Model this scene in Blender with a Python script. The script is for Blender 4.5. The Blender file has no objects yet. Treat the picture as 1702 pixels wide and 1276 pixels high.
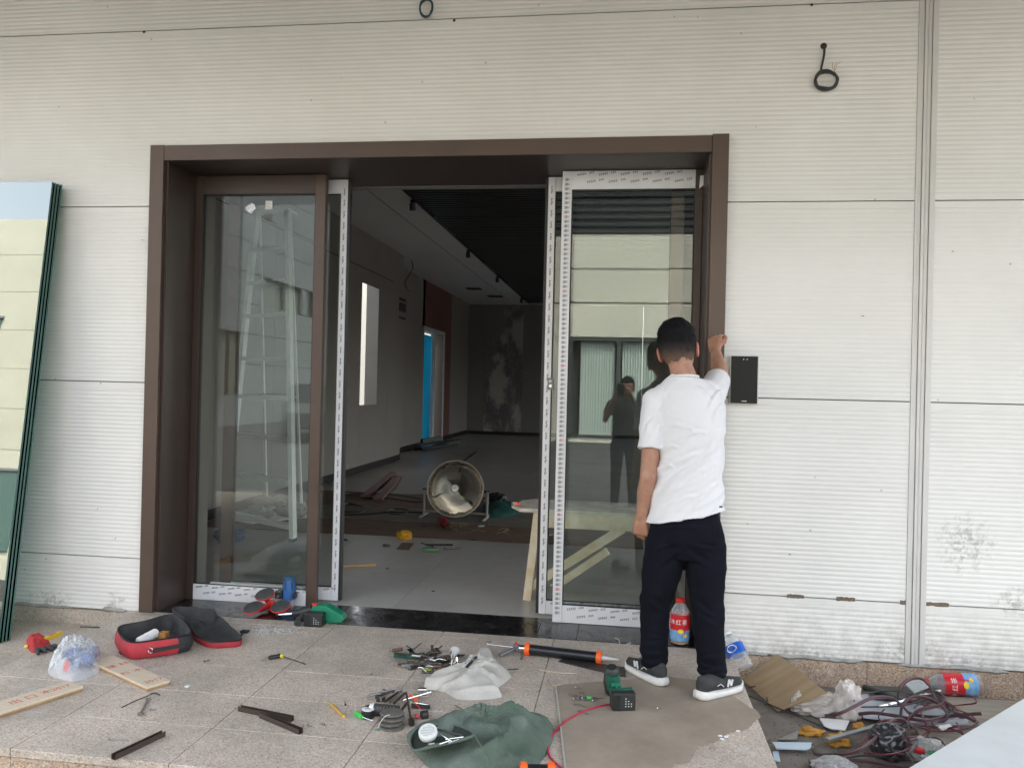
import bpy, bmesh, math, random
from mathutils import Vector, Matrix, noise
R = math.radians
sc = bpy.context.scene
col = sc.collection
rng = random.Random(7)

# ------------------------------------------------------------ camera
F_PX, YAW, PIT, ROL, CD, CH = 1330.6, 0.138284, 0.0030746, 0.0241737, 4.34328, 1.36115
cy_, sy_ = math.cos(YAW), math.sin(YAW)
FWD = Vector((-sy_*math.cos(PIT), cy_*math.cos(PIT), math.sin(PIT)))
RT0 = Vector((cy_, sy_, 0)); UP0 = RT0.cross(FWD)
RT = RT0*math.cos(ROL) + UP0*math.sin(ROL); UP = -RT0*math.sin(ROL) + UP0*math.cos(ROL)
CAM = Vector((0, -CD, CH))
cd = bpy.data.cameras.new('camera'); cam = bpy.data.objects.new('camera', cd); col.objects.link(cam)
cam.matrix_world = Matrix(((RT.x, UP.x, -FWD.x, CAM.x), (RT.y, UP.y, -FWD.y, CAM.y), (RT.z, UP.z, -FWD.z, CAM.z), (0, 0, 0, 1)))
cd.sensor_width = 36; cd.lens = 36*F_PX/1702; cd.clip_start = .02; cd.clip_end = 600
sc.camera = cam
# ------------------------------------------------------------ sky, sun, exposure
SUN_EL, SUN_AZ = R(58), R(32)     # high, from over the hall: the entrance side lies in open shade
world = bpy.data.worlds.new('World'); sc.world = world; world.use_nodes = True
wn = world.node_tree; bg = wn.nodes['Background']
sky = wn.nodes.new('ShaderNodeTexSky'); sky.sky_type = 'NISHITA'; sky.sun_disc = False
sky.sun_elevation = SUN_EL; sky.sun_rotation = SUN_AZ; sky.air_density = 1.0; sky.dust_density = 4.0; sky.ozone_density = 1.0
hs = wn.nodes.new('ShaderNodeHueSaturation'); hs.inputs['Saturation'].default_value = .38
wn.links.new(sky.outputs[0], hs.inputs['Color']); wn.links.new(hs.outputs[0], bg.inputs[0])
bg.inputs[1].default_value = .15
sl = bpy.data.lights.new('sun', 'SUN'); sl.energy = 1.5; sl.angle = R(14); sl.color = (1, .965, .9)
so = bpy.data.objects.new('sun', sl); col.objects.link(so)
sd = Vector((math.sin(SUN_AZ)*math.cos(SUN_EL), math.cos(SUN_AZ)*math.cos(SUN_EL), math.sin(SUN_EL)))
so.rotation_euler = sd.to_track_quat('Z', 'Y').to_euler(); so.location = (0, -10, 12)
vs = sc.view_settings; vs.view_transform = 'Standard'; vs.look = 'None'; vs.gamma = 1; vs.use_curve_mapping = False
vs.exposure = 2.85
sc.render.engine = 'CYCLES'
try:
    sc.cycles.use_denoising = True; sc.cycles.max_bounces = 10; sc.cycles.transparent_max_bounces = 24
    sc.cycles.diffuse_bounces = 6; sc.cycles.glossy_bounces = 5; sc.cycles.sample_clamp_indirect = 6
    sc.cycles.caustics_reflective = False; sc.cycles.caustics_refractive = False
except Exception: pass

# ------------------------------------------------------------ photograph pixel -> point on a real plane
def ray(px, py): return FWD + RT*((px-851)/F_PX) - UP*((py-638)/F_PX)
def F(px, py, z=0.):
    r = ray(px, py); return CAM + r*((z-CH)/r.z)
def W(px, py, y=0.):
    r = ray(px, py); return CAM + r*((y+CD)/r.y)
def X(px, py, x):
    r = ray(px, py); return CAM + r*(x/r.x)
V = Vector
def PY(p):
    v = p-CAM; return 638-F_PX*v.dot(UP)/v.dot(FWD)

# ------------------------------------------------------------ materials
MATS = {}
def nn(nt, t, **k):
    n = nt.nodes.new(t)
    for a, b in k.items(): setattr(n, a, b)
    return n
def mat(name, c, rough=.5, metal=0., var=0., vscale=6., bump=0., bscale=60., spec=.5, c2=None, stretch=None, coat=0., det=4., rvar=0., vdet=4.):
    """principled, with an optional two-tone noise mottling and noise relief"""
    if name in MATS: return MATS[name]
    m = bpy.data.materials.new(name); m.use_nodes = True; nt = m.node_tree; p = nt.nodes['Principled BSDF']
    c = tuple(c[:3]) + (1,)
    p.inputs['Base Color'].default_value = c; p.inputs['Roughness'].default_value = rough; p.inputs['Metallic'].default_value = metal
    p.inputs['Specular IOR Level'].default_value = spec; p.inputs['Coat Weight'].default_value = coat
    m.diffuse_color = c
    if var or bump or rvar:
        tc = nn(nt, 'ShaderNodeTexCoord'); mp = nn(nt, 'ShaderNodeMapping'); nt.links.new(tc.outputs['Object'], mp.inputs[0])
        if stretch: mp.inputs['Scale'].default_value = stretch
    if var or rvar:
        n = nn(nt, 'ShaderNodeTexNoise'); n.inputs['Scale'].default_value = vscale; n.inputs['Detail'].default_value = vdet; n.inputs['Roughness'].default_value = .62
        nt.links.new(mp.outputs[0], n.inputs['Vector'])
        cr = nn(nt, 'ShaderNodeValToRGB'); cr.color_ramp.elements[0].position = .36; cr.color_ramp.elements[1].position = .66
        nt.links.new(n.outputs[0], cr.inputs[0])
        if var:
            d = c2 if c2 else tuple(x*(1-var) for x in c[:3])
            cr.color_ramp.elements[0].color = tuple(d[:3])+(1,); cr.color_ramp.elements[1].color = c
            nt.links.new(cr.outputs[0], p.inputs['Base Color'])
        if rvar:
            mr = nn(nt, 'ShaderNodeMapRange'); mr.inputs['To Min'].default_value = max(0, rough-rvar); mr.inputs['To Max'].default_value = min(1, rough+rvar)
            mr.inputs['From Min'].default_value = .3; mr.inputs['From Max'].default_value = .7
            nt.links.new(n.outputs[0], mr.inputs[0]); nt.links.new(mr.outputs[0], p.inputs['Roughness'])
    if bump:
        b = nn(nt, 'ShaderNodeTexNoise'); b.inputs['Scale'].default_value = bscale; b.inputs['Detail'].default_value = det
        nt.links.new(mp.outputs[0], b.inputs['Vector'])
        bp = nn(nt, 'ShaderNodeBump'); bp.inputs['Strength'].default_value = bump; bp.inputs['Distance'].default_value = .01
        nt.links.new(b.outputs[0], bp.inputs['Height']); nt.links.new(bp.outputs[0], p.inputs['Normal'])
    MATS[name] = m; return m
def mix_rgb(nt, fac, a, b, mode='MIX'):
    n = nn(nt, 'ShaderNodeMix', data_type='RGBA', blend_type=mode)
    for s, v in ((n.inputs[0], fac), (n.inputs[6], a), (n.inputs[7], b)):
        if hasattr(v, 'links') or hasattr(v, 'is_linked'): nt.links.new(v, s)
        elif isinstance(v, (int, float)): s.default_value = v
        else: s.default_value = tuple(v[:3])+(1,)
    return n.outputs[2]
def ramp(nt, src, stops):
    r = nn(nt, 'ShaderNodeValToRGB'); e = r.color_ramp.elements
    while len(e) < len(stops): e.new(.5)
    for i, (p, c) in enumerate(stops):
        e[i].position = p; e[i].color = (c, c, c, 1) if isinstance(c, (int, float)) else tuple(c[:3])+(1,)
    nt.links.new(src, r.inputs[0]); return r.outputs[0]
def noise_out(nt, vec, scale, det=3., rough=.6):
    n = nn(nt, 'ShaderNodeTexNoise'); n.inputs['Scale'].default_value = scale; n.inputs['Detail'].default_value = det; n.inputs['Roughness'].default_value = rough
    if vec is not None: nt.links.new(vec, n.inputs['Vector'])
    return n.outputs[0]
def new_mat(name, rough=.5):
    m = bpy.data.materials.new(name); m.use_nodes = True; nt = m.node_tree; p = nt.nodes['Principled BSDF']; p.inputs['Roughness'].default_value = rough
    g = nn(nt, 'ShaderNodeNewGeometry')
    MATS[name] = m; return m, nt, p, g.outputs['Position']
def bump_to(nt, p, h, s=.3, d=.01):
    b = nn(nt, 'ShaderNodeBump'); b.inputs['Strength'].default_value = s; b.inputs['Distance'].default_value = d
    nt.links.new(h, b.inputs['Height']); nt.links.new(b.outputs[0], p.inputs['Normal'])
def spot_mask(nt, pos, spots):
    """soft blobs at world points: stains with a place and a shape of their own"""
    out = None
    for (x, y, z, rx, rz) in spots:
        s = nn(nt, 'ShaderNodeVectorMath', operation='SUBTRACT'); nt.links.new(pos, s.inputs[0]); s.inputs[1].default_value = (x, y, z)
        m_ = nn(nt, 'ShaderNodeVectorMath', operation='MULTIPLY'); nt.links.new(s.outputs[0], m_.inputs[0]); m_.inputs[1].default_value = (1/rx, 1/rx, 1/rz)
        l = nn(nt, 'ShaderNodeVectorMath', operation='LENGTH'); nt.links.new(m_.outputs[0], l.inputs[0])
        k = nn(nt, 'ShaderNodeMath', operation='SUBTRACT', use_clamp=True); k.inputs[0].default_value = 1; nt.links.new(l.outputs['Value'], k.inputs[1])
        if out is None: out = k.outputs[0]
        else:
            a = nn(nt, 'ShaderNodeMath', operation='MAXIMUM'); nt.links.new(out, a.inputs[0]); nt.links.new(k.outputs[0], a.inputs[1]); out = a.outputs[0]
    return out
def granite(name, base, dark, light, grime=.25, rough=.55):
    m, nt, p, pos = new_mat(name, rough)
    v = nn(nt, 'ShaderNodeTexVoronoi'); v.inputs['Scale'].default_value = 190; nt.links.new(pos, v.inputs['Vector'])
    sp = nn(nt, 'ShaderNodeSeparateColor'); nt.links.new(v.outputs['Color'], sp.inputs[0])
    c = ramp(nt, sp.outputs[0], [(0, dark), (.14, dark), (.24, base), (.76, base), (.86, light), (1, light)])
    v2 = nn(nt, 'ShaderNodeTexVoronoi'); v2.inputs['Scale'].default_value = 75; nt.links.new(pos, v2.inputs['Vector'])
    sp2 = nn(nt, 'ShaderNodeSeparateColor'); nt.links.new(v2.outputs['Color'], sp2.inputs[0])
    c = mix_rgb(nt, ramp(nt, sp2.outputs[1], [(0, .28), (.3, .0), (1, .0)]), c, dark)
    g = noise_out(nt, pos, 2.6, 6, .65)
    c = mix_rgb(nt, ramp(nt, g, [(.38, grime), (.6, 0)]), c, (.16, .145, .13))
    g3 = noise_out(nt, pos, 9, 6, .7)
    c = mix_rgb(nt, ramp(nt, g3, [(.5, 0), (.72, .28)]), c, (.62, .6, .57))
    nt.links.new(c, p.inputs['Base Color']); bump_to(nt, p, noise_out(nt, pos, 240, 2), .12, .004)
    return m
def glass(name, tint=(.93, .97, .95), ior=1.5, boost=1.0, rough=0., gt=(.97, 1, .99)):
    """clear or tinted pane: what lies behind seen through it plus a fresnel reflection"""
    m = bpy.data.materials.new(name); m.use_nodes = True; nt = m.node_tree; nt.nodes.clear()
    o = nn(nt, 'ShaderNodeOutputMaterial'); t = nn(nt, 'ShaderNodeBsdfTransparent'); t.inputs[0].default_value = tuple(tint)+(1,)
    gl = nn(nt, 'ShaderNodeBsdfGlossy'); gl.inputs['Roughness'].default_value = rough; gl.inputs[0].default_value = tuple(gt)+(1,)
    fr = nn(nt, 'ShaderNodeFresnel'); fr.inputs[0].default_value = ior
    ml = nn(nt, 'ShaderNodeMath', operation='MULTIPLY', use_clamp=True); ml.inputs[1].default_value = boost; nt.links.new(fr.outputs[0], ml.inputs[0])
    mx = nn(nt, 'ShaderNodeMixShader'); nt.links.new(ml.outputs[0], mx.inputs[0]); nt.links.new(t.outputs[0], mx.inputs[1]); nt.links.new(gl.outputs[0], mx.inputs[2])
    nt.links.new(mx.outputs[0], o.inputs[0]); MATS[name] = m; return m
def film(name, tint, alpha=.5, gloss=.3, rough=.12):
    """thin plastic: translucent sheet"""
    m = bpy.data.materials.new(name); m.use_nodes = True; nt = m.node_tree; nt.nodes.clear()
    o = nn(nt, 'ShaderNodeOutputMaterial'); t = nn(nt, 'ShaderNodeBsdfTransparent')
    p = nn(nt, 'ShaderNodeBsdfPrincipled'); p.inputs['Base Color'].default_value = tuple(tint)+(1,); p.inputs['Roughness'].default_value = rough
    p.inputs['Specular IOR Level'].default_value = .9; p.inputs['Coat Weight'].default_value = gloss; p.inputs['Coat Roughness'].default_value = .05
    lw = nn(nt, 'ShaderNodeLayerWeight'); lw.inputs[0].default_value = .35
    mr = nn(nt, 'ShaderNodeMapRange'); mr.inputs['To Min'].default_value = alpha; mr.inputs['To Max'].default_value = min(1, alpha+.45); nt.links.new(lw.outputs['Facing'], mr.inputs[0])
    mx = nn(nt, 'ShaderNodeMixShader'); nt.links.new(mr.outputs[0], mx.inputs[0]); nt.links.new(t.outputs[0], mx.inputs[1]); nt.links.new(p.outputs[0], mx.inputs[2])
    nt.links.new(mx.outputs[0], o.inputs[0]); MATS[name] = m; return m

# ------------------------------------------------------------ mesh helpers
def woff(o):
    v = Vector((0, 0, 0))
    while o is not None: v += o.location; o = o.parent
    return v
class MB:
    def __init__(s): s.v = []; s.f = []
    def add(s, vs_, fs):
        n = len(s.v); s.v += [Vector(a) for a in vs_]; s.f += [tuple(i+n for i in f) for f in fs]; return s
    def box(s, a, b, M=None):
        x0, y0, z0 = a; x1, y1, z1 = b
        vs_ = [V(p) for p in ((x0, y0, z0), (x1, y0, z0), (x1, y1, z0), (x0, y1, z0), (x0, y0, z1), (x1, y0, z1), (x1, y1, z1), (x0, y1, z1))]
        if M is not None: vs_ = [M @ q for q in vs_]
        return s.add(vs_, [(0, 3, 2, 1), (4, 5, 6, 7), (0, 1, 5, 4), (1, 2, 6, 5), (2, 3, 7, 6), (3, 0, 4, 7)])
    def bar(s, p, q, w, h, up=(0, 0, 1)):
        """square bar from p to q, w across, h along up"""
        p, q = V(p), V(q); d = (q-p).normalized(); u = V(up); sdv = d.cross(u)
        if sdv.length < 1e-4: sdv = d.cross(V((1, 0, 0)))
        sdv.normalize(); u = sdv.cross(d).normalized()
        vs_ = [e + sdv*(a*w/2) + u*(b*h/2) for e in (p, q) for a, b in ((-1, -1), (1, -1), (1, 1), (-1, 1))]
        return s.add(vs_, [(0, 1, 2, 3), (7, 6, 5, 4), (0, 4, 5, 1), (1, 5, 6, 2), (2, 6, 7, 3), (3, 7, 4, 0)])
    def tube(s, pts, r, n=8, cap=True):
        pts = [V(p) for p in pts]; m = len(pts); rs = r if isinstance(r, (list, tuple)) else [r]*m
        prev = None; vs_ = []
        for i, p in enumerate(pts):
            d = (pts[min(i+1, m-1)] - pts[max(i-1, 0)])
            d = d.normalized() if d.length > 1e-9 else V((0, 0, 1))
            if prev is None: a = d.orthogonal().normalized()
            else:
                a = prev - d*prev.dot(d); a = a.normalized() if a.length > 1e-6 else d.orthogonal().normalized()
            prev = a; b = d.cross(a)
            for k in range(n):
                t = 2*math.pi*k/n; vs_.append(p + (a*math.cos(t) + b*math.sin(t))*rs[i])
        fs = [(i*n+k, i*n+(k+1) % n, (i+1)*n+(k+1) % n, (i+1)*n+k) for i in range(m-1) for k in range(n)]
        if cap: fs += [tuple(range(n-1, -1, -1)), tuple((m-1)*n+k for k in range(n))]
        return s.add(vs_, fs)
    def lathe(s, prof, n=20, M=None, cap=True):
        """profile of (r, z) turned about z"""
        vs_ = [V((r*math.cos(2*math.pi*k/n), r*math.sin(2*math.pi*k/n), z)) for r, z in prof for k in range(n)]
        if M is not None: vs_ = [M @ q for q in vs_]
        m = len(prof)
        fs = [(i*n+k, i*n+(k+1) % n, (i+1)*n+(k+1) % n, (i+1)*n+k) for i in range(m-1) for k in range(n)]
        if cap: fs += [tuple(range(n-1, -1, -1)), tuple((m-1)*n+k for k in range(n))]
        return s.add(vs_, fs)
    def prism(s, poly, z0, z1, M=None):
        n = len(poly); vs_ = [V((a[0], a[1], z)) for z in (z0, z1) for a in poly]
        if M is not None: vs_ = [M @ q for q in vs_]
        return s.add(vs_, [tuple(range(n-1, -1, -1)), tuple(range(n, 2*n))] + [(i, (i+1) % n, n+(i+1) % n, n+i) for i in range(n)])
    def build(s, name, m, parent=None, smooth=False, bevel=0., seg=2, recalc=True, base=None, auto=40):
        me = bpy.data.meshes.new(name)
        o = woff(parent) if parent is not None else (V(base) if base is not None else V((0, 0, 0)))
        me.from_pydata([tuple(v-o) for v in s.v], [], s.f)
        if recalc or bevel:
            bm = bmesh.new(); bm.from_mesh(me)
            if recalc: bmesh.ops.recalc_face_normals(bm, faces=bm.faces)
            if bevel:
                es = [e for e in bm.edges if len(e.link_faces) == 2 and e.calc_face_angle(0) > R(50)]
                bmesh.ops.bevel(bm, geom=es, offset=bevel, segments=seg, affect='EDGES', profile=.6, clamp_overlap=True)
            bm.to_mesh(me); bm.free()
        if m is not None:
            for q in (m if isinstance(m, (list, tuple)) else [m]): me.materials.append(q)
        ob = bpy.data.objects.new(name, me); col.objects.link(ob)
        if parent is not None: ob.parent = parent
        elif base is not None: ob.location = base
        if smooth:
            me.polygons.foreach_set('use_smooth', [True]*len(me.polygons))
            if auto < 180:
                try: me.set_sharp_from_angle(angle=R(auto))
                except Exception: pass
        return ob
def thing(name, loc, label, cat, group=None):
    o = bpy.data.objects.new(name, None); o.empty_display_size = .05; col.objects.link(o); o.location = loc
    o['label'] = label; o['category'] = cat
    if group: o['group'] = group
    return o
def tag(o, label, cat, group=None):
    o['label'] = label; o['category'] = cat
    if group: o['group'] = group
    return o
def struct(o, kind='structure'): o['kind'] = kind; return o
def sempty(name, loc=(0, 0, 0)):
    o = bpy.data.objects.new(name, None); col.objects.link(o); o.location = loc; o['kind'] = 'structure'; return o
def copy_tree(src, parent=None):
    c = src.copy(); col.objects.link(c); c.parent = parent
    for ch in list(src.children): copy_tree(ch, c)
    return c
def frame_M(origin, xd, zd):
    """matrix whose x runs along xd and z near zd"""
    x = V(xd).normalized(); z = V(zd); y = z.cross(x).normalized(); z = x.cross(y)
    M = Matrix((x, y, z)).transposed().to_4x4(); M.translation = V(origin); return M
def catmull(pts, k=6, closed=False):
    pts = [V(p) for p in pts]; n = len(pts); out = []
    rngi = range(n) if closed else range(n-1)
    for i in rngi:
        p0 = pts[(i-1) % n] if closed or i > 0 else pts[0]; p1 = pts[i]; p2 = pts[(i+1) % n]
        p3 = pts[(i+2) % n] if closed or i+2 < n else pts[-1]
        for j in range(k):
            t = j/k; out.append(.5*((2*p1)+(p2-p0)*t+(2*p0-5*p1+4*p2-p3)*t*t+(3*p1-p0-3*p2+p3)*t**3))
    if not closed: out.append(pts[-1])
    return out
def remesh(obj, voxel, smooth_it=4, fac=.5, disp=None):
    """fuse the closed shells of a mesh into one continuous surface"""
    m = obj.modifiers.new('r', 'REMESH'); m.mode = 'VOXEL'; m.voxel_size = voxel; m.use_smooth_shade = True
    if smooth_it:
        s_ = obj.modifiers.new('s', 'SMOOTH'); s_.factor = fac; s_.iterations = smooth_it
    dg = bpy.context.evaluated_depsgraph_get(); dg.update()
    me = bpy.data.meshes.new_from_object(obj.evaluated_get(dg)); old = obj.data
    obj.modifiers.clear(); obj.data = me
    me.materials.clear()
    for q in old.materials: me.materials.append(q)
    if disp:
        o = woff(obj); ns = [v.normal.copy() for v in me.vertices]
        for v, nrm in zip(me.vertices, ns):
            d = disp(v.co+o, nrm)
            v.co = v.co + (d if isinstance(d, Vector) else nrm*d)
    me.polygons.foreach_set('use_smooth', [True]*len(me.polygons)); me.update()
    return obj
def text_obj(name, body, size, m, parent, M, depth=.0004, align='CENTER', shear=0.):
    """flat printed lettering turned into a thin mesh"""
    cu = bpy.data.curves.new(name, 'FONT'); cu.body = body; cu.size = size; cu.align_x = align; cu.align_y = 'CENTER'; cu.extrude = depth; cu.shear = shear
    cu.resolution_u = 3
    t = bpy.data.objects.new(name+'_c', cu); col.objects.link(t)
    dg = bpy.context.evaluated_depsgraph_get(); dg.update()
    me = bpy.data.meshes.new_from_object(t.evaluated_get(dg)); bpy.data.objects.remove(t)
    o = woff(parent) if parent is not None else V((0, 0, 0))
    me.transform(Matrix.Translation(-o) @ M); me.materials.clear(); me.materials.append(m)
    ob = bpy.data.objects.new(name, me); col.objects.link(ob)
    if parent is not None: ob.parent = parent
    return ob
# ============================================================ SETTING
# --- materials of the building
WHITE_PANEL_SPOTS = [(1.74, 0, .62, .2, .2), (2.02, 0, .34, .2, .12), (1.5, 0, .05, .25, .12), (.95, 0, .0, .45, .07), (-3.35, 0, .02, .22, .1), (-2.93, 0, .03, .1, .12), (1.72, 0, .0, .3, .08)]
def panel_material():
    m, nt, p, pos = new_mat('white_ribbed_panel', .42)
    base = ramp(nt, noise_out(nt, pos, 1.3, 5, .6), [(.35, (.74, .732, .708)), (.65, (.8, .793, .772))])
    sep = nn(nt, 'ShaderNodeSeparateXYZ'); nt.links.new(pos, sep.inputs[0])
    # rain-splashed dirt on the lowest course, sparse specks elsewhere
    low = nn(nt, 'ShaderNodeMapRange'); low.inputs['From Min'].default_value = .34; low.inputs['From Max'].default_value = -.02; nt.links.new(sep.outputs['Z'], low.inputs[0])
    rgt = nn(nt, 'ShaderNodeMapRange'); rgt.inputs['From Min'].default_value = .2; rgt.inputs['From Max'].default_value = .9; nt.links.new(sep.outputs['X'], rgt.inputs[0])
    lm = nn(nt, 'ShaderNodeMath', operation='MULTIPLY'); nt.links.new(low.outputs[0], lm.inputs[0]); nt.links.new(rgt.outputs[0], lm.inputs[1])
    st = nn(nt, 'ShaderNodeMath', operation='MULTIPLY'); nt.links.new(lm.outputs[0], st.inputs[0])
    nt.links.new(ramp(nt, noise_out(nt, pos, 14, 8, .75), [(.42, 0), (.62, .55)]), st.inputs[1])
    c = mix_rgb(nt, st.outputs[0], base, (.36, .33, .28))
    mk = spot_mask(nt, pos, WHITE_PANEL_SPOTS)
    ad = nn(nt, 'ShaderNodeMath', operation='MULTIPLY'); nt.links.new(mk, ad.inputs[0]); nt.links.new(ramp(nt, noise_out(nt, pos, 26, 9, .78), [(.46, 0), (.62, 1)]), ad.inputs[1])
    c = mix_rgb(nt, ramp(nt, ad.outputs[0], [(.08, 0), (.5, .6)]), c, (.3, .29, .26))
    v = nn(nt, 'ShaderNodeTexVoronoi'); v.inputs['Scale'].default_value = 7; nt.links.new(pos, v.inputs['Vector'])
    c = mix_rgb(nt, ramp(nt, v.outputs['Distance'], [(.03, .6), (.05, 0)]), c, (.3, .28, .25))
    nt.links.new(c, p.inputs['Base Color']); p.inputs['Specular IOR Level'].default_value = .35
    bump_to(nt, p, noise_out(nt, pos, 5, 3), .08, .02)
    return m
M_PANEL = panel_material()
M_TRIM = mat('white_trim', (.66, .65, .63), .4, var=.08, vscale=3)
M_GAP = mat('dark_gap', (.03, .028, .025), .8)
M_CORE = mat('panel_core', (.2, .16, .12), .9, var=.3, vscale=30, bump=.3)
M_BROWN = mat('brown_anodised_metal', (.098, .066, .052), .42, metal=.25, var=.16, vscale=2.2, rvar=.1, bump=.03, bscale=300)
M_BROWN_D = mat('brown_door_metal', (.075, .052, .044), .4, metal=.3, var=.15, vscale=3)
M_GRAN = granite('grey_granite', (.55, .47, .39), (.36, .285, .225), (.67, .6, .52), .34)
M_GRAN2 = granite('pink_granite', (.48, .34, .235), (.25, .17, .12), (.62, .52, .41), .3, .7)
def asphalt_m():
    m, nt, p, pos = new_mat('dusty_concrete_ground', .9)
    c = ramp(nt, noise_out(nt, pos, 3, 8, .7), [(.3, (.1, .085, .07)), (.55, (.2, .178, .15)), (.75, (.27, .245, .21))])
    c = mix_rgb(nt, ramp(nt, noise_out(nt, pos, 120, 3), [(.55, 0), (.75, .5)]), c, (.38, .34, .3))
    nt.links.new(c, p.inputs['Base Color']); bump_to(nt, p, noise_out(nt, pos, 60, 6), .5, .01); return m
M_GROUND = asphalt_m()
def black_stone():
    m, nt, p, pos = new_mat('black_polished_granite', .12)
    c = ramp(nt, noise_out(nt, pos, 160, 2), [(.62, (.008, .008, .009)), (.8, (.04, .04, .042))])
    c = mix_rgb(nt, ramp(nt, noise_out(nt, pos, 5, 7, .7), [(.45, 0), (.75, .35)]), c, (.13, .125, .12))
    nt.links.new(c, p.inputs['Base Color'])
    nt.links.new(ramp(nt, noise_out(nt, pos, 6, 6, .7), [(.35, .06), (.7, .4)]), p.inputs['Roughness']); return m
M_BLACK = black_stone()
def floor_tile_m():
    m, nt, p, pos = new_mat('grey_floor_tile', .38)
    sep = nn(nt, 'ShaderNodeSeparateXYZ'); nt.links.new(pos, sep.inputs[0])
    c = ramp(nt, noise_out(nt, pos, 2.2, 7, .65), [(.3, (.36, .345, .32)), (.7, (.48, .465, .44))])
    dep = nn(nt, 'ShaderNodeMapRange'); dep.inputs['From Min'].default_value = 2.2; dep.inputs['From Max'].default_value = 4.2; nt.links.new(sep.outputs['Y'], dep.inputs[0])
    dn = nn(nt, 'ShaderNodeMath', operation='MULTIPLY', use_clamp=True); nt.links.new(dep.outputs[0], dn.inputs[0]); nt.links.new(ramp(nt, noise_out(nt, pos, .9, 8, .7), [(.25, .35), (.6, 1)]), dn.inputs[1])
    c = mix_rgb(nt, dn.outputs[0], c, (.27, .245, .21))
    c = mix_rgb(nt, ramp(nt, noise_out(nt, pos, 13, 7, .75), [(.56, 0), (.75, .5)]), c, (.16, .14, .12))
    nt.links.new(c, p.inputs['Base Color']); rr_ = nn(nt, 'ShaderNodeMapRange'); rr_.inputs['From Min'].default_value = 5; rr_.inputs['From Max'].default_value = 9; rr_.inputs['To Min'].default_value = .38; rr_.inputs['To Max'].default_value = .34; nt.links.new(sep.outputs['Y'], rr_.inputs[0]); nt.links.new(rr_.outputs[0], p.inputs['Roughness']); return m
M_FTILE = floor_tile_m()
M_IWALL = mat('greige_wall_panel', (.25, .235, .212), .55, var=.08, vscale=1.5)
M_IWALL2 = mat('maroon_wall_panel', (.16, .075, .06), .55, var=.1)
M_CEIL = mat('white_gypsum_ceiling', (.7, .7, .69), .75, var=.06, vscale=.8)
M_BLACKP = mat('black_painted_metal', (.012, .012, .013), .45)
M_SLAT = mat('black_slat', (.07, .07, .075), .3)
M_CREAM = mat('cream_wall', (.66, .62, .5), .6, var=.1, vscale=.6)
M_PALEW = mat('pale_wing_wall', (.25, .26, .255), .6, var=.1, vscale=.5)

# --- ground sheet and porch
g = MB(); g.box((-300, -300, -.4), (300, 300, -.154)); struct(g.build('yard', mat('yard_asphalt', (.045, .044, .042), .9, var=.3, vscale=.7)))
g = MB(); g.box((-9, -5.2, -.3), (9, .3, -.15)); struct(g.build('ground', M_GROUND))
PX0, PX1, PY0 = -2.832, .588, -1.70
porch = sempty('porch')
MB().box((PX0+.02, PY0+.02, -.149), (PX1-.02, 0.0, -.03)).build('porch_base', mat('mortar_bed', (.2, .18, .16), .9), porch)
xs_ = sorted([PX0] + [sum(F(*q).x for q in l)/len(l) for l in ([(276, 1271), (470, 1113)], [(22, 1240), (208, 1132)], [(569, 1276), (622, 1207)], [(887, 1187), (904, 1120)])] + [PX1])
ys_ = [PY0] + [F(*q).y for q in ((475, 1219), (450, 1112), (680, 1054))] + [-.003]
ys_ = [PY0, ys_[1], (ys_[1]+ys_[2])/2, ys_[2], ys_[3], -.003]
for i in range(len(xs_)-1):
    for j in range(len(ys_)-1):
        gp = .0016
        x0, x1, y0, y1 = xs_[i]+(gp if i else 0), xs_[i+1]-(gp if i < len(xs_)-2 else 0), ys_[j]+(gp*.6 if j else 0), ys_[j+1]-gp*.6
        dz = rng.uniform(-.0008, .0008)
        MB().box((x0, y0, -.03), (x1, y1, dz)).build('paving_slab', M_GRAN, porch, bevel=.0015, seg=1)
# pink granite risers
bx_ = [PX0+.005, -2.18, -1.4, -.62, .1, PX1-.005]
for a, b in zip(bx_[:-1], bx_[1:]): MB().box((a+.001, PY0+.004, -.15), (b-.001, PY0+.024, -.032)).build('riser_slab', M_GRAN2, porch)
for xx, s in ((PX1, -1), (PX0, 1)):
    MB().box((min(xx+s*.004, xx+s*.019), PY0+.026, -.15), (max(xx+s*.004, xx+s*.019), -.004, -.032)).build('riser_slab', M_GRAN, porch)
# lower ledge strip on the left where the glass stands
MB().box((-7, -1.25, -.149), (PX0-.004, -.002, -.10)).build('ledge_slab', M_GRAN, porch, bevel=.002)
# threshold
th = sempty('threshold')
tx = [-2.655, -1.62, -.44, F(960, 1050).x, .44]
for a, b in zip(tx[:-1], tx[1:]): MB().box((a+.001, 0.0, -.03), (b-.001, .372, .0)).build('threshold_slab', M_BLACK, th, bevel=.001, seg=1)

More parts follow.
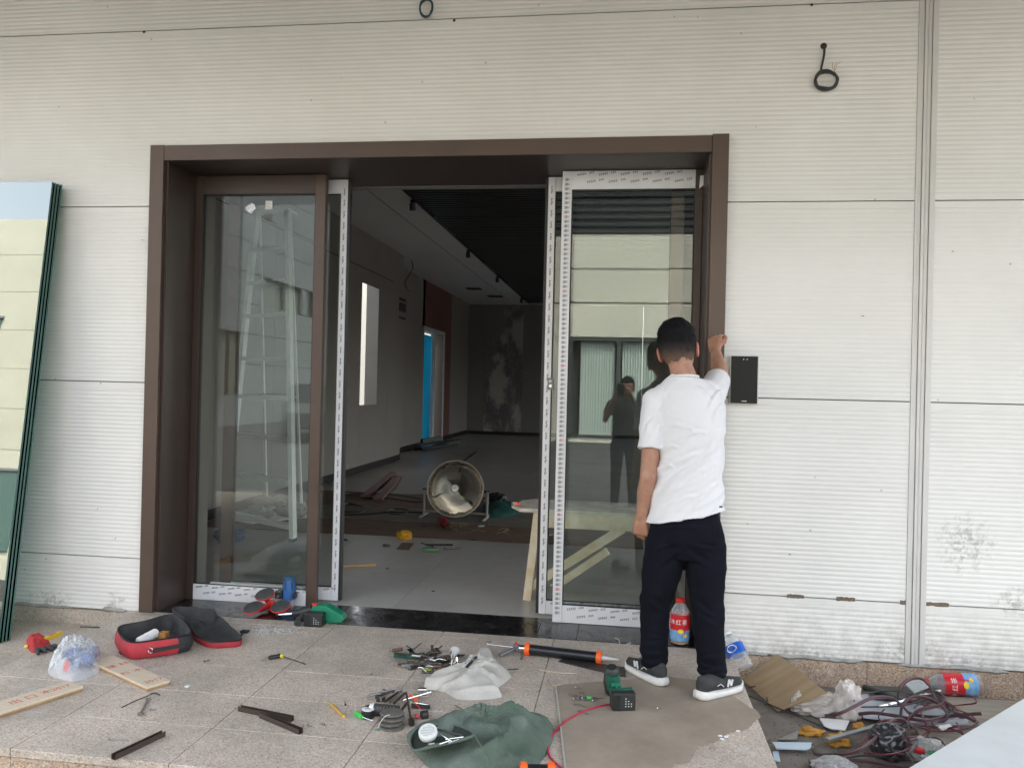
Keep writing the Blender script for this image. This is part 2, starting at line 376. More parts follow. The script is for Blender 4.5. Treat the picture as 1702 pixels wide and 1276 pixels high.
# --- facade wall
Z0 = .302; S_ = 1.03; PITCH = .0247; XL, XR = -7.5, 5.
facade = thing('panel_wall', (0, 0, 0), 'white horizontally ribbed metal panel wall around the brown entrance portal', 'wall')
def rib_profile(z0, z1, lo=.012, hi=.042):
    """z,y pairs from bottom to top; front face at y=0, grooves go in (+y)"""
    pr = [(z0+.003, .02), (z0+.003, 0.), (z0+lo, 0.)]
    a, b = z0+lo, z1-hi; n = max(1, round((b-a)/PITCH)); p = (b-a)/n
    for i in range(n):
        q = a+i*p
        for t, d in ((.0, .0), (.16, .0010), (.3, .0020), (.44, .0010), (.58, .0), (.8, -.0004)): pr.append((q+t*p, d))
    pr += [(b, 0.), (b+.001, .003), (b+.0035, .003), (b+.0045, 0.), (z1-.003, 0.), (z1-.003, .02)]
    return pr
def ribbed(segs, z0, z1, name='panel', parent=facade, y=0.0, flip=1, m=None):
    """segs: list of (x0, x1, zmin) pieces of one panel"""
    pr = rib_profile(z0, z1); mb = MB()
    for x0, x1, zm in segs:
        pp = [q for q in pr if q[0] >= zm] if zm is not None else pr
        vs_ = [(x, y+d*flip, z) for z, d in pp for x in (x0, x1)]
        mb.add(vs_, [(2*i, 2*i+1, 2*i+3, 2*i+2) for i in range(len(pp)-1)])
    return mb.build(name, m or M_PANEL, parent, smooth=True, recalc=False, auto=50)
PL, PR = -2.74, .505
ribbed([(XL, PL, None)], -.008, Z0); ribbed([(PR, 1.4565, None)], -.008, Z0); ribbed([(1.5525, XR, None)], -.008, Z0)
for k in range(4):
    a, b = Z0+k*S_, Z0+(k+1)*S_
    if k < 2: ribbed([(XL, PL, None)], a, b); ribbed([(PR, 1.4565, None)], a, b)
    elif k == 2: ribbed([(XL, PL, None), (PL, PR, 2.69), (PR, 1.4565, None)], a, b)
    else: ribbed([(XL, 1.4565, None)], a, b)
    ribbed([(1.5525, XR, None)], a, b)
# backing behind the joints
for x0, x1, z0, z1 in ((XL, PL, -.1, 4.4), (PR, XR, -.1, 4.4), (PL, PR, 2.74, 4.4)):
    MB().box((x0, .021, z0), (x1, .36, z1)).build('wall_core', mat('joint_backing_grey', (.13, .125, .115), .8), facade)
# exposed brown core where the joint cover has fallen off
for q0, q1 in (((1308, 993), (1336, 993)), ((1390, 998), (1421, 998)), ((1496, 1003), (1505, 1003)), ((1538, 1006), (1577, 1006))):
    a, b = W(*q0), W(*q1); mb = MB(); n = 9
    t_ = [(a.x+(b.x-a.x)*i/n, Z0+.013+rng.uniform(-.002, .002)) for i in range(n+1)]; l_ = [(x, Z0-.006+rng.uniform(-.003, .002)) for x, _ in t_]
    mb.prism([(x, z) for x, z in l_] + [(x, z) for x, z in t_[::-1]], .0, .003, Matrix(((1, 0, 0, 0), (0, 0, -1, .0005), (0, 1, 0, 0), (0, 0, 0, 1))))
    mb.build('exposed_core', M_CORE, facade)
# pilaster of stacked trim strips
pil = thing('pilaster', (1.505, 0, 0), 'narrow white vertical trim strip between the two wall bays', 'pilaster')
for a, b, d in ((1.4575, 1.484, .004), (1.4865, 1.5015, .010), (1.504, 1.522, .006), (1.5245, 1.5515, .012)):
    MB().box((a, -d, -.012), (b, .02, 4.4)).build('trim_strip', M_TRIM, pil, bevel=.0015)
MB().box((1.455, .012, -.012), (1.5535, .02, 4.4)).build('backing', mat('pale_backing', (.3, .29, .27), .7), pil)
lr = MB(); a, b = W(1526, 300), W(1522, 582); lr.box((b.x-.006, -.006, b.z), (b.x-.001, .0, a.z)); lr.box((b.x-.008, -.007, b.z-.008), (b.x+.004, 0, b.z)); lr.build('loose_strip', M_TRIM, pil)
# plinth
pl = thing('plinth', (0, 0, -.15), 'speckled granite base course under the white panel wall', 'plinth')
for x0, x1, n, m in ((XL, PX0+.07, 7, M_GRAN), (PX1-.06, XR, 6, M_GRAN2)):
    for i in range(n):
        a, b = x0+(x1-x0)*i/n, x0+(x1-x0)*(i+1)/n
        MB().box((a+.0012, -.012, -.149), (b-.0012, .1, -.014)).build('plinth_slab', m, pl)
# ragged mortar squeezed along the bottom of the panels
M_MORT = mat('grey_mortar', (.42, .41, .38), .9, var=.35, vscale=25, bump=.6, bscale=70)
def smear(x0, x1, zc, h, y=-.014, n=40, seed=1):
    r_ = random.Random(seed); up = []; lo = []
    for i in range(n+1):
        x = x0+(x1-x0)*i/n; e = min(1, i/4, (n-i)/4)
        up.append((x, zc+h*e*(.35+.65*noise.noise(V((x*9, seed, 0))))+.002)); lo.append((x, zc-h*e*(.3+.5*abs(noise.noise(V((x*13, seed+5, 0)))))-.002))
    mb = MB(); vs_ = []
    for (ux, uz), (lx, lz) in zip(up, lo):
        m_ = (uz+lz)/2; vs_ += [(lx, y+.003, lz), (ux, y-.006-.004*r_.random(), m_), (ux, y+.004, uz)]
    mb.add(vs_, [(3*i+k, 3*i+3+k, 3*i+4+k, 3*i+1+k) for i in range(n) for k in (0, 1)])
    mb.add([(x0, y+.014, zc-.003), (x1, y+.014, zc-.003), (x1, y+.014, zc+.003), (x0, y+.014, zc+.003)], [(0, 1, 2, 3)])
    return mb
sm = smear(.63, .78, -.006, .022, seed=3); sm.v += []; sm.build('mortar_smear', M_MORT, pl, smooth=True)
smear(.8, 1.25, -.008, .028, seed=4).build('mortar_smear', M_MORT, pl, smooth=True)
smear(1.42, 1.95, -.01, .03, seed=6).build('mortar_smear', M_MORT, pl, smooth=True)
smear(-3.6, -3.2, -.006, .02, seed=8).build('mortar_smear', M_MORT, pl, smooth=True)
smear(-3.0, -2.85, -.004, .03, seed=9).build('mortar_smear', M_MORT, pl, smooth=True)
# canopy overhead, out of view; front lip and depth shaped to darken upper wall
can = thing('canopy', (0, 0, 3.8), 'projecting canopy slab above the entrance wall', 'canopy')
MB().box((XL, -2.1, 3.78), (-2.95, .3, 4.0)).box((-2.949, -3.3, 3.781), (XR, .3, 4.001)).box((-2.949, -3.32, 3.5), (XR, -3.301, 3.9)).build('slab', mat('canopy_grey', (.2, .19, .17), .7), can)

# --- entrance portal
por = thing('entrance_portal', (-1.12, 0, 0), 'dark brown metal portal casing framing the entrance opening', 'door frame')
J = .36
MB().box((-2.757, -.03, .0), (-2.6725, -.001, 2.712)).build('casing', M_BROWN, por, bevel=.0015)
MB().box((.4355, -.03, .0), (.5205, -.001, 2.716)).build('casing', M_BROWN, por, bevel=.0015)
MB().box((-2.6705, -.028, 2.622), (.4335, -.001, 2.710)).build('casing', M_BROWN, por, bevel=.0015)
MB().box((-2.757, .0, .0), (-2.657, J, 2.7)).build('jamb_lining', M_BROWN_D, por)
MB().box((.422, .0, .0), (.5205, J, 2.7)).build('jamb_lining', M_BROWN_D, por)
MB().box((-2.657, .0, 2.622), (.422, .62, 2.7)).build('soffit', M_BROWN_D, por)

# --- glass doors
M_GLS = glass('clear_glass', (.95, .975, .965), 1.5, .92)
def film_print_m(name, base=(.74, .75, .78)): return mat(name, base, .3, var=.06, vscale=12)
M_FILM = film_print_m('white_protective_film'); M_INK = mat('black_print', (.02, .02, .025), .5); M_RED = mat('red_print', (.55, .02, .05), .5); M_GASK = mat('black_gasket', (.012, .012, .012), .5)
def marks(parent, x0, x1, z0, z1, y, dx, dz, h, vertical=False, red=False, words='CJK'):
    """small slanted rows of printed words on the film"""
    k = MB(); rd = MB(); rr = random.Random(int(abs(x0*1000+z1*77)))
    if not vertical:
        row = 0; z = z1-dz*.55
        while z > z0+h*.5:
            x = x0+dx*(.2+.45*(row % 2))
            while x < x1-dx*.45:
                for wi, wl in ((0, .42), (.55, .24)):
                    n = 5 if wi == 0 else 3
                    for i in range(n):
                        a = x+dx*(wi+wl*i/n); zz = z+(a-x)*.16; ww = dx*wl/n*.72
                        for (u0, u1, v0, v1) in ((0, 1, 0, .22), (.4, .62, 0, 1), (0, 1, .7, .9)) if rr.random() < .6 else ((0, .25, 0, 1), (.7, .95, 0, .9), (0, 1, .4, .62)):
                            k.box((a+ww*u0, y-.0004, zz+h*v0), (a+ww*u1, y, zz+h*v1))
                x += dx
            z -= dz; row += 1
    else:
        z = z0+.02; i = 0
        while z < z1-.03:
            xm = (x0+x1)/2; w = (x1-x0)
            big = red and i % 16 == 5
            t = rd if big else k
            for q in range(5):
                a = z+dz*.62*q/5
                t.box((xm-w*(.26 if q % 2 else .14), y-.0004, a), (xm+w*(.3 if q % 3 else .1), y, a+dz*.05))
                t.box((xm-w*.2+.1*w*(q % 3), y-.0004, a), (xm-w*.12+.1*w*(q % 3), y, a+dz*.12))
            z += dz; i += 1
    if k.v: k.build('film_print', M_INK, parent)['kind'] = 'stuff'
    if rd.v: rd.build('red_film_print', M_RED, parent)['kind'] = 'stuff'
YF, YS = .30, .42     # front faces of fixed lights and of sliding leaves
D_ = .045
def leaf(name, label, cat, x0, x1, z0, z1, yf, wl, wr, zb, zt, mats, seal=None):
    """framed glass leaf: left stile, right stile, bottom rail, top rail, pane"""
    t = thing(name, ((x0+x1)/2, yf, 0), label, cat)
    ml, mr, mb_, mt = mats
    MB().box((x0, yf, z0), (x0+wl, yf+D_, z1)).build('stile', ml, t, bevel=.0012)
    MB().box((x1-wr, yf, z0), (x1, yf+D_, z1)).build('stile', mr, t, bevel=.0012)
    MB().box((x0+wl+.001, yf+.001, z0), (x1-wr-.001, yf+D_-.001, zb)).build('bottom_rail', mb_, t, bevel=.0012)
    MB().box((x0+wl+.001, yf+.001, zt), (x1-wr-.001, yf+D_-.001, z1)).build('top_rail', mt, t, bevel=.0012)
    MB().box((x0+wl-.004, yf+.018, zb-.004), (x1-wr+.004, yf+.028, zt+.004)).build('pane', M_GLS, t)
    g_ = MB(); e = .006
    for a, b in (((x0+wl+.0005, zb+.0005), (x0+wl+e, zt-.0005)), ((x1-wr-e, zb+.0005), (x1-wr-.0005, zt-.0005)), ((x0+wl+e, zb+.0005), (x1-wr-e, zb+e)), ((x0+wl+e, zt-e), (x1-wr-e, zt-.0005))):
        g_.box((a[0], yf+.006, a[1]), (b[0], yf+.0175, b[1]))
    g_.build('gasket', M_GASK, t)
    return t
zT = 2.62
# left fixed light
fl = leaf('fixed_glass_light', 'left fixed glass light with brown frame and a label stuck near its top', 'window', -2.655, -1.815, .0, zT-.002, YF, .045, .062, .094, 2.505, (M_BROWN_D, M_BROWN, M_FILM, M_BROWN_D))
marks(fl, -2.61, -1.88, .005, .09, YF-.0005+.001, .105, .036, .011)
MB().box((-2.50, YF+.006, .0955), (-1.90, YF+.014, .112)).build('glazing_bead', mat('bare_aluminium', (.62, .66, .64), .3, .6), fl)
# left sliding leaf behind it
xa, xb = W(352, 640, YS).x, W(570, 640, YS).x
ll = leaf('sliding_glass_door', 'left sliding glass leaf with white film along its free edge', 'door', -2.50, xb, .012, zT-.004, YS, .075, .042, .09, 2.53, (M_BROWN, M_FILM, M_FILM, M_FILM))
marks(ll, -1.83, xb-.045, .02, .09, YS, .09, .034, .011)
marks(ll, xb-.030, xb-.010, .05, 2.6, YS-.0005, 1, .07, .01, vertical=True)
MB().box((xb+.001, YS+.006, .012), (xb+.016, YS+.04, zT-.004)).build('edge_seal', M_GASK, ll)
# right fixed light
x0 = -.378
fr_ = leaf('fixed_glass_light', 'right fixed glass light with printed film on its left stile and both rails', 'window', x0, .42, .002, zT-.002, YF, .055, .04, .102, 2.512, (M_FILM, M_BROWN_D, M_FILM, M_FILM))
marks(fr_, x0+.06, .375, .006, .098, YF+.0005, .125, .042, .012)
marks(fr_, x0+.06, .375, 2.515, 2.613, YF+.0005, .125, .042, .012)
marks(fr_, x0, x0+.055, .03, 2.6, YF-.0005, 1, .027, .01, vertical=True, red=True)
tg = MB(); c_ = W(1166, 305, YF-.01); tg.add([(c_.x-.012, YF-.004, c_.z-.03), (c_.x+.02, YF-.01, c_.z+.0), (c_.x+.02, YF-.012, c_.z+.045), (c_.x-.008, YF-.006, c_.z+.045)], [(0, 1, 2, 3)]); tg.add([(c_.x-.012, YF-.003, c_.z-.03), (c_.x+.02, YF-.009, c_.z+.0), (c_.x+.02, YF-.011, c_.z+.045), (c_.x-.008, YF-.005, c_.z+.045)], [(3, 2, 1, 0)])
tg.build('loose_film', M_FILM, fr_, recalc=False)
# right sliding leaf
xc = W(905, 640, YS).x - .004
rl = leaf('sliding_glass_door', 'right sliding glass leaf half hidden behind the fixed light, film on its free edge', 'door', xc, .33, .012, zT-.004, YS, .042, .075, .09, 2.53, (M_FILM, M_BROWN, M_FILM, M_FILM))
marks(rl, xc+.05, .25, .02, .09, YS, .11, .034, .011)
marks(rl, xc+.010, xc+.032, .05, 2.6, YS-.0005, 1, .07, .01, vertical=True)
MB().box((xc-.018, YS+.006, .012), (xc-.001, YS+.04, zT-.004)).build('edge_seal', M_GASK, rl)
# small lock plate on the right leaf
c_ = W(915, 638, YS); lk = MB().box((c_.x-.018, YS-.006, c_.z-.035), (c_.x+.018, YS, c_.z+.035)).build('lock_plate', mat('grey_lock', (.14, .15, .16), .35, .5), rl)
MB().lathe([(.009, 0), (.009, .005)], 16, Matrix.Translation((c_.x, YS-.006, c_.z-.012)) @ Matrix.Rotation(R(90), 4, 'X')).build('key_cylinder', mat('bright_steel', (.6, .6, .6), .3, .9), lk)
MB().box((c_.x-.01, YS-.008, c_.z+.008), (c_.x+.008, YS-.006, c_.z+.024)).build('indicator', mat('pale_plastic', (.5, .52, .5), .5), lk)
# paper label and scraps on the left pane
c_ = W(447, 341, YF+.017)
lb = tag(MB().box((c_.x-.022, YF+.0165, c_.z-.026), (c_.x+.022, YF+.0175, c_.z+.026)).build('glass_label', mat('pale_label', (.66, .72, .7), .6), None, base=(c_.x, YF+.017, c_.z)), 'small white paper label stuck on the left glass', 'label')
k = MB()
for i in range(5): k.box((c_.x-.017, YF+.0160, c_.z+.016-.009*i), (c_.x+.017-.006*(i % 2), YF+.0164, c_.z+.0175-.009*i))
k.build('lines_of_print', mat('faded_red_print', (.4, .15, .13), .6), lb)
c_ = W(417, 347, YF+.017); k = MB(); rr = random.Random(5)
pts = [(c_.x+.034*math.cos(a)*(.6+.5*rr.random()), c_.z+.034*math.sin(a)*(.6+.5*rr.random())) for a in [i*2*math.pi/9 for i in range(9)]]
k.prism(pts, 0, .0015, Matrix(((1, 0, 0, 0), (0, 0, -1, YF+.0172), (0, 1, 0, 0), (0, 0, 0, 1))))
tag(k.build('torn_sticker', mat('silver_foil', (.75, .77, .76), .35, .3, var=.5, vscale=60), None, base=(c_.x, YF+.017, c_.z)), 'crumpled silvery torn sticker on the left glass near its top', 'sticker')
# ============================================================ INTERIOR HALL
WX, WX2, YB, HC = -3.945, -4.36, 17.9, 3.65
RX = 6.5
# floor
fl_ = sempty('hall_floor'); ft = .0
sx0 = F(655, 1008).x; TS = .9
MB().box((WX2-.3, .372, -.1), (RX, YB+.1, -.012)).build('floor_screed', mat('dark_screed', (.05, .045, .04), .9), fl_)
nx0 = int(math.floor((WX2-sx0)/TS)); ty = .374; j = 0
big = MB()
while ty < YB:
    t2 = min(ty+1.8*(.5 if j == 0 else 1), YB)
    for i in range(nx0, 12):
        a = max(WX2-.2, sx0+i*TS); b = min(RX, sx0+(i+1)*TS)
        if b-a < .02: continue
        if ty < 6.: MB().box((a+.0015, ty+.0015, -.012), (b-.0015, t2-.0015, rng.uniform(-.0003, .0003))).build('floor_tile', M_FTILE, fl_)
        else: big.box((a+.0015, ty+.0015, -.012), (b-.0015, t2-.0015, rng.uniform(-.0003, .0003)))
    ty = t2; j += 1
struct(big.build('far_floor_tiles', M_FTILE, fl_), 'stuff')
a, b = F(620, 322, HC), F(842, 496, HC)
JX = (a.x+b.x)/2
# left wall: panels with gaps, a slot window
def Y_on(px, py, x): return X(px, py, x).y
wy0, wy1 = Y_on(600, 570, WX), Y_on(628, 570, WX); wz1, wz0 = X(602, 469, WX).z, X(600, 673, WX).z
lw = thing('hall_wall', (WX, .5, 0), 'dim greige panelled left wall of the hall with a tall slot window', 'wall')
seams_y = [.45, 1.7, 3.0, 4.3, 5.6, wy0-.0, wy1+.0, Y_on(645, 570, WX), 9.6]
for a, b in zip(seams_y[:-1], seams_y[1:]):
    if abs(a-wy0) < .01:
        MB().box((WX-.012, a+.002, 0), (WX, b-.002, wz0)).build('wall_panel', M_IWALL, lw); MB().box((WX-.012, a+.002, wz1), (WX, b-.002, HC)).build('wall_panel', M_IWALL, lw)
    else: MB().box((WX-(.012 if a > 4 and a < 9 else .06), a+.002, 0), (WX, b-.002, HC)).build('wall_panel', M_IWALL, lw)
MB().box((WX, .5, 0), (WX+.014, 9.58, .1)).build('skirting', M_BLACKP, lw)
MB().box((WX-.0, .5, 3.10), (WX+.0015, 9.0, 3.112)).build('joint_line', M_GAP, lw)
# far left wall beyond the step, with a doorway
dy0, dy1 = Y_on(700, 640, WX2), Y_on(735, 640, WX2); dz1 = X(718, 546, WX2).z
lw2 = thing('hall_wall', (WX2, 9.6, 0), 'far left hall wall with maroon panel over the open side doorway', 'wall')
MB().box((WX2-.2, 9.4, 0), (WX-.062, 9.6-.002, HC)).build('return_panel', M_IWALL, lw2)
def wp(a, b, z0=0, z1=HC, m=M_IWALL): return MB().box((WX2-.2, a+.002, z0), (WX2, b-.002, z1)).build('wall_panel', m, lw2)
yA = Y_on(707, 500, WX2); yBm = Y_on(751, 520, WX2)
wp(9.6, 10.9); wp(10.9, 12.2); wp(12.2, yA); wp(yA, dy0) if dy0 > yA else None
wp(dy0, dy1, dz1, HC, M_IWALL2); wp(dy1, yBm, 0, HC, M_IWALL2); wp(yBm, YB)
MB().box((WX2, 9.6, 0), (WX2+.014, dy0, .1)).build('skirting', M_BLACKP, lw2); MB().box((WX2, dy1, 0), (WX2+.014, YB, .1)).build('skirting', M_BLACKP, lw2)
# doorway frame and open blue door
M_BLUE = mat('blue_film_door', (.0, .42, .62), .4, var=.1, vscale=5)
_nt = M_BLUE.node_tree; _o = [n for n in _nt.nodes if n.type == 'OUTPUT_MATERIAL'][0]; _t = nn(_nt, 'ShaderNodeBsdfTranslucent'); _t.inputs[0].default_value = (.02, .62, .85, 1); _m = nn(_nt, 'ShaderNodeMixShader'); _m.inputs[0].default_value = .45
_nt.links.new(_nt.nodes['Principled BSDF'].outputs[0], _m.inputs[1]); _nt.links.new(_t.outputs[0], _m.inputs[2]); _nt.links.new(_m.outputs[0], _o.inputs[0])
sdr = thing('side_door', (WX2-.1, dy0, 0), 'open side door covered with bright blue protective film', 'door')
MB().box((WX2-.24, dy0-.3, .02), (WX2-.225, Y_on(716, 640, WX2-.22), dz1-.12)).build('door_panel', M_BLUE, sdr)
MB().box((WX2-.17, dy0+.3, dz1-.3), (WX2-.15, dy0+.6, dz1-.24)).build('door_closer', M_BLACKP, sdr)
fr2 = thing('door_frame', (WX2, dy1, 0), 'pale unfinished frame around the open side doorway', 'door frame')
MB().box((WX2-.3, dy1-.06, 0), (WX2+.03, dy1-.003, dz1-.002)).build('frame_post', mat('pinkish_board', (.3, .24, .21), .7), fr2)
MB().box((WX2+.03, dy1-.10, 0), (WX2+.045, dy1-.003, dz1-.002)).build('frame_edge', M_TRIM, fr2)
MB().box((WX2-.3, dy0+.003, dz1-.07), (WX2+.03, dy1-.065, dz1-.002)).build('frame_head', M_TRIM, fr2)
MB().box((WX2-.16, dy1-.5, .02), (WX2-.1, dy1-.36, dz1-.1)).build('frame_post', M_TRIM, fr2)
# back wall
bw = thing('hall_wall', (0, YB, 0), 'dark back wall of the hall with tall panels and a faded rock mural', 'wall')
xsb = [WX2-.2] + [W(p_, 620, YB).x for p_ in (772, 805, 868, 915)] + [.5, 2.5, 4.5, RX]
for i, (a, b) in enumerate(zip(xsb[:-1], xsb[1:])):
    if i == 2: continue
    MB().box((a+.004, YB, 0), (b-.004, YB+.2, HC)).build('wall_panel', mat('dim_back_panel', (.2, .19, .175), .6, var=.1, vscale=1.5), bw)
MURX = xsb[2]-.1+1.3-.28*1.5
def mural_m():
    m, nt, p, pos = new_mat('ink_mural', .6)
    mp = nn(nt, 'ShaderNodeMapping'); mp.inputs['Scale'].default_value = (1.4, 1, .8); mp.inputs['Location'].default_value = (3.1, 0, .6); nt.links.new(pos, mp.inputs[0])
    a = noise_out(nt, mp.outputs[0], .9, 9, .62); b = noise_out(nt, mp.outputs[0], 4, 8, .75)
    c = ramp(nt, a, [(.42, (.4, .38, .35)), (.5, (.16, .14, .14)), (.57, (.13, .125, .14)), (.64, (.42, .4, .37))])
    c = mix_rgb(nt, ramp(nt, b, [(.5, 0), (.62, .6)]), c, (.34, .3, .26))
    sp = nn(nt, 'ShaderNodeSeparateXYZ'); nt.links.new(pos, sp.inputs[0]); k1 = nn(nt, 'ShaderNodeMath', operation='MULTIPLY_ADD'); nt.links.new(noise_out(nt, pos, 1.1, 8, .65), k1.inputs[0]); k1.inputs[1].default_value = 2.6; nt.links.new(sp.outputs['X'], k1.inputs[2])
    k2 = nn(nt, 'ShaderNodeMath', operation='MULTIPLY_ADD'); nt.links.new(sp.outputs['Z'], k2.inputs[0]); k2.inputs[1].default_value = -.28; nt.links.new(k1.outputs[0], k2.inputs[2])
    mr = nn(nt, 'ShaderNodeMapRange'); mr.inputs['From Min'].default_value = MURX; mr.inputs['From Max'].default_value = MURX+.12; nt.links.new(k2.outputs[0], mr.inputs[0])
    c = mix_rgb(nt, mr.outputs[0], (.2, .19, .175), c); nt.links.new(c, p.inputs['Base Color']); return m
MB().box((xsb[2]+.004, YB, 0), (xsb[3]-.004, YB+.2, HC)).build('mural_panel', mural_m(), bw)
MB().box((WX2, YB-.014, 0), (RX, YB, .09)).build('skirting', M_BLACKP, bw)
# right wall; its openings are added, out of sight, to brighten the hall
rw = thing('hall_wall', (RX, 9, 0), 'right hall wall with unseen openings added to let daylight in', 'wall')
for a, b, z0, z1 in ((.45, 1.4, 0, HC), (1.4, 5.2, 3.2, HC), (1.4, 5.2, 0, .2), (5.2, 6.5, 0, HC), (6.5, 9.5, 2.8, HC), (9.5, 11, 0, HC), (11, 16.6, 2.9, HC), (16.6, YB, 0, HC)):
    if z1-z0 > .01: MB().box((RX, a, z0), (RX+.2, b, z1)).build('wall_panel', M_IWALL, rw)
# front wall inside face
fw = thing('hall_wall', (0, .5, 0), 'inner face of the front wall beside the glass doors', 'wall')
MB().box((WX-.2, .365, 0), (-2.66, .55, HC)).build('wall_panel', M_IWALL, fw); MB().box((.424, .365, 0), (RX, .55, HC)).build('wall_panel', M_IWALL, fw)
MB().box((-2.66, .365+.26, 2.62), (.424, .7, HC)).build('wall_panel', M_IWALL, fw)
# ceiling
ce = sempty('hall_ceiling')
SX0, SX1, SY0, SY1 = -2.62, 2.9, 1.6, 17.4
for a, b in (((WX2-.2, .45), (SX0-.002, YB+.2)), ((SX1+.002, .45), (RX+.2, YB+.2)), ((SX0, .45), (SX1, SY0)), ((SX0, SY1), (SX1, YB+.2))):
    MB().box((a[0], a[1], HC), (b[0], b[1], HC+.12)).build('ceiling_board', M_CEIL, ce)
MB().box((WX2-.3, .0+.37, HC+.5), (RX+.3, YB+.3, HC+.62)).build('roof_slab', M_BLACKP, ce)
MB().box((JX-.005, 3, HC-.002), (JX+.005, YB-1, HC-.0005)).build('board_joint', M_GAP, ce)
for a, b in (((SX0-.002, SY0), (SX0+.02, SY1)), ((SX1, SY0), (SX1+.02, SY1)), ((SX0, SY1), (SX1, SY1+.02)), ((SX0, SY0-.02), (SX1, SY0))):
    MB().box((a[0], a[1], HC+.001), (b[0], b[1], HC+.499)).build('ceiling_upstand', M_BLACKP, ce)
sb = MB().box((SX0+.03, 0, 0), (SX1-.01, .045, .07)); y_ = SY0+.05; proto = None; n_ = 0
sc_t = thing('slat_ceiling', (0, SY0, HC), 'black slatted ceiling running back into the hall', 'ceiling')
sb.v = [v+V((0, SY0+.05, HC-.005)) for v in sb.v]
proto = sb.build('slat', M_SLAT, sc_t)
for i in range(1, 140):
    yy = i*.112
    if SY0+.05+yy > SY1-.1: break
    c = proto.copy(); c.location = (0, yy, 0); col.objects.link(c)
for p_ in ((688, 331), (780, 412), (828, 461), (868, 498)):
    q = X(p_[0], p_[1], SX0-.02); q.z = HC
    t = thing('spotlight', (SX0-.02, q.y, HC), 'small black track spotlight at the edge of the slatted ceiling, %s' % {688: 'nearest the door', 780: 'second from the door', 828: 'third from the door', 868: 'farthest from the door'}[p_[0]], 'spotlight', 'black spotlights along the slat ceiling edge')
    MB().box((SX0-.06, q.y-.03, HC-.03), (SX0+.0, q.y+.03, HC-.001)).build('mount', M_BLACKP, t)
    MB().lathe([(.035, 0), (.04, .09)], 12, Matrix.Translation((SX0-.04, q.y, HC-.035)) @ Matrix.Rotation(R(200), 4, 'X')).build('lamp_head', M_BLACKP, t)
tr_ = tag(MB().box((SX0+.005, SY0+.2, HC-.03), (SX0+.028, SY1-.2, HC-.006)).build('light_track', M_BLACKP, None), 'long black track along the left edge of the slatted ceiling', 'track')
al = mat('bright_track_edge', (.5, .5, .5), .3, .8)
for a, b in (((722, 352), (757, 381)), ((806, 425), (825, 440)), ((843, 466), (862, 481))):
    y0, y1 = X(a[0], a[1], SX0+.03).y, X(b[0], b[1], SX0+.03).y
    MB().box((SX0+.0285, y0, HC-.02), (SX0+.034, y1, HC-.012)).build('track_strip', al, tr_)
for (a, b), w in (((772, 477), 'nearer'), ((808, 490), 'farther')):
    p0, p1 = F(a, b, HC), F(a+27, b+1, HC)
    v_ = thing('ceiling_vent', ((p0.x+p1.x)/2, p0.y, HC), 'dark rectangular ceiling slot, the %s of the two' % w, 'vent')
    x0, x1, y0 = min(p0.x, p1.x), max(p0.x, p1.x), p0.y
    MB().box((x0, y0, HC-.012), (x1, y0+.45, HC-.001)).build('opening', M_GAP, v_)
    for e in ((x0-.02, y0-.02, x1+.02, y0), (x0-.02, y0+.45, x1+.02, y0+.47), (x0-.02, y0, x0, y0+.45), (x1, y0, x1+.02, y0+.45)):
        MB().box((e[0], e[1], HC-.014), (e[2], e[3], HC-.001)).build('rim', M_CEIL, v_)
# loose wire hanging from the left wall, control box on it
c_ = catmull([X(683, 432, WX+.03), X(686, 445, WX+.05), X(678, 460, WX+.03), X(673, 470, WX+.04), X(676, 480, WX+.05), X(682, 484, WX+.02)], 5)
tag(MB().tube(c_, .008, 5).build('loose_wire', M_BLACKP, None, smooth=True), 'dark wire dangling from the ceiling along the left hall wall', 'wire')
cbx = X(671, 497, WX+.0); cb2 = X(671, 532, WX)
bb = thing('switch_recess', (WX, cbx.y, cb2.z), 'dark upright cut-outs in the left hall wall beside the step', 'recess')
for a, b in ((497, 501), (505, 519), (528, 531)):
    z1, z0 = X(671, a, WX).z, X(671, b, WX).z
    MB().box((WX+.0005, cbx.y-.28, z0), (WX+.012, cbx.y+.12, z1)).build('cut_out', M_GAP, bb)
# outside the side openings: bright cream wall seen through the slot window and doorway
ow = thing('boundary_wall', (-7.6, 10, -.15), 'pale cream yard wall outside the slot window', 'wall')
for i in range(22): MB().box((-7.8, 2+i*1.6, -.15), (-7.6, 3.59+i*1.6, 5.2)).build('wall_bay', mat('dull_cream', (.17, .168, .14), .7, var=.1, vscale=1), ow)

# ============================================================ BUILDINGS BEHIND THE CAMERA (seen mirrored in the glass)
ob_ = thing('opposite_building', (0, -17.2, -.15), 'cream panelled building across the yard with a curtained window', 'building')
OY = -17.2
def mbox(*a, name='wall_panel', m=M_CREAM, p=ob_): return MB().box(*a).build(name, m, p)
for k, (z0, z1) in enumerate(((-.15, .0), (2.78, 3.72), (3.74, 4.66), (4.68, 5.62))):
    mbox((-5, OY-.3, z0+.01), (9, OY, z1-.01))
mbox((-5, OY-.3, .0), (-1.5, OY, 1.3)); mbox((-5, OY-.3, 1.32), (-1.5, OY, 2.77)); mbox((2.2, OY-.3, .0), (9, OY, 1.3)); mbox((2.2, OY-.3, 1.32), (9, OY, 2.77))
mbox((-5, OY-.6, -.15), (9, OY-.31, 8), name='backing', m=M_GAP)
M_DG = mat('dark_louvre', (.03, .035, .03), .35, var=.4, vscale=2)
for i in range(16): mbox((-5, OY-.12, 5.66+i*.2), (9, OY-.02, 5.66+i*.2+.13), name='louvre', m=M_DG)
mbox((-5, OY-.3, 8.8), (9, OY, 9.2), name='cornice')
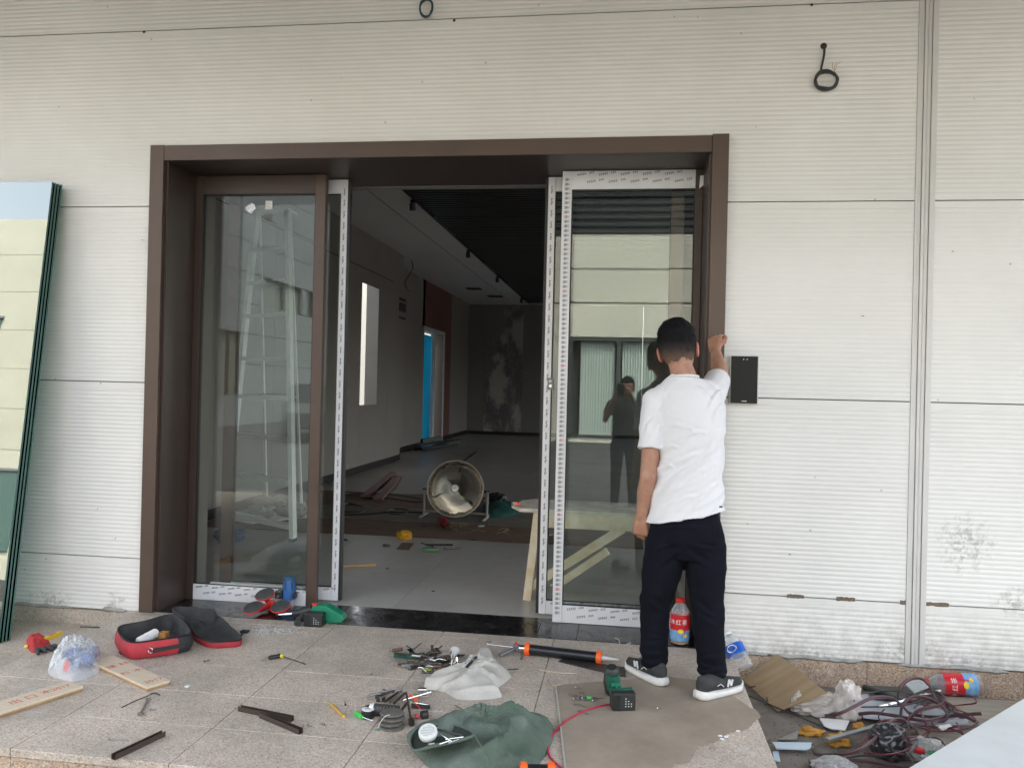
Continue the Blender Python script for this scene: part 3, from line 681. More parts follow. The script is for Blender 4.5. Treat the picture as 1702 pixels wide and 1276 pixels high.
wd = MB().box((-1.5, OY-.06, 2.68), (2.2, OY+.03, 2.76)).box((-1.5, OY-.06, 0), (2.2, OY+.03, .07)).box((-1.5, OY-.06, .07), (-1.42, OY+.03, 2.68)).box((2.12, OY-.06, .07), (2.2, OY+.03, 2.68)).box((-.2, OY-.06, .07), (-.08, OY+.03, 2.68)).box((.95, OY-.06, .07), (1.07, OY+.03, 2.68)).build('window_frame', mat('dark_grey_frame', (.06, .065, .06), .4), ob_)
M_CURT = mat('pale_curtain', (.5, .56, .5), .8)
for x0, x1 in ((-1.2, -.25), (-.05, .9), (1.1, 2.1)):
    mb = MB(); n = 60; vs_ = []
    for i in range(n+1):
        x = x0+(x1-x0)*i/n; vs_ += [(x, OY-.14+.035*math.sin(i*1.35+.6*math.sin(i*.3)), z) for z in (.05, 2.66)]
    mb.add(vs_, [(2*i, 2*i+2, 2*i+3, 2*i+1) for i in range(n)]); mb.build('curtain', M_CURT, wd, smooth=True, recalc=False, auto=180)
# left wing running towards the road
def mir(px, py, x=-12.6, yg=.31):
    q = X(px, py, x); return V((q.x, 2*yg-q.y, q.z))
wgy = [mir(440, 380).y, mir(502, 400).y, mir(512, 400).y, mir(524, 400).y]
print('WGY', wgy, [mir(445, 365).z, mir(445, 410).z, mir(500, 432).z, mir(391, 385).z, mir(518, 443).z, mir(391, 439).z])
wg = thing('side_wing', (-12.6, -20, -.15), 'long pale panelled wing with high windows along the yard', 'building')
for k in range(10):
    z0, z1 = -.15+k*1.03, -.15+(k+1)*1.03-.02
    if k == 4:
        for a, b in ((-45, wgy[3]), (wgy[2], wgy[1]), (wgy[0], -14.4)): MB().box((-12.9, a, z0), (-12.6, b, z1)).build('wall_panel', M_PALEW, wg)
    elif k in (1, 2) :
        for a, b in ((-45, -30), (-28.4, -20), (-18.6, -14.4)): MB().box((-12.9, a, z0), (-12.6, b, z1)).build('wall_panel', M_PALEW, wg)
    else:
        MB().box((-12.9, -45, z0), (-12.6, -14.4, z1)).build('wall_panel', M_PALEW, wg)
for a, b, z0, z1 in ((wgy[1], wgy[0], 3.97, 4.98), (wgy[3], wgy[2], 3.97, 4.98), (-30, -28.4, .88, 2.92), (-20, -18.6, .88, 2.92)):
    w_ = MB().box((-12.7, a, z0), (-12.62, a+.06, z1)).box((-12.7, b-.06, z0), (-12.62, b, z1)).box((-12.7, a+.06, z1-.06), (-12.62, b-.06, z1)).box((-12.7, (a+b)/2-.03, z0), (-12.62, (a+b)/2+.03, z1-.06)).build('window', M_GAP, wg)
    MB().box((-12.85, a, z0), (-12.72, b, z1)).build('pane', mat('dusky_pane', (.2, .21, .17), .15), w_)
MB().box((-13.3, -45, -.15), (-12.91, -14.4, 10.1)).build('backing', M_GAP, wg)
lbk = thing('corner_building', (-20, -14, -.15), 'cream panelled corner block mirrored in the leaning glass sheets', 'building')
for k in range(9):
    z0, z1 = -.15+k*1.03, -.15+(k+1)*1.03-.012
    for a, b in ((-42, -12.4),): MB().box((a, -14.3, z0), (b, -14, z1)).build('wall_panel', M_CREAM, lbk)
MB().box((-42, -14.7, -.15), (-12.4, -14.31, 9.05)).build('backing', M_CREAM, lbk)
for a, b, z0, z1 in ((-16.6, -15.9, 4.6, 6.3), (-20.5, -18.2, 4.6, 6.3), (-17.6, -14.4, .5, 2.4)):
    w_ = MB().box((a, -13.995, z0), (b, -13.96, z1)).build('window', mat('teal_grey_pane', (.12, .19, .17), .2), lbk); MB().box((a-.06, -13.99, z1+.005), (b+.06, -13.93, z1+.07)).build('window_head', M_PALEW, w_)
# ============================================================ LEANING GLASS SHEETS
M_SHEET = glass('green_float_glass', (.72, .94, .86), 1.52, 4.6, gt=(.93, 1, .95))
M_SEDGE = mat('dark_green_glass_edge', (.06, .15, .125), .15)
for i, (yb, yt, xr, w) in enumerate(((-.430, -.108, -3.318, 'frontmost of the four sheets'), (-.408, -.088, -3.314, 'second from the front'), (-.386, -.068, -3.311, 'third from the front'), (-.364, -.048, -3.307, 'hindmost, closest to the ribbed wall'))):
    z0, z1 = -.098, 2.486; th_ = .013; d = V((0, yt-yb, z1-z0)).normalized(); n_ = V((0, d.z, -d.y))
    t = thing('glass_sheet', (xr, yb, z0), 'tall greenish glass sheet leaning on the white wall, ' + w, 'glass sheet', 'glass sheets leaning against the panel wall')
    a, b = V((xr, yb, z0)), V((xr, yt, z1)); c, e = V((-5.6, yb, z0)), V((-5.6, yt, z1)); q = n_*th_
    mb = MB(); mb.add([a, b, e, c], [(0, 1, 2, 3)]); mb.add([a+q, b+q, e+q, c+q], [(3, 2, 1, 0)])
    mb.build('pane', M_SHEET, t, recalc=False)
    ed = MB(); ed.add([a, a+q, b+q, b, c, c+q, e+q, e], [(0, 1, 2, 3), (3, 2, 6, 7), (0, 4, 5, 1)]); ed.build('polished_edge', M_SEDGE, t)
c_ = W(62, 317, -.128)
k = MB(); k.prism([(c_.x+.02*math.cos(a)*(1+.4*math.sin(3*a)), c_.z+.02*math.sin(a)) for a in [i*.7 for i in range(9)]], 0, .001, Matrix(((1, 0, 0, 0), (0, 0, -1, c_.y-.003), (0, 1, 0, 0), (0, 0, 0, 1))))
tag(MB().box((-5.2, -.52, -.098), (-3.4, -.46, -.06)).build('timber_batten', mat('dark_red_timber', (.16, .045, .03), .7, var=.3), None, base=(-4, -.49, -.1)), 'dark red timber batten in front of the foot of the leaning glass', 'batten')

# ============================================================ THINGS ON THE WALL
# card reader
a, b = W(1214, 591, -.03), W(1260, 671, -.03)
rd = thing('card_reader', ((a.x+b.x)/2, 0, b.z), 'black upright intercom box with silver rim on the white wall right of the portal', 'intercom')
MB().box((a.x, -.03, b.z), (b.x, -.001, a.z)).build('silver_case', mat('silver_plastic', (.5, .51, .5), .35, .5), rd, bevel=.002)
MB().box((a.x+.004, -.036, b.z+.001), (b.x-.006, -.0305, a.z-.002)).build('glossy_front', mat('glossy_black_glass', (.006, .009, .011), .15, spec=.12), rd, bevel=.001)
M_WH = mat('white_plastic', (.75, .75, .74), .4)
cx = (a.x+b.x)/2
for dx in (-.006, .012): MB().lathe([(.0025, 0), (.0025, .001)], 10, Matrix.Translation((cx+dx, -.0362, a.z-.018)) @ Matrix.Rotation(R(90), 4, 'X')).build('indicator_lamp', M_WH, rd)
MB().box((cx-.012, -.0368, b.z+.0105), (cx+.014, -.0361, b.z+.014)).build('silver_mark', M_WH, rd)
def coil(name, cxp, czp, rx, rz, turns, r, m, label, lead=None, seed=1, off=.02):
    rr = random.Random(seed); c = W(cxp, czp, -off); pts = []
    if lead:
        l = [W(*q, 0) for q in lead]; pts += [l[0]+V((0, .0, 0)), l[0]+V((0, -.012, -.004))] + [q+V((0, -off, 0)) for q in l[1:]]
    n = 10; ph = rr.random()*6
    for i in range(turns*n):
        t = ph+2*math.pi*i/n; k_ = 1+.13*math.sin(i*.61+seed)+rr.uniform(-.05, .05)
        pts.append(V((c.x+rx*k_*math.cos(t), -off+rr.uniform(-.008, .01)-.002*(i/n), c.z+rz*k_*math.sin(t))))
    t = thing(name, (c.x, 0, c.z), label, 'cable')
    MB().tube(catmull(pts, 4), r, 6).build('wire', m, t, smooth=True)
    k = MB()
    for j in range(3): k.tube([pts[-1], pts[-1]+V((.012*(j-1), -.006, .03+.006*j)), pts[-1]+V((.02*(j-1)+.01, -.004, .055))], .0012, 5)
    k.build('bare_wire_end', mat('bare_copper', (.45, .3, .15), .4, .8), t)
    return t
M_CABLE = mat('dark_grey_cable', (.035, .035, .038), .5)
cw = coil('cable_coil', 1371, 135, .056, .047, 5, .0062, M_CABLE, 'dark wire coil hanging from a hole in the white wall at upper right', [(1369, 77), (1368, 95), (1363, 122)], 3)
h_ = W(1369, 77, 0)
MB().lathe([(.017, 0), (.016, .004), (.008, .005)], 14, Matrix.Translation(h_) @ Matrix.Rotation(R(90), 4, 'X')).build('hole_grommet', mat('brown_grommet', (.05, .035, .025), .7), cw)
coil('cable_coil', 710, 14, .036, .05, 3, .0048, mat('teal_cable', (.02, .055, .06), .5), 'small dark teal wire coil hanging at the top edge of the wall', [(711, -18), (704, -8)], 7)
for i, (px, py, w) in enumerate(((240, 54, 'over the left glass'), (755, 35, 'beside the small coil above the portal'), (1349, 9, 'above the upper right coil'))):
    c = W(px, py, 0); s_ = thing('wall_screw', c, 'tiny dark screw on the upper panel joint ' + w, 'screw')
    MB().lathe([(.004, 0), (.008, .004), (.006, .007)], 8, Matrix.Translation(c) @ Matrix.Rotation(R(90), 4, 'X')).build('screw_head', M_GAP, s_)
for px, py, w in ((237, 399, 'left of the portal'), (1433, 525, 'on the right bay'), (1312, 920, 'low on the right bay')):
    c = W(px, py, 0); s_ = thing('nail', c, 'tiny nail stub sticking from the white wall ' + w, 'nail')
    MB().tube([c, c+V((.004, -.012, -.002))], .0022, 6).build('shank', M_GAP, s_)

# ============================================================ HELPERS FOR SMALL THINGS
M_STEEL = mat('worn_steel', (.36, .35, .34), .38, .85, var=.3, vscale=60)
M_STEELD = mat('dark_steel', (.09, .085, .08), .45, .6, var=.4, vscale=60)
M_CHROME = mat('chrome', (.7, .7, .7), .15, 1.)
M_RUB = mat('black_rubber', (.018, .018, .019), .6, var=.3, vscale=40)
M_BPL = mat('black_tool_plastic', (.02, .022, .023), .45, bump=.1, bscale=300)
M_GPL = mat('green_tool_plastic', (.01, .22, .12), .4, var=.1)
M_DGPL = mat('dark_green_tool_plastic', (.01, .09, .06), .4)
M_RPL = mat('red_plastic', (.6, .03, .03), .4)
M_ORG = mat('orange_plastic', (.85, .13, .02), .45)
M_YEL = mat('yellow_plastic', (.75, .6, .02), .4)
M_BLU = mat('blue_tool_plastic', (.02, .11, .32), .4)
M_PALEMARK = mat('pale_print', (.55, .56, .55), .5)
def xy(p, q, z=0): return F(p, q, z)
def dirn(p, q): return (q-p).normalized()
def blanket(outline, H, m, name, parent, base=0., rings=10, per=5, fold=.35, fs=14., seed=0, p=2.2, zf=None, top=None, close=True):
    """a slumped sheet or bag over a star-shaped footprint"""
    o = catmull([V((a.x, a.y, 0)) for a in outline], per, True); n = len(o); c = sum(o, V((0, 0, 0)))/n
    if top: c = V((top.x, top.y, 0))
    vs_ = []; mb = MB()
    for r in range(rings+1):
        t = 1-r/rings
        for i, q in enumerate(o):
            s = c+(q-c)*(t**.85)
            h = (1-t**p)**.75 if t < 1 else 0.
            f_ = noise.noise(V((s.x*fs, s.y*fs, seed)))*fold + abs(noise.noise(V((s.x*fs*2.1, s.y*fs*1.3, seed+9))))*fold*.9
            z = base+.0015+H*h*(1-fold*.5+f_)
            if zf: z += zf(s)*h
            w = V((noise.noise(V((i*.31, seed, r*.3))), noise.noise(V((seed, i*.31, r*.3))), 0))*H*.12*(1 if 0 < t < 1 else .4)
            vs_.append(V((s.x, s.y, z))+w)
    fs_ = [(r*n+i, r*n+(i+1) % n, (r+1)*n+(i+1) % n, (r+1)*n+i) for r in range(rings) for i in range(n)]
    mb.add(vs_, fs_)
    if close: mb.add([V((q.x, q.y, base+.0012)) for q in [v for v in vs_[:n]]], [tuple(range(n-1, -1, -1))])
    return mb.build(name, m, parent, smooth=True, auto=70)
def slab_px(outline, z0, z1, m, name, parent=None, bevel=.001, base=None):
    pts = [F(a, b, z1) for a, b in outline]; mb = MB(); mb.prism([(q.x, q.y) for q in pts], z0, z1); return mb.build(name, m, parent, bevel=bevel, base=base)
def screw(p, yaw_, L, m, r=.0026, label=None, tilt=0., group=None):
    d = V((math.cos(yaw_)*math.cos(tilt), math.sin(yaw_)*math.cos(tilt), math.sin(tilt)))
    o = p+V((0, 0, r*2)); t = thing('screw', p, label, 'screw', group)
    MB().tube([o, o+d*L*.85, o+d*L], [r*.7, r*.7, r*.15], 6).build('shank', m, t)
    MB().tube([o-d*.003, o], [r*2, r*1.5], 8).build('head', m, t)
    return t

# ============================================================ TIMBER, BAG AND SCRAPS AT LEFT
M_PINE = mat('pale_pine', (.56, .46, .33), .7, var=.18, vscale=8, stretch=(1, 12, 12), c2=(.62, .54, .42))
M_PINE_D = mat('pine_edge', (.42, .26, .13), .75, var=.3, vscale=12)
M_STAMP = mat('red_stamp_ink', (.5, .09, .08), .7)
def plank(pa, pb, wpx, label, txt, flip=0):
    a, b = F(*pa, .022), F(*pb, .022); d = dirn(a, b); c2 = F(*wpx, .022); s = (c2-b); s = s-d*s.dot(d); w = s.length; s.normalize()
    t = thing('plank', (a+b)/2-V((0, 0, .022)), label, 'plank'); L = (b-a).length
    M = Matrix((d, s, V((0, 0, 1)))).transposed().to_4x4() if d.cross(s).z > 0 else Matrix((d, s, V((0, 0, 1)))).transposed().to_4x4()
    M.translation = V((a.x, a.y, 0))
    MB().box((0, 0, .0115), (L, w, .022), M).build('top_layer', M_PINE, t, bevel=.0012)
    MB().box((.004, .002, .001), (L-.003, w-.003, .0105), M).build('bottom_layer', M_PINE_D, t, bevel=.0012)
    up = s if flip == 0 else -s
    for tx, fx, fy, sz, rot in txt:
        x_ = d if rot == 0 else s; 
        Mt = Matrix((x_, V((0, 0, 1)).cross(x_), V((0, 0, 1)))).transposed().to_4x4(); Mt.translation = V((a.x, a.y, .0222))+d*L*fx+s*w*fy
        text_obj('red_stamp', tx, sz, M_STAMP, t, Mt, .0002)
    return t
plank((-60, 1183), (112, 1130), (133, 1141), 'short pale plank with red stamped print at the left edge of the porch', [('出 口 木', .55, .5, .05, 0), ('2017', .85, .5, .04, 0)])
plank((244, 1141), (150, 1098), (180, 1085), 'pale plank with red stamped print below the red tool bag', [('2017', .1, .55, .042, 1), ('杉 木', .45, .5, .045, 1), ('建 材', .7, .5, .045, 1)])
# clear plastic bag with blue things
M_CLEAR = film('clear_plastic', (.8, .84, .88), .2, .9, .08)
pb = thing('plastic_bag', F(125, 1115), 'crumpled clear plastic bag with blue and red things inside', 'plastic bag')
ol = [F(*q) for q in ((80, 1118), (96, 1128), (122, 1133), (148, 1126), (168, 1112), (166, 1092), (150, 1080), (120, 1076), (96, 1084), (86, 1100))]
blanket(ol, .115, M_CLEAR, 'plastic_skin', pb, rings=16, per=7, fold=.38, fs=22, seed=3, p=2.6)
def crumple(loc, r, m, name, parent, seed=0, sq=(1, 1, .7), amp=.3, fs=26, sub=4):
    bm = bmesh.new(); bmesh.ops.create_icosphere(bm, subdivisions=sub, radius=1)
    for v in bm.verts:
        d1 = noise.voronoi(v.co*2.1+V((seed, 0, 0)))[0]; d2 = noise.voronoi(v.co*4.7+V((0, seed, 0)))[0]
        n_ = noise.noise(v.co*1.7+V((seed, 3, 0)))*amp*.8 + (d1[1]-d1[0])*amp*.75 + (d2[1]-d2[0])*amp*.35
        q = v.co*(1-amp*.3+n_); v.co = V((q.x*r*sq[0], q.y*r*sq[1], max(q.z, -.75)*r*sq[2]))
    me = bpy.data.meshes.new(name); bm.to_mesh(me); bm.free(); me.materials.append(m)
    o = woff(parent) if parent is not None else V((0, 0, 0))
    me.transform(Matrix.Translation(V(loc)-o)); me.polygons.foreach_set('use_smooth', [True]*len(me.polygons))
    ob = bpy.data.objects.new(name, me); col.objects.link(ob)
    if parent is not None: ob.parent = parent
    return ob
for i, (px, py, r, c) in enumerate(((138, 1108, .05, (.12, .2, .5)), (122, 1100, .045, (.2, .32, .6)), (148, 1098, .04, (.3, .42, .65)))):
    crumple(F(px, py)+V((0, 0, .038)), r, mat('blue_wrapping%d' % 0 if False else 'blue_wrapping', c, .6, var=.5, vscale=30), 'blue_wrapper', pb, i+2, amp=.5)
crumple(F(110, 1118)+V((0, 0, .03)), .022, M_RPL, 'red_wrapper', pb, 8, sq=(.6, .6, 1.4))
# red tool bag
M_BAGR = mat('red_nylon', (.46, .035, .05), .7, var=.25, vscale=9, bump=.25, bscale=220); M_BAGB = mat('black_nylon', (.022, .023, .026), .65, var=.4, vscale=12, bump=.25, bscale=220); M_BAGI = mat('dusty_bag_lining', (.05, .052, .052), .8, var=.5, vscale=14)
tb = thing('tool_bag', F(260, 1070), 'open red and black tool bag with its dark lid folded out to the right', 'tool bag')
rim = catmull([F(a, b, .085) for a, b in ((200, 1040), (240, 1032), (280, 1021), (298, 1026), (314, 1043), (312, 1055), (262, 1063), (218, 1067), (198, 1054))], 5, True)
n = len(rim); cc = sum(rim, V((0, 0, 0)))/n
def ringz(s, z, k=0): return [V((cc.x+(q.x-cc.x)*s, cc.y+(q.y-cc.y)*s, z+k*noise.noise(q*9))) for q in rim]
def loft(rings, closed=True):
    mb = MB(); m_ = len(rings[0]); vs_ = [v for r in rings for v in r]
    mb.add(vs_, [(j*m_+i, j*m_+(i+1) % m_, (j+1)*m_+(i+1) % m_, (j+1)*m_+i) for j in range(len(rings)-1) for i in range(m_)]); return mb
bd = loft([ringz(.9, .002), ringz(1.0, .006), ringz(1.07, .03, .006), ringz(1.06, .06, .006), ringz(1.0, .082)]); bd.add(ringz(.9, .0018), [tuple(range(n))])
body = bd.build('bag_body', [M_BAGR, M_BAGB], tb, smooth=True)
for pl_ in body.data.polygons:
    c = pl_.center+woff(body)
    if c.x > F(302, 1075, .03).x or c.y > cc.y+.03: pl_.material_index = 1
loft([ringz(1.0, .0825), ringz(1.015, .088), ringz(.98, .089), ringz(.965, .084)]).build('zip_rim', M_BAGB, tb, smooth=True)
li = loft([ringz(.97, .085), ringz(.93, .05, .01), ringz(.86, .012)]); li.add(ringz(.86, .0115), [tuple(range(n-1, -1, -1))]); li.build('lining', M_BAGI, tb, smooth=True, recalc=False)
lid = catmull([F(a, b, .02) for a, b in ((286, 1022), (330, 1022), (362, 1026), (384, 1044), (402, 1062), (392, 1069), (350, 1070), (325, 1060), (314, 1046))], 5, True)
nl = len(lid); lc = sum(lid, V((0, 0, 0)))/nl
def lring(s, z): return [V((lc.x+(q.x-lc.x)*s, lc.y+(q.y-lc.y)*s, z+.008*noise.noise(q*14)+ (.03 if q.x < lc.x-.08 else 0)*(s > .9))) for q in lid]
lb_ = loft([lring(.98, .003), lring(1.0, .012), lring(1.0, .03), lring(.96, .036), lring(.93, .028), lring(.7, .012), lring(.3, .010)]); lb_.add(lring(.3, .0101), [tuple(range(nl-1, -1, -1))])
lob = lb_.build('bag_lid', [M_BAGB, M_BAGI, M_BAGR], tb, smooth=True, recalc=False)
for i, pl_ in enumerate(lob.data.polygons): pl_.material_index = 1 if i >= nl*3 else (2 if i < nl*2 and (pl_.center+woff(lob)).y < lc.y-.05 else 0)
a, b = F(262, 1077, .055), F(300, 1070, .055)
p0, p1 = F(256, 1080, .045)+V((0, -.01, 0)), F(308, 1071, .05)+V((0, -.004, 0)); MB().bar(p0, p1, .006, .018, (0, 0, 1)).build('side_strap', M_BAGB, tb)
rg = F(253, 1079, .045)+V((0, -.014, 0)); MB().tube([rg+V((.013*math.cos(t), -.002*math.sin(t), .013*math.sin(t))) for t in [i*2*math.pi/16 for i in range(17)]], .0018, 6).build('ring', M_CHROME, tb, smooth=True)
MB().tube(catmull([F(384, 1043, .02), F(392, 1052, .012), F(400, 1056, .006), F(404, 1050, .006)], 4), .005, 6).build('lid_strap', M_BAGB, tb, smooth=True)
bk = MB(); q = F(407, 1048, .01); bk.box((q.x-.02, q.y-.014, .002), (q.x+.02, q.y-.006, .014)).box((q.x-.02, q.y+.006, .002), (q.x+.02, q.y+.014, .014)).box((q.x-.02, q.y-.006, .002), (q.x-.012, q.y+.006, .014)).box((q.x+.008, q.y-.006, .002), (q.x+.02, q.y+.006, .014)); bk.build('buckle', M_BPL, tb)
crumple(F(203, 1090)+V((0, .02, .012)), .028, M_BAGB, 'carry_handle', tb, 4, sq=(1.1, .5, .4), amp=.2)
# things in the bag
q0, q1 = F(232, 1066, .05), F(258, 1052, .055)
sp_ = [q0.lerp(q1, t/60)+V((0, 0, .014+.0*t))+V((0, .016*math.cos(t*.9), .016*math.sin(t*.9))) for t in range(61)]
hb = thing('corrugated_hose', q0-V((0, 0, .04)), 'short white corrugated hose lying in the red tool bag', 'hose')
pts = [q0.lerp(q1, i/40) for i in range(41)]; MB().tube(pts, [.022+.003*math.sin(i*1.15) for i in range(41)], 14).build('tube', M_WH, hb, smooth=True, auto=180)
q = F(272, 1050, .06); tag(MB().box((q.x-.018, q.y-.02, .03), (q.x+.02, q.y+.02, .062)).build('small_box', mat('orange_card', (.6, .28, .08), .7, var=.4, vscale=40), None, bevel=.002, base=(q.x, q.y, .03)), 'small orange box inside the red tool bag', 'box')
# gloves and the yellow level
gl = thing('work_glove', F(70, 1070), 'red and grey work glove lying by the left porch corner', 'glove')
gz = -.0
blanket([F(*q_, .01) for q_ in ((44, 1060), (46, 1073), (56, 1082), (80, 1074), (84, 1066), (68, 1052), (54, 1052))], .035, mat('red_knit', (.5, .03, .03), .8, var=.3, vscale=50), 'glove_palm', gl, rings=6, per=4, fold=.4, fs=40)
for i in range(4):
    a = F(60+8*i, 1079-1.5*i, .012); b = F(64+12*i, 1086-3.5*i, .01)
    MB().tube([a, (a+b)/2+V((0, 0, .006)), b], [.011, .011, .008], 8).build('glove_finger', mat('dark_grey_knit', (.05, .05, .052), .85), gl, smooth=True)
M_LEV = mat('yellow_level', (.72, .5, .03), .4)
a, b = F(72, 1064, .02), F(99, 1052, .02)
lv = thing('spirit_level', F(86, 1058), 'small yellow spirit level sticking out beside the red glove', 'spirit level')
MB().bar(a+V((0, .01, 0)), b+V((0, .01, 0)), .02, .022).build('level_body', M_LEV, lv, bevel=.002); m0 = (a+b)/2+V((0, .01, .0115)); MB().bar(m0-dirn(a, b)*.03, m0+dirn(a, b)*.02, .008, .002).build('vial_slot', M_RPL, lv)
q = F(44, 1074, .01); crumple(q, .014, M_LEV, 'glove_cuff_tab', gl, 3, sq=(.7, .7, .8), amp=.1, sub=2)
# dark strip at the wall foot
a, b = F(134, 1041, .003), F(165, 1042, .003); tag(MB().bar(a, b, .012, .004).build('metal_strip', M_STEELD, None, base=a), 'short dark metal strip lying by the wall behind the plastic bag', 'metal strip')
# hex key, spanner, screws
pts = catmull([F(202, 1175, .005), F(225, 1164, .005), F(243, 1157, .006), F(252, 1152, .006), F(259, 1151, .006), F(265, 1154, .006)], 5)
tag(MB().tube(pts, [.0022]*(len(pts)-12)+[.0032]*12, 7).build('tyre_iron', M_STEELD, None, smooth=True, base=F(230, 1163)), 'thin dark bent rod lying across the small spanner', 'rod')
sn = thing('spanner', F(240, 1175), 'small double ended grey spanner on the porch floor', 'spanner')
a, b = F(246, 1162, .004), F(234, 1186, .004); d = dirn(a, b); s = V((0, 0, 1)).cross(d)
def spanner_poly(L, w):
    h = w*2.3; out = []
    out += [(0, w*.5), (L-h*.6, w*.45), (L, h*.62), (L+h*.85, h*.6), (L+h*.35, h*.25), (L+h*.35, -h*.2), (L+h*.9, -h*.45), (L+h*.1, -h*.65), (L-h*.6, -w*.45), (0, -w*.5)]
    return out
M = frame_M(a, d, (0, 0, 1)); MB().prism(spanner_poly((b-a).length, .0085), 0, .005, M).build('shank', M_STEEL, sn, bevel=.0008)
M = frame_M(a, -d, (0, 0, 1)); MB().prism([(0, .004), (.004, .011), (.015, .012), (.009, .005), (.009, -.004), (.016, -.008), (.004, -.012), (0, -.004)], 0, .005, M).build('jaw', M_STEEL, sn, bevel=.0008)
sg = 'loose screws scattered on the porch slabs'
for px, py, ya, L, w in ((251, 1180, .1, .022, 'beside the small spanner'), (512, 1206, -.4, .022, 'just right of the paired channel offcuts'), (538, 1205, 2.9, .022, 'left of the green screwdriver tip'), (500, 1211, 1.2, .02, 'touching the right end of a channel offcut'), (182, 1230, .15, .07, 'long one near the single channel offcut'), (340, 1100, .9, .03, 'between the tool bag and the porch middle'), (574, 1172, 2.0, .035, 'dark one beside the yellow pencil'), (440, 1099, 3.6, .02, 'near the yellow collared screwdriver'), (617, 1122, 1.5, .02, 'above the heap of hand tools')):
    screw(F(px, py), ya, L, M_STEEL if px not in (340, 574) else M_STEELD, .0026, 'tiny loose screw, ' + w)
q = F(311, 1141); tag(MB().box((q.x-.008, q.y-.008, .001), (q.x+.01, q.y+.01, .006), None).build('paper_scrap', M_WH, None, base=q), 'tiny white square scrap below the plank', 'scrap')
# brown U channels
def channel(pa, pb, label, w=.02, z=0.):
    a, b = F(*pa, z), F(*pb, z); d = dirn(a, b); M = frame_M(a, d, (0, 0, 1)); L = (b-a).length; t = .0016
    t_ = thing('metal_channel', (a+b)/2, label, 'channel', 'brown metal channel offcuts')
    MB().prism([(-w/2, 0), (w/2, 0), (w/2, w), (w/2-t, w), (w/2-t, t), (-w/2+t, t), (-w/2+t, w), (-w/2, w)], 0, L, M @ Matrix(((0, 0, 1, 0), (1, 0, 0, 0), (0, 1, 0, 0), (0, 0, 0, 1)))).build('channel_profile', mat('brown_channel', (.07, .05, .042), .45, .4), t_)
    MB().box((.001, -w/2+t+.0005, t), (L-.001, w/2-t-.0005, t+.001), M).build('inner_web', M_STEELD, t_)
channel((188, 1262), (272, 1222), 'single brown metal channel offcut lying nearest the front edge of the porch')
channel((398, 1180), (486, 1198), 'upper of two crossed brown channel offcuts, mid porch')
channel((434, 1191), (500, 1219), 'lower of two crossed brown channel offcuts, mid porch')
# pencil
a, b = F(546, 1166, .006), F(571, 1190, .006); pe = thing('wooden_stick', (a+b)/2, 'yellow carpenter pencil left of the heap of hand tools', 'pencil')
MB().tube([a, a.lerp(b, .15), b], [.002, .007, .007], 6).build('pencil_body', mat('ochre_wood', (.5, .3, .08), .6), pe); MB().tube([b, b+dirn(a, b)*.002], .0055, 6).build('pencil_end', M_YEL, pe)
# small screwdriver with yellow collar
a, b, c = F(446, 1093, .012), F(466, 1089, .012), F(508, 1103, .004)
sd_ = thing('screwdriver', F(460, 1092), 'dark screwdriver with yellow collar left of the porch middle', 'screwdriver')
MB().tube([a, a.lerp(b, .2), a.lerp(b, .7), b], [.007, .011, .009, .012], 10).build('handle', M_BPL, sd_, smooth=True); MB().tube([b, b+dirn(b, c)*.018], [.011, .009], 10).build('collar', M_YEL, sd_, smooth=True); MB().tube([b+dirn(b, c)*.018, c], .0025, 6).build('blade', M_STEELD, sd_)
# glass dust
gd = MB(); rr = random.Random(4)
for i in range(420):
    px = 455+rr.gauss(0, 26); py = 1048+rr.gauss(0, 4.5)
    q = F(px, py); s = rr.uniform(.0008, .0028); gd.box((q.x-s, q.y-s*.7, .0005), (q.x+s, q.y+s*.8, .0005+s*.8))
st_ = gd.build('glass_grit', mat('white_grit', (.62, .64, .63), .5), None); struct(st_, 'stuff'); st_['label'] = 'white grit scattered in front of the green drill'
# grains and chips strewn over porch
gd = MB()
for i in range(900):
    px = rr.uniform(150, 1250); py = rr.uniform(1050, 1270); q = F(px, py)
    if q.y > -.02 or q.y < PY0+.02 or q.x > PX1-.02 or q.x < PX0+.02: continue
    s = rr.uniform(.0006, .0022); gd.box((q.x-s, q.y-s*.7, .0008), (q.x+s*1.4, q.y+s*.8, .0008+s*.6))
st_ = gd.build('porch_grit', mat('mixed_grit', (.3, .27, .23), .8, var=.7, vscale=80, c2=(.6, .58, .55)), None); struct(st_, 'stuff'); st_['label'] = 'small chips and sawdust strewn over the porch slabs'

# ============================================================ TOOLS BY THE THRESHOLD
M_CUP = mat('grey_suction_rubber', (.06, .065, .065), .4, var=.3, vscale=20)
sc_ = thing('suction_lifter', F(446, 1010), 'three pad glass suction lifter with red frame, pads facing up', 'suction lifter')
hub = F(452, 1003, .035); MB().tube([hub-V((0, 0, .03)), hub+V((0, 0, .02))], [.022, .02], 12).build('hub', M_RPL, sc_, smooth=True)
for px, py, z in ((440, 987, .085), (421, 1009, .05), (466, 1007, .065)):
    c = F(px, py, z); nrm = V((-.08, -.42, 1)).normalized(); M = frame_M(c, V((1, 0, .08)), nrm)
    MB().lathe([(.0, -.022), (.03, -.02), (.056, -.008), (.058, .0), (.055, .002)], 24, M, cap=False).build('pad_shell', M_RPL, sc_, smooth=True)
    MB().lathe([(.054, .0015), (.053, .0045), (.05, .004), (.03, .001), (.0, .0)], 24, M, cap=False).build('rubber_pad', M_CUP, sc_, smooth=True)
    MB().tube([c-nrm*.02, (c+hub)/2-V((0, 0, .02)), hub], [.018, .015, .018], 8).build('arm', M_RPL, sc_, smooth=True)
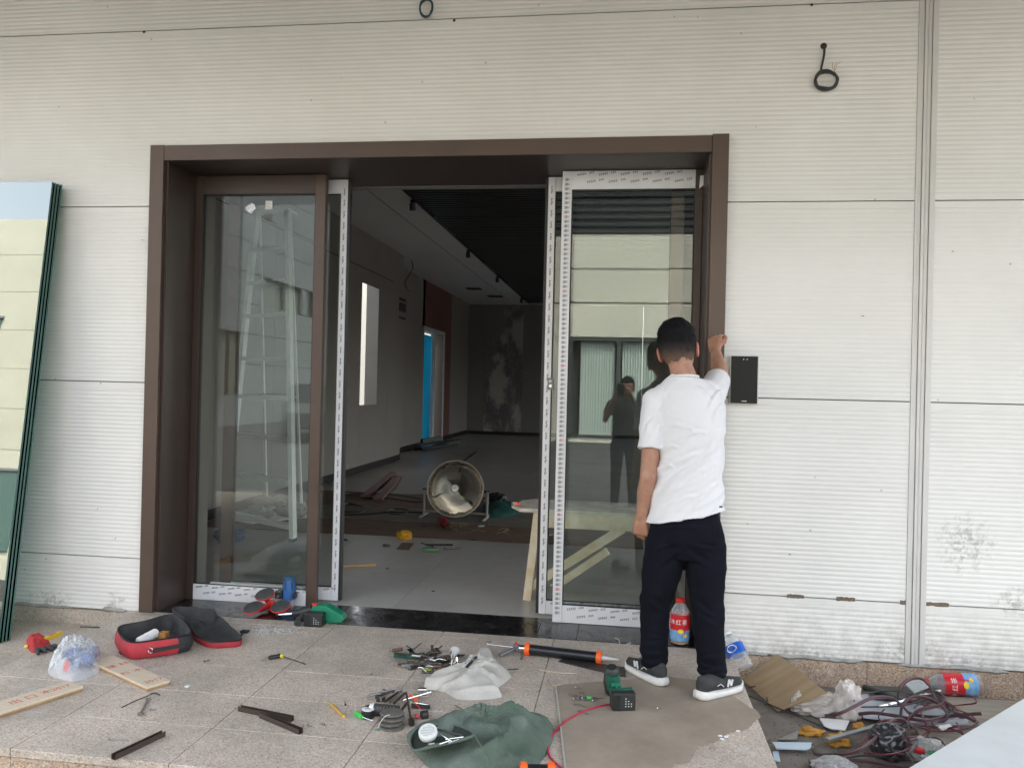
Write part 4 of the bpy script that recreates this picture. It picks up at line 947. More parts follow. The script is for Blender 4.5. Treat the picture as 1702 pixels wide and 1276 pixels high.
# blue trimmer
b0 = F(480, 1008); b0.z = 0; tm = thing('trim_router', b0, 'blue trimming router standing behind the suction lifter', 'router')
T = Matrix.Translation(b0)
MB().box((-.032, -.032, .0), (.032, .032, .006), T).box((-.028, -.028, .006), (.028, .028, .045), T).build('clear_base', film('clear_guard', (.5, .54, .54), .35), tm, bevel=.003)
MB().lathe([(.03, .045), (.041, .05), (.04, .10), (.036, .15), (.034, .165)], 20, T).build('motor_body', M_BLU, tm, smooth=True)
MB().lathe([(.035, .165), (.036, .172), (.031, .182), (.028, .184)], 20, T).build('end_cap', mat('blue_dark_cap', (.01, .06, .13), .5), tm, smooth=True)
for a in range(6):
    an = a*1.05+.3; MB().bar(b0+V((.0385*math.cos(an), .0385*math.sin(an), .11)), b0+V((.0355*math.cos(an), .0355*math.sin(an), .158)), .006, .003, (math.cos(an), math.sin(an), 0)).build('vent_rib', M_BPL, tm)
MB().box((-.075, -.038, .055), (-.03, .02, .1), T).build('side_clamp', M_BPL, tm, bevel=.006); MB().lathe([(.008, 0), (.008, .008)], 12, T @ Matrix.Translation((-.052, -.038, .07)) @ Matrix.Rotation(R(90), 4, 'X')).build('clamp_screw', M_STEEL, tm)
MB().box((.03, -.03, .06), (.05, .01, .09), T).build('side_knob', M_BPL, tm, bevel=.005)
# green rotary hammer
g0 = F(519, 1042); gh = thing('rotary_hammer', g0, 'green cordless hammer drill with black battery lying on the threshold edge', 'drill')
T = Matrix.Translation((g0.x, g0.y, 0))
def battery(T, sx, sy, sz, parent, y=-.0):
    MB().box((-sx/2, y, .002), (sx/2, y+sy, sz), T).build('battery', M_BPL, parent, bevel=.006, seg=3)
    for k in range(3):
        for j in range(4-k): MB().box((sx*(.05+.12*k), y-.0012, sz*(.25+.14*j)), (sx*(.05+.12*k)+.005, y-.0002, sz*(.25+.14*j)+.004), T).build('battery_mark', M_PALEMARK, parent)
    for k in range(6): MB().box((-sx*.46+k*sx*.055, y-.002, sz*.12), (-sx*.46+k*sx*.055+sx*.02, y-.0002, sz*.88), T).build('battery_rib', M_BPL, parent)
battery(T, .108, .06, .075, gh)
MB().prism([(-.045, .055), (-.03, .115), (.05, .12), (.085, .10), (.14, .075), (.158, .05), (.14, .03), (.07, .025), (.02, .05)], -.035, .035, T @ Matrix.Translation((0, .10, -.015)) @ Matrix(((1, 0, 0, 0), (0, 0, -1, 0), (0, 1, 0, 0), (0, 0, 0, 1)))).build('body_shell', M_GPL, gh, bevel=.008, seg=3)
MB().prism([(.05, .0), (.14, .02), (.125, .028), (.05, .04)], -.02, .02, T @ Matrix.Translation((0, .09, .0)) @ Matrix(((1, 0, 0, 0), (0, 0, -1, 0), (0, 1, 0, 0), (0, 0, 0, 1)))).build('hand_grip', M_GPL, gh, bevel=.006)
MB().tube([V((g0.x-.04, g0.y+.10, .065)), V((g0.x-.085, g0.y+.09, .055)), V((g0.x-.11, g0.y+.085, .05))], [.034, .03, .022], 14).build('gear_housing', M_BPL, gh, smooth=True)
MB().tube([V((g0.x-.11, g0.y+.085, .05)), V((g0.x-.15, g0.y+.08, .045))], [.02, .017], 12).build('chuck', M_BPL, gh, smooth=True)
MB().tube([V((g0.x-.15, g0.y+.08, .045)), V((g0.x-.19, g0.y+.075, .04)), V((g0.x-.23, g0.y+.07, .036))], [.008, .008, .004], 8).build('drill_bit', M_CHROME, gh)
q = V((g0.x-.085, g0.y+.01, .025)); MB().tube([q+V((.01, .06, .02)), q, q+V((.004, -.022, -.004))], [.02, .019, .021], 14).build('side_handle', mat('dark_grey_grip', (.05, .05, .052), .5), gh, smooth=True)
MB().lathe([(.011, 0), (.011, .002)], 12, Matrix.Translation(q+V((.0045, -.0235, -.004))) @ Matrix.Rotation(R(90), 4, 'X')).build('handle_bore', M_GAP, gh)
MB().box((-.03, .06, .1), (-.005, .08, .115), T).build('mode_switch', M_RPL, gh, bevel=.003)
# ============================================================ CAULKING GUNS
def caulk(pa, pb, label, tail=True, r=.0255):
    a, b = F(*pa, r), F(*pb, r); a.z = b.z = r+.004; d = dirn(a, b); L = (b-a).length; s = V((0, 0, 1)).cross(d)
    t = thing('caulking_gun', (a+b)/2-V((0, 0, r)), label, 'caulking gun')
    MB().tube([a+d*.02, b-d*.02], r, 28).build('barrel', mat('matt_black_tube', (.012, .013, .016), .28), t, smooth=True)
    for q, s_ in ((a, 1), (b, -1)):
        mb = MB(); mb.tube([q, q+d*.001*s_, q+d*.024*s_, q+d*.026*s_], [r+.001, r+.0055, r+.0055, r+.002], 28); mb.build('end_ring', M_ORG, t, smooth=True)
        for k in range(10):
            an = k*math.pi/5; u = s*math.cos(an)+V((0, 0, 1))*math.sin(an); MB().bar(q+d*.004*s_+u*(r+.0058), q+d*.022*s_+u*(r+.0058), .004, .002, u).build('ring_rib', M_ORG, t)
    MB().tube([b, b+d*.02, b+d*.03, b+d*.085], [.012, .012, .009, .004], 12).build('nozzle', mat('milky_plastic', (.6, .62, .64), .35), t, smooth=True)
    if tail:
        MB().tube([a-d*.001, a-d*.03], [.018, .014], 12).build('gun_head', M_CHROME, t, smooth=True)
        MB().box((-.032, -.012, -.016), (0, .012, .016), frame_M(a-d*.03, d, (0, 0, 1))).build('trigger_block', mat('blue_grey_casting', (.16, .18, .22), .4, .6), t, bevel=.004)
        MB().box((-.01, -.008, .016), (.004, .008, .026), frame_M(a-d*.045, d, (0, 0, 1))).build('release_tab', M_RPL, t, bevel=.002)
        rod = [a-d*.06, a-d*.2, a-d*.205+V((0, 0, .014)), a-d*.18+V((0, 0, .016))]; MB().tube(rod, .0032, 7).build('push_rod', M_CHROME, t, smooth=True)
        h1 = catmull([a-d*.05, a-d*.075-s*.04+V((0, 0, -.008)), a-d*.11-s*.085+V((0, 0, -.018))], 5); MB().tube(h1, [.007+.004*i/len(h1) for i in range(len(h1))], 8).build('grip', mat('grey_grip_metal', (.2, .21, .22), .4, .5), t, smooth=True)
        h2 = catmull([a-d*.035, a-d*.03-s*.04+V((0, 0, -.006)), a-d*.0-s*.06+V((0, 0, -.014)), a+d*.005-s*.095+V((0, 0, -.02))], 5); MB().tube(h2, [.005+.002*i/len(h2) for i in range(len(h2))], 8).build('trigger', M_STEEL, t, smooth=True)
    return t
caulk((873, 1079), (1000, 1094), 'black caulking gun with orange rings lying behind the standing man')
caulk((864, 1284), (922, 1284), 'second black and orange caulking gun cut off by the bottom edge of the photo', False)
slab_px(((928, 1098), (936, 1093), (1040, 1108), (1040, 1124), (1012, 1118)), .002, .006, M_STEELD, 'flat_bar', None, base=F(980, 1106)); tag(bpy.data.objects['flat_bar'], 'flat dark metal offcut lying under the end of the caulking gun', 'metal offcut')
# ============================================================ IMPACT DRIVER
# stands on its battery, head leaning away
q = F(1037, 1182, .0035); drv = thing('impact_driver', q, 'dark green cordless driver standing head down beside its battery, left of the shoe', 'driver')
ya = R(14); T = Matrix.Translation((q.x, q.y, .0045)) @ Matrix.Rotation(ya, 4, 'Z')
battery(T, .10, .055, .075, drv)
MB().tube([T @ V((-.002, .05, .04)), T @ V((-.006, .10, .05)), T @ V((-.012, .15, .05))], [.026, .019, .026], 14).build('handle', M_BPL, drv, smooth=True)
MB().tube([T @ V((-.05, .05, .062)), T @ V((.045, .05, .066))], [.016, .016], 8).build('foot_shell', M_DGPL, drv, smooth=True)
MB().tube([T @ V((-.02, .15, .135)), T @ V((-.018, .155, .12)), T @ V((-.014, .17, .06)), T @ V((-.01, .18, .012))], [.022, .034, .038, .03], 18).build('motor_housing', M_BPL, drv, smooth=True)
MB().tube([T @ V((-.02, .13, .11)), T @ V((-.017, .135, .08)), T @ V((-.014, .14, .04))], [.028, .034, .026], 14).build('green_cover', M_DGPL, drv, smooth=True)
MB().box((-.035, .086, .07), (.008, .092, .085), T).build('side_badge', mat('green_badge', (.02, .2, .12), .4), drv, bevel=.002)
MB().box((-.02, .06, .075), (-.012, .11, .082), T).build('trigger', M_GPL, drv)
# ============================================================ BOARD UNDER THE MAN
def board_m():
    m, nt, p, pos = new_mat('dusty_fibre_board', .8)
    c = ramp(nt, noise_out(nt, pos, 4, 8, .65), [(.3, (.25, .205, .155)), (.7, (.36, .305, .24))])
    c = mix_rgb(nt, ramp(nt, noise_out(nt, pos, 9, 8, .8), [(.56, 0), (.74, .45)]), c, (.4, .36, .31)); nt.links.new(c, p.inputs['Base Color']); bump_to(nt, p, noise_out(nt, pos, 40, 5), .12, .004); return m
M_BOARD = board_m()
edge_px = [(925, 1138), (1045, 1128), (1110, 1124), (1180, 1132), (1243, 1172), (1262, 1184), (1264, 1190), (1252, 1199), (1243, 1210), (1222, 1213), (1206, 1221), (1190, 1229), (1174, 1236), (1160, 1240), (1152, 1250), (1147, 1264), (1120, 1268), (1110, 1300), (944, 1300)]
pts = []
for i, (a, b) in enumerate(zip(edge_px, edge_px[1:]+edge_px[:1])):
    n = 5 if 4 <= i <= 15 else 1
    for k in range(n):
        px = a[0]+(b[0]-a[0])*k/n; py = a[1]+(b[1]-a[1])*k/n
        if n > 1 and k: px += rng.uniform(-1.6, 1.6); py += rng.uniform(-1.6, 1.6)
        pts.append(F(px, py, .0035))
bb_ = MB(); bb_.prism([(q.x, q.y) for q in pts], .0012, .0038); bo = bb_.build('fibre_board', M_BOARD, None, base=F(1090, 1200)); tag(bo, 'large dusty brown board with a torn right edge under the standing man', 'board')
a, b = F(924, 1139, .005), F(942, 1296, .005); tag(MB().bar(a, b, .006, .006).build('pale_batten', mat('pale_strip', (.45, .42, .37), .7), None, base=a), 'thin pale strip along the left edge of the brown board', 'strip')
for i, (px, py) in enumerate(((1197, 1224), (1207, 1225), (1227, 1216), (1200, 1229))):
    q = F(px, py); crumple(q+V((0, 0, .004)), .008, M_WH, 'plaster_chip', None, i, sq=(1.2, .8, .5), amp=.3, sub=2)
    tag(bpy.data.objects['plaster_chip' if i == 0 else 'plaster_chip.%03d' % i], 'small white plaster chip by the torn edge of the brown board', 'chip', 'plaster chips along the torn board edge')
# screws by the driver
rr = random.Random(9)
for i in range(26):
    px, py = 968+rr.gauss(0, 15), 1160+rr.gauss(0, 7); q = F(px, py, .004)
    screw(q, rr.uniform(-.8, .9), rr.uniform(.025, .04), M_STEEL if i % 3 else M_CHROME, .0019, 'small steel rivet in the loose scatter left of the green driver', 0, 'rivets scattered beside the green driver')
q = F(979, 1163, .004); gk = thing('wall_plug', q, 'tiny bright green wall plug among the scattered rivets', 'plug'); MB().tube([q+V((-.01, 0, .009)), q+V((.01, .004, .009))], [.008, .006], 10).build('cap_body', mat('bright_green_plastic', (.05, .5, .08), .4), gk, smooth=True)
for px, py, L, w in ((955, 1172, .03, 'below the rivet scatter'), (893, 1151, .03, 'beside the porch joint left of the board'), (977, 1187, .015, 'near the red hose'), (1093, 1178, .02, 'between driver and shoe')): screw(F(px, py, .004), .4+px, L, M_CHROME, .0026, 'single bright fastener ' + w)
# wood crumbs and paper bits
for i, (pts_, lab) in enumerate((([(895, 1112), (930, 1118), (958, 1118)], 'pale curled splinter behind the brown board'), ([(913, 1128), (920, 1139), (932, 1136)], 'pale bent shaving at the corner of the brown board'), ([(1022, 1060), (1028, 1062), (1030, 1068)], 'small white shaving in front of the right fixed glass'), ([(1035, 1072), (1042, 1070), (1048, 1068)], 'white scrap in front of the man'))):
    tag(MB().tube(catmull([F(a, b, .005) for a, b in pts_], 4), .003, 5).build('shaving', mat('pale_shaving', (.5, .44, .36), .8), None, base=F(*pts_[1])), lab, 'shaving')
# red air hose
hp = catmull([F(a, b, .006) for a, b in ((1012, 1170), (990, 1175), (965, 1184), (940, 1198), (920, 1218), (911, 1238), (913, 1255), (924, 1268), (936, 1278), (950, 1290))], 6)
tag(MB().tube(hp, .0042, 10).build('air_hose', mat('crimson_hose', (.45, .02, .06), .3), None, smooth=True, base=F(930, 1220)), 'crimson hose curving from the green driver down to the bottom edge', 'hose')
# ============================================================ FITTINGS HEAP, WHITE SACK, TOOL HEAP, CANVAS BAG
rr = random.Random(21)
M_LINEN = mat('dirty_white_cloth', (.62, .6, .54), .85, var=.22, vscale=7, bump=.3, bscale=160)
sk = thing('cloth_sack', F(775, 1135), 'dirty white cloth sack spilling metal fittings onto the porch', 'sack')
ol = [F(*q) for q in ((709, 1130), (714, 1145), (738, 1150), (762, 1162), (800, 1163), (834, 1158), (826, 1145), (850, 1124), (828, 1102), (822, 1098), (812, 1078), (790, 1090), (770, 1112), (740, 1124))]
def foldz(s): return .03*(1-abs(math.sin((s.x*.5-s.y*.95)*24+2*noise.noise(s*7)))**.6)
blanket(ol, .042, M_LINEN, 'sack_cloth', sk, rings=22, per=7, fold=.22, fs=9, seed=5, p=2.6, zf=foldz)
edge = catmull([F(*q, .045) for q in ((711, 1124), (735, 1123), (760, 1114), (776, 1108), (800, 1098), (822, 1092))], 6)
mb = MB(); n = len(edge); vs_ = []
for i, q in enumerate(edge):
    for k in range(6):
        t = k/5; vs_.append(q+V((.01*math.sin(i*.6)*t, -.075*t, .014*math.sin(math.pi*t*.8)-.040*t*t+.004*noise.noise(q*40))))
mb.add(vs_, [(6*i+k, 6*i+6+k, 6*i+7+k, 6*i+k+1) for i in range(n-1) for k in range(5)]); mb.build('folded_mouth', M_LINEN, sk, smooth=True, recalc=False)
# fittings
fitg = 'loose fittings in the heap behind the cloth sack'
def rod(pa, pb, r, m, name, label, z=.01, z2=None, cat=None, parent=None, group=None, n=8):
    a, b = F(*pa, z), F(*pb, z if z2 is None else z2)
    o = MB().tube([a, b], r, n).build(name, m, parent, smooth=True, base=None if parent is not None else a)
    if parent is None: tag(o, label, cat or name, group)
    return o
def flatbar(pa, pb, w, h, m, name, label, z=.008, group=None, holes=0):
    a, b = F(*pa, z), F(*pb, z); t = thing(name, a, label, name.replace('_', ' '), group); MB().bar(a, b, w, h).build('bar', m, t, bevel=.0008)
    for i in range(holes):
        q = a.lerp(b, (i+.5)/holes)+V((0, 0, h/2)); MB().lathe([(w*.2, 0), (w*.2, .0008)], 10, Matrix.Translation(q)).build('hole', M_GAP, t)
    return t
flatbar((668, 1106), (714, 1097), .018, .010, mat('zinc_grey', (.36, .37, .36), .4, .5, var=.2, vscale=30), 'bracket', 'long zinc bracket with two holes in the fittings heap', .014, fitg, 2)
flatbar((655, 1088), (700, 1092), .02, .02, M_DGPL, 'clip_strip', 'dark green plastic strip at the left of the fittings heap', .014)
flatbar((680, 1112), (705, 1105), .02, .006, M_STEELD, 'metal_plate', 'dark little plate at the lower edge of the fittings heap', .005)
flatbar((770, 1108), (785, 1088), .018, .004, M_WH, 'hinge', 'white drilled hinge plate resting on the cloth sack', .055, None, 2)
flatbar((776, 1108), (792, 1091), .010, .008, M_STEELD, 'clamp_bar', 'small dark clamp lying beside the white hinge plate', .055)
sh_ = thing('shower_nozzle', F(755, 1090), 'small white plastic shower nozzle sticking out of the fittings heap', 'shower head')
a, b = F(751, 1098, .02), F(756, 1081, .035); MB().tube([a, a.lerp(b, .6), b, b+V((0, .004, .01))], [.007, .01, .026, .02], 16).build('head_shell', mat('grey_white_plastic', (.58, .59, .58), .4), sh_, smooth=True)
for i in range(88):
    px, py = 702+rr.gauss(0, 29), 1096+rr.gauss(0, 8)
    if px > 760: px = 745
    an = rr.uniform(-.5, .6) if i % 3 else rr.uniform(0, 3.1); L = rr.uniform(.025, .085); q = F(px, py, rr.uniform(.004, .026))
    d = V((math.cos(an), math.sin(an), rr.uniform(-.1, .25))); m = (M_STEEL, M_STEELD, M_STEELD, mat('rusty_steel', (.16, .09, .06), .7, .3, var=.4, vscale=60), M_CHROME)[i % 5]
    k = i % 4
    if k == 0:
        t = thing('bolt', q, 'small bolt among the loose fittings behind the cloth sack', 'bolt', 'bolts in the fittings heap'); MB().tube([q, q+d*L], .004, 6).build('shank', m, t); MB().tube([q-d*.005, q], .009, 6).build('head', m, t)
    elif k == 1: tag(MB().tube([q, q+d*L], rr.uniform(.0035, .009), 8).build('metal_pin', m, None, smooth=True, base=q), 'short metal pin among the loose fittings behind the cloth sack', 'pin', 'metal pins in the fittings heap')
    elif k == 2: tag(MB().bar(q, q+d*L, rr.uniform(.01, .024), rr.uniform(.002, .006)).build('metal_clip', m, None, base=q), 'small flat clip among the loose fittings behind the cloth sack', 'clip', 'flat clips in the fittings heap')
    else: tag(MB().tube(catmull([q, q+d*L*.4+V((0, .008, .008)), q+d*L*.8+V((0, -.004, .004)), q+d*L], 3), .0016, 5).build('bent_wire', m, None, smooth=True, base=q), 'bent scrap of wire among the loose fittings behind the cloth sack', 'wire', 'bent wires in the fittings heap')
for i in range(9):
    px, py = 754+rr.gauss(0, 7), 1104+rr.gauss(0, 6); q = F(px, py, .035)
    tag(MB().tube([q, q+V((rr.uniform(-.02, .02), rr.uniform(-.01, .01), .03))], .0032, 6).build('steel_peg', M_STEEL if i % 2 else M_CHROME, None, smooth=True, base=q), 'upright steel peg in the mouth of the cloth sack', 'peg', 'steel pegs in the sack mouth')
flatbar((709, 1110), (716, 1116), .01, .006, mat('lime_plastic', (.5, .65, .05), .4), 'lime_tag', 'tiny lime green tag by the fittings heap', .006)
rod((700, 1068), (688, 1078), .002, M_STEELD, 'dark_pin', 'dark pin lying behind the fittings heap', .003, cat='pin')
rod((843, 1112), (862, 1111), .0025, M_STEELD, 'dark_rod', 'dark short rod right of the cloth sack', .003, cat='rod')
# tool heap
hd = thing('angle_screwdriver', F(640, 1183), 'grey ratchet tool with ribbed black grip in the tool heap', 'ratchet tool')
a, b = F(617, 1178, .022), F(664, 1180, .022); d = dirn(a, b)
MB().tube([a, a+d*.01, a.lerp(b, .5), b], [.02, .024, .022, .018], 16).build('handle', mat('dark_grey_grip2', (.045, .043, .042), .5), hd, smooth=True)
MB().tube([a-d*.006, a+d*.012], [.022, .0255], 16).build('pale_collar', M_WH, hd, smooth=True)
MB().tube([a-d*.035, a-d*.02, a-d*.006], [.010, .016, .02], 12).build('chuck', M_STEELD, hd, smooth=True)
for k in range(6):
    q = a.lerp(b, .25+.11*k)+V((0, -.014, .0165)); MB().tube([q+V((0, -.006, -.004)), q+V((.003, 0, .0005)), q+V((0, .007, .0025))], .0011, 5).build('grip_ridge', M_STEEL, hd)
tp = thing('round_tin', F(614, 1192), 'small round white lidded tin under the ratchet tool', 'tin')
q = F(612, 1190, .0); MB().lathe([(.026, 0), (.027, .002), (.027, .03), (.026, .031)], 24, Matrix.Translation((q.x, q.y-.004, .0))).build('tin_body', M_BPL, tp, smooth=True)
MB().lathe([(.0255, .0312), (.025, .034), (.0, .0345)], 24, Matrix.Translation((q.x, q.y-.004, .0)), cap=False).build('lid', M_WH, tp, smooth=True)
for k in range(3): MB().box((q.x-.012+.008*k, q.y-.006, .0343), (q.x-.007+.008*k, q.y, .0352)).build('lid_print', M_INK, tp)
dk = [F(652, 1208), F(650, 1206), F(653, 1204), F(651, 1202)]
for k in range(4):
    q = dk[k]; z0 = .001+.0125*k; t = thing('grinding_disc', V((q.x, q.y, z0)), 'worn grey disc, %s in the stack of four' % ('lowest', 'second from below', 'third from below', 'topmost')[k], 'disc', 'stack of worn grey discs')
    MB().lathe([(.016, 0), (.046, .0), (.048, .003), (.046, .0085), (.016, .0105)], 28, Matrix.Translation((q.x, q.y, z0)) @ Matrix.Rotation(R(3-2*k), 4, 'X')).build('disc_body', mat('worn_grey_disc', (.15, .14, .125), .7, var=.35, vscale=40), t, smooth=True)
wpts = catmull([F(648, 1187, .06), F(640, 1190, .06), F(632, 1200, .04), F(628, 1209, .01)], 4); wt = thing('loop_wire', F(630, 1210), 'thin pale wire hooked over the stack of discs with a green tip', 'wire')
MB().tube(wpts, .0014, 5).build('wire', M_WH, wt, smooth=True); crumple(F(627, 1213)+V((0, 0, .004)), .008, mat('teal_plastic', (.05, .3, .2), .4), 'green_tip', wt, 2, sq=(1.2, .8, .5), sub=2)
gs = thing('screwdriver', F(600, 1187), 'screwdriver with bright green handle left of the tool heap', 'screwdriver')
a, b, c = F(590, 1184, .01), F(602, 1191, .01), F(621, 1198, .004); MB().tube([a, a.lerp(b, .3), b], [.008, .0105, .009], 6).build('handle', mat('bright_green_plastic', (.05, .5, .08), .4), gs); MB().tube([b, c], .002, 6).build('blade', M_CHROME, gs)
# sockets, keys and bars of the heap
hk = thing('socket_wrench', F(684, 1180), 'dark T-handled socket wrench leaning over the tool heap', 'wrench')
a, b = F(675, 1150, .05), F(683, 1195, .018); MB().tube([a, b], .0045, 8).build('shaft', M_STEELD, hk, smooth=True); MB().tube([b, b+dirn(a, b)*.028], [.011, .0125], 12).build('socket', M_STEELD, hk, smooth=True); MB().lathe([(.009, 0), (.009, .0008)], 10, frame_M(b+dirn(a, b)*.0285, dirn(a, b).orthogonal(), dirn(a, b))).build('socket_bore', M_GAP, hk)
hs_ = thing('hole_saw', F(695, 1190), 'small hole saw with red shank at the right of the tool heap', 'hole saw')
a, b = F(690, 1190, .014), F(701, 1188, .014); MB().tube([a, a.lerp(b, .5)], .010, 12).build('red_shank', mat('worn_red', (.5, .08, .08), .5), hs_, smooth=True); MB().tube([b-dirn(a, b)*.002, b+dirn(a, b)*.024], .0165, 16).build('saw_cup', M_STEELD, hs_, smooth=True)
for k in range(10):
    an = k*math.pi/5; u = V((0, math.cos(an), math.sin(an))); q = b+dirn(a, b)*.024+u*.0155; MB().tube([q, q+dirn(a, b)*.004], [.0025, .0003], 4).build('saw_tooth', M_STEELD, hs_)
rod((610, 1157), (668, 1141), .005, M_STEEL, 'steel_tube', 'bright steel tube lying across the back of the tool heap', .03, .04, 'tube')
rod((668, 1163), (716, 1149), .0038, M_CHROME, 'extension_bar', 'chrome extension bar with square end on the tool heap', .035, .03, 'socket bar')
q = F(695, 1146, .034); tag(MB().tube([q, q+V((.035, .008, 0))], .010, 10).build('chrome_socket', M_CHROME, None, smooth=True, base=q), 'chrome socket at the upper right of the tool heap', 'socket')
rod((687, 1154), (710, 1157), .0045, M_CHROME, 'bright_pin', 'bright pin right of the orange bit in the tool heap', .02, .012, 'pin')
q = F(681, 1154, .025); tag(MB().tube([q, F(692, 1163, .02)], [.007, .009], 8).build('orange_bit_holder', M_ORG, None, smooth=True, base=q), 'orange bit holder on the tool heap', 'bit holder')
rod((683, 1166), (714, 1171), .0028, M_CHROME, 'drill_bit', 'slim bright drill bit pointing right from the tool heap', .022, .018, 'drill bit')
flatbar((684, 1172), (715, 1174), .013, .012, M_STEELD, 'chisel', 'dark flat chisel end pointing right from the tool heap', .014)
flatbar((664, 1184), (676, 1168), .009, .009, M_STEELD, 'hex_bar', 'dark stub leaning on the ratchet tool grip', .024)
for i, (pa, pb, r, z) in enumerate((((640, 1165), (662, 1150), .006, .03), ((648, 1166), (668, 1148), .0055, .034), ((655, 1168), (672, 1152), .006, .03), ((632, 1160), (650, 1149), .005, .028), ((634, 1152), (656, 1147), .004, .036))):
    rod(pa, pb, r, (M_STEELD, M_STEEL)[i % 2], 'socket_bit', 'dark socket bit lying crosswise in the middle of the tool heap', z, z, 'bit', group='socket bits in the tool heap')
st2 = thing('staple_clip', F(630, 1160), 'pale wire clip on a dark block at the left of the tool heap', 'clip')
q = F(630, 1165, 0); MB().box((q.x-.016, q.y-.01, .002), (q.x+.02, q.y+.03, .028)).build('dark_block', M_STEELD, st2, bevel=.003)
MB().tube([q+V((-.012, -.012, .004)), q+V((-.008, -.002, .031)), q+V((.014, .002, .031)), q+V((.012, -.013, .006))], .0015, 5).build('clip_wire', M_WH, st2)
rod((700, 1178), (690, 1168), .0022, M_RPL, 'red_wire', 'short red wire in the tool heap', .02, .03, 'wire')
flatbar((655, 1150), (636, 1145), .008, .003, M_STEELD, 'feeler', 'dark flat key behind the tool heap', .02)
# green canvas bag
M_CANV = mat('green_canvas', (.062, .1, .07), .85, var=.4, vscale=5, bump=.45, bscale=130, c2=(.13, .165, .14), vdet=10)
cb = thing('canvas_bag', F(810, 1235), 'worn green canvas bag lying open at the bottom of the photo', 'canvas bag')
ol = [F(*q) for q in ((676, 1222), (690, 1252), (730, 1285), (800, 1300), (868, 1290), (905, 1258), (920, 1225), (918, 1205), (896, 1192), (850, 1190), (812, 1194), (790, 1190), (760, 1200), (730, 1210), (700, 1212))]
def canz(s): return .045*(1-abs(math.sin((s.x*.8-s.y*.9)*13+2.5*noise.noise(s*5)))**.85)+.02*(1-abs(math.sin((s.x*1.1+s.y*.7)*17+2*noise.noise(s*8)))**.85)
blanket(ol, .075, M_CANV, 'bag_cloth', cb, rings=30, per=9, fold=.28, fs=7, seed=12, p=2.0, zf=canz)
seam = catmull([F(*q, z) for q, z in (((689, 1247), .05), ((720, 1240), .088), ((760, 1231), .1), ((790, 1222), .11))], 8)
MB().tube(seam, .005, 6).build('hem', M_CANV, cb, smooth=True)
seam2 = catmull([F(*q, z) for q, z in (((790, 1222), .11), ((800, 1240), .11), ((812, 1256), .09), ((816, 1276), .07), ((812, 1290), .05))], 8); MB().tube(seam2, .004, 6).build('seam', M_CANV, cb, smooth=True)
# open mouth flap: an inner dark pocket
mth = [F(*q, z) for q, z in (((688, 1246), .052), ((720, 1238), .085), ((785, 1222), .108), ((770, 1208), .095), ((745, 1203), .085), ((700, 1206), .07), ((682, 1224), .05))]
mo = catmull(mth, 5, True); n = len(mo); c = sum(mo, V((0, 0, 0)))/n
mb = loft([[q+V((0, 0, .004)) for q in mo], [c+(q-c)*.9-V((0, 0, .008)) for q in mo], [V((c.x+(q.x-c.x)*.5, c.y+(q.y-c.y)*.5, c.z-.014)) for q in mo]]); mb.add([V((c.x+(q.x-c.x)*.5, c.y+(q.y-c.y)*.5, c.z-.0141)) for q in mo], [tuple(range(n))])
mb.build('pocket_lining', mat('dark_green_lining', (.03, .045, .035), .9, var=.3), cb, smooth=True, recalc=False)
MB().tube(mo+[mo[0]], .0045, 6).build('mouth_hem', M_CANV, cb, smooth=True)
st_p = catmull([F(684, 1222, .06), F(700, 1200, .07), F(735, 1197, .07), F(755, 1188, .06), F(775, 1186, .05), F(795, 1190, .04)], 5)
mb = MB(); mb.add([v for q in st_p for v in (q, q+V((.004, -.03, .004)))], [(2*i, 2*i+2, 2*i+3, 2*i+1) for i in range(len(st_p)-1)]); mb.build('shoulder_strap', M_CANV, cb, smooth=True, recalc=False)
gr = F(711, 1215, .115); wc = thing('shower_rose', gr, 'round white perforated disc lying on the green canvas bag', 'disc')
M = frame_M(gr, V((1, 0, .0)), V((-.1, -.6, 1))); MB().lathe([(.032, -.018), (.034, -.012), (.034, .0), (.031, .004), (.0, .005)], 28, M, cap=False).build('cap_shell', mat('pale_grey_plastic', (.66, .69, .67), .45), wc, smooth=True)
for i in range(-4, 5):
    for j in range(-3, 4):
        if i*i+j*j*1.6 < 17: MB().box((i*.0062-.0022+.001*j, j*.0066-.0008, .0047), (i*.0062+.0022+.001*j, j*.0066+.0008, .0054), M).build('slot', M_STEEL, wc)
for i, (pa, pb) in enumerate((((728, 1212), (768, 1221)), ((733, 1220), (752, 1232)), ((740, 1228), (770, 1224)), ((745, 1234), (762, 1228)), ((730, 1236), (748, 1230)), ((712, 1236), (722, 1234)))):
    a, b = F(*pa, .105), F(*pb, .108); tag(MB().tube([a, b], .0045 if i == 0 else .003, 8).build('steel_bit', M_STEELD if i == 0 else M_CHROME, None, smooth=True, base=a), 'thin steel bit lying in the mouth of the green canvas bag', 'bit', 'steel bits in the canvas bag')
a, b = F(756, 1171, .006), F(772, 1181, .01); pk = thing('small_chisel', a, 'small chisel poking out behind the green canvas bag', 'chisel'); MB().tube([a, b], .0025, 6).build('blade', M_CHROME, pk); MB().bar(b, F(800, 1196, .02), .016, .01).build('handle', M_STEELD, pk, bevel=.002)

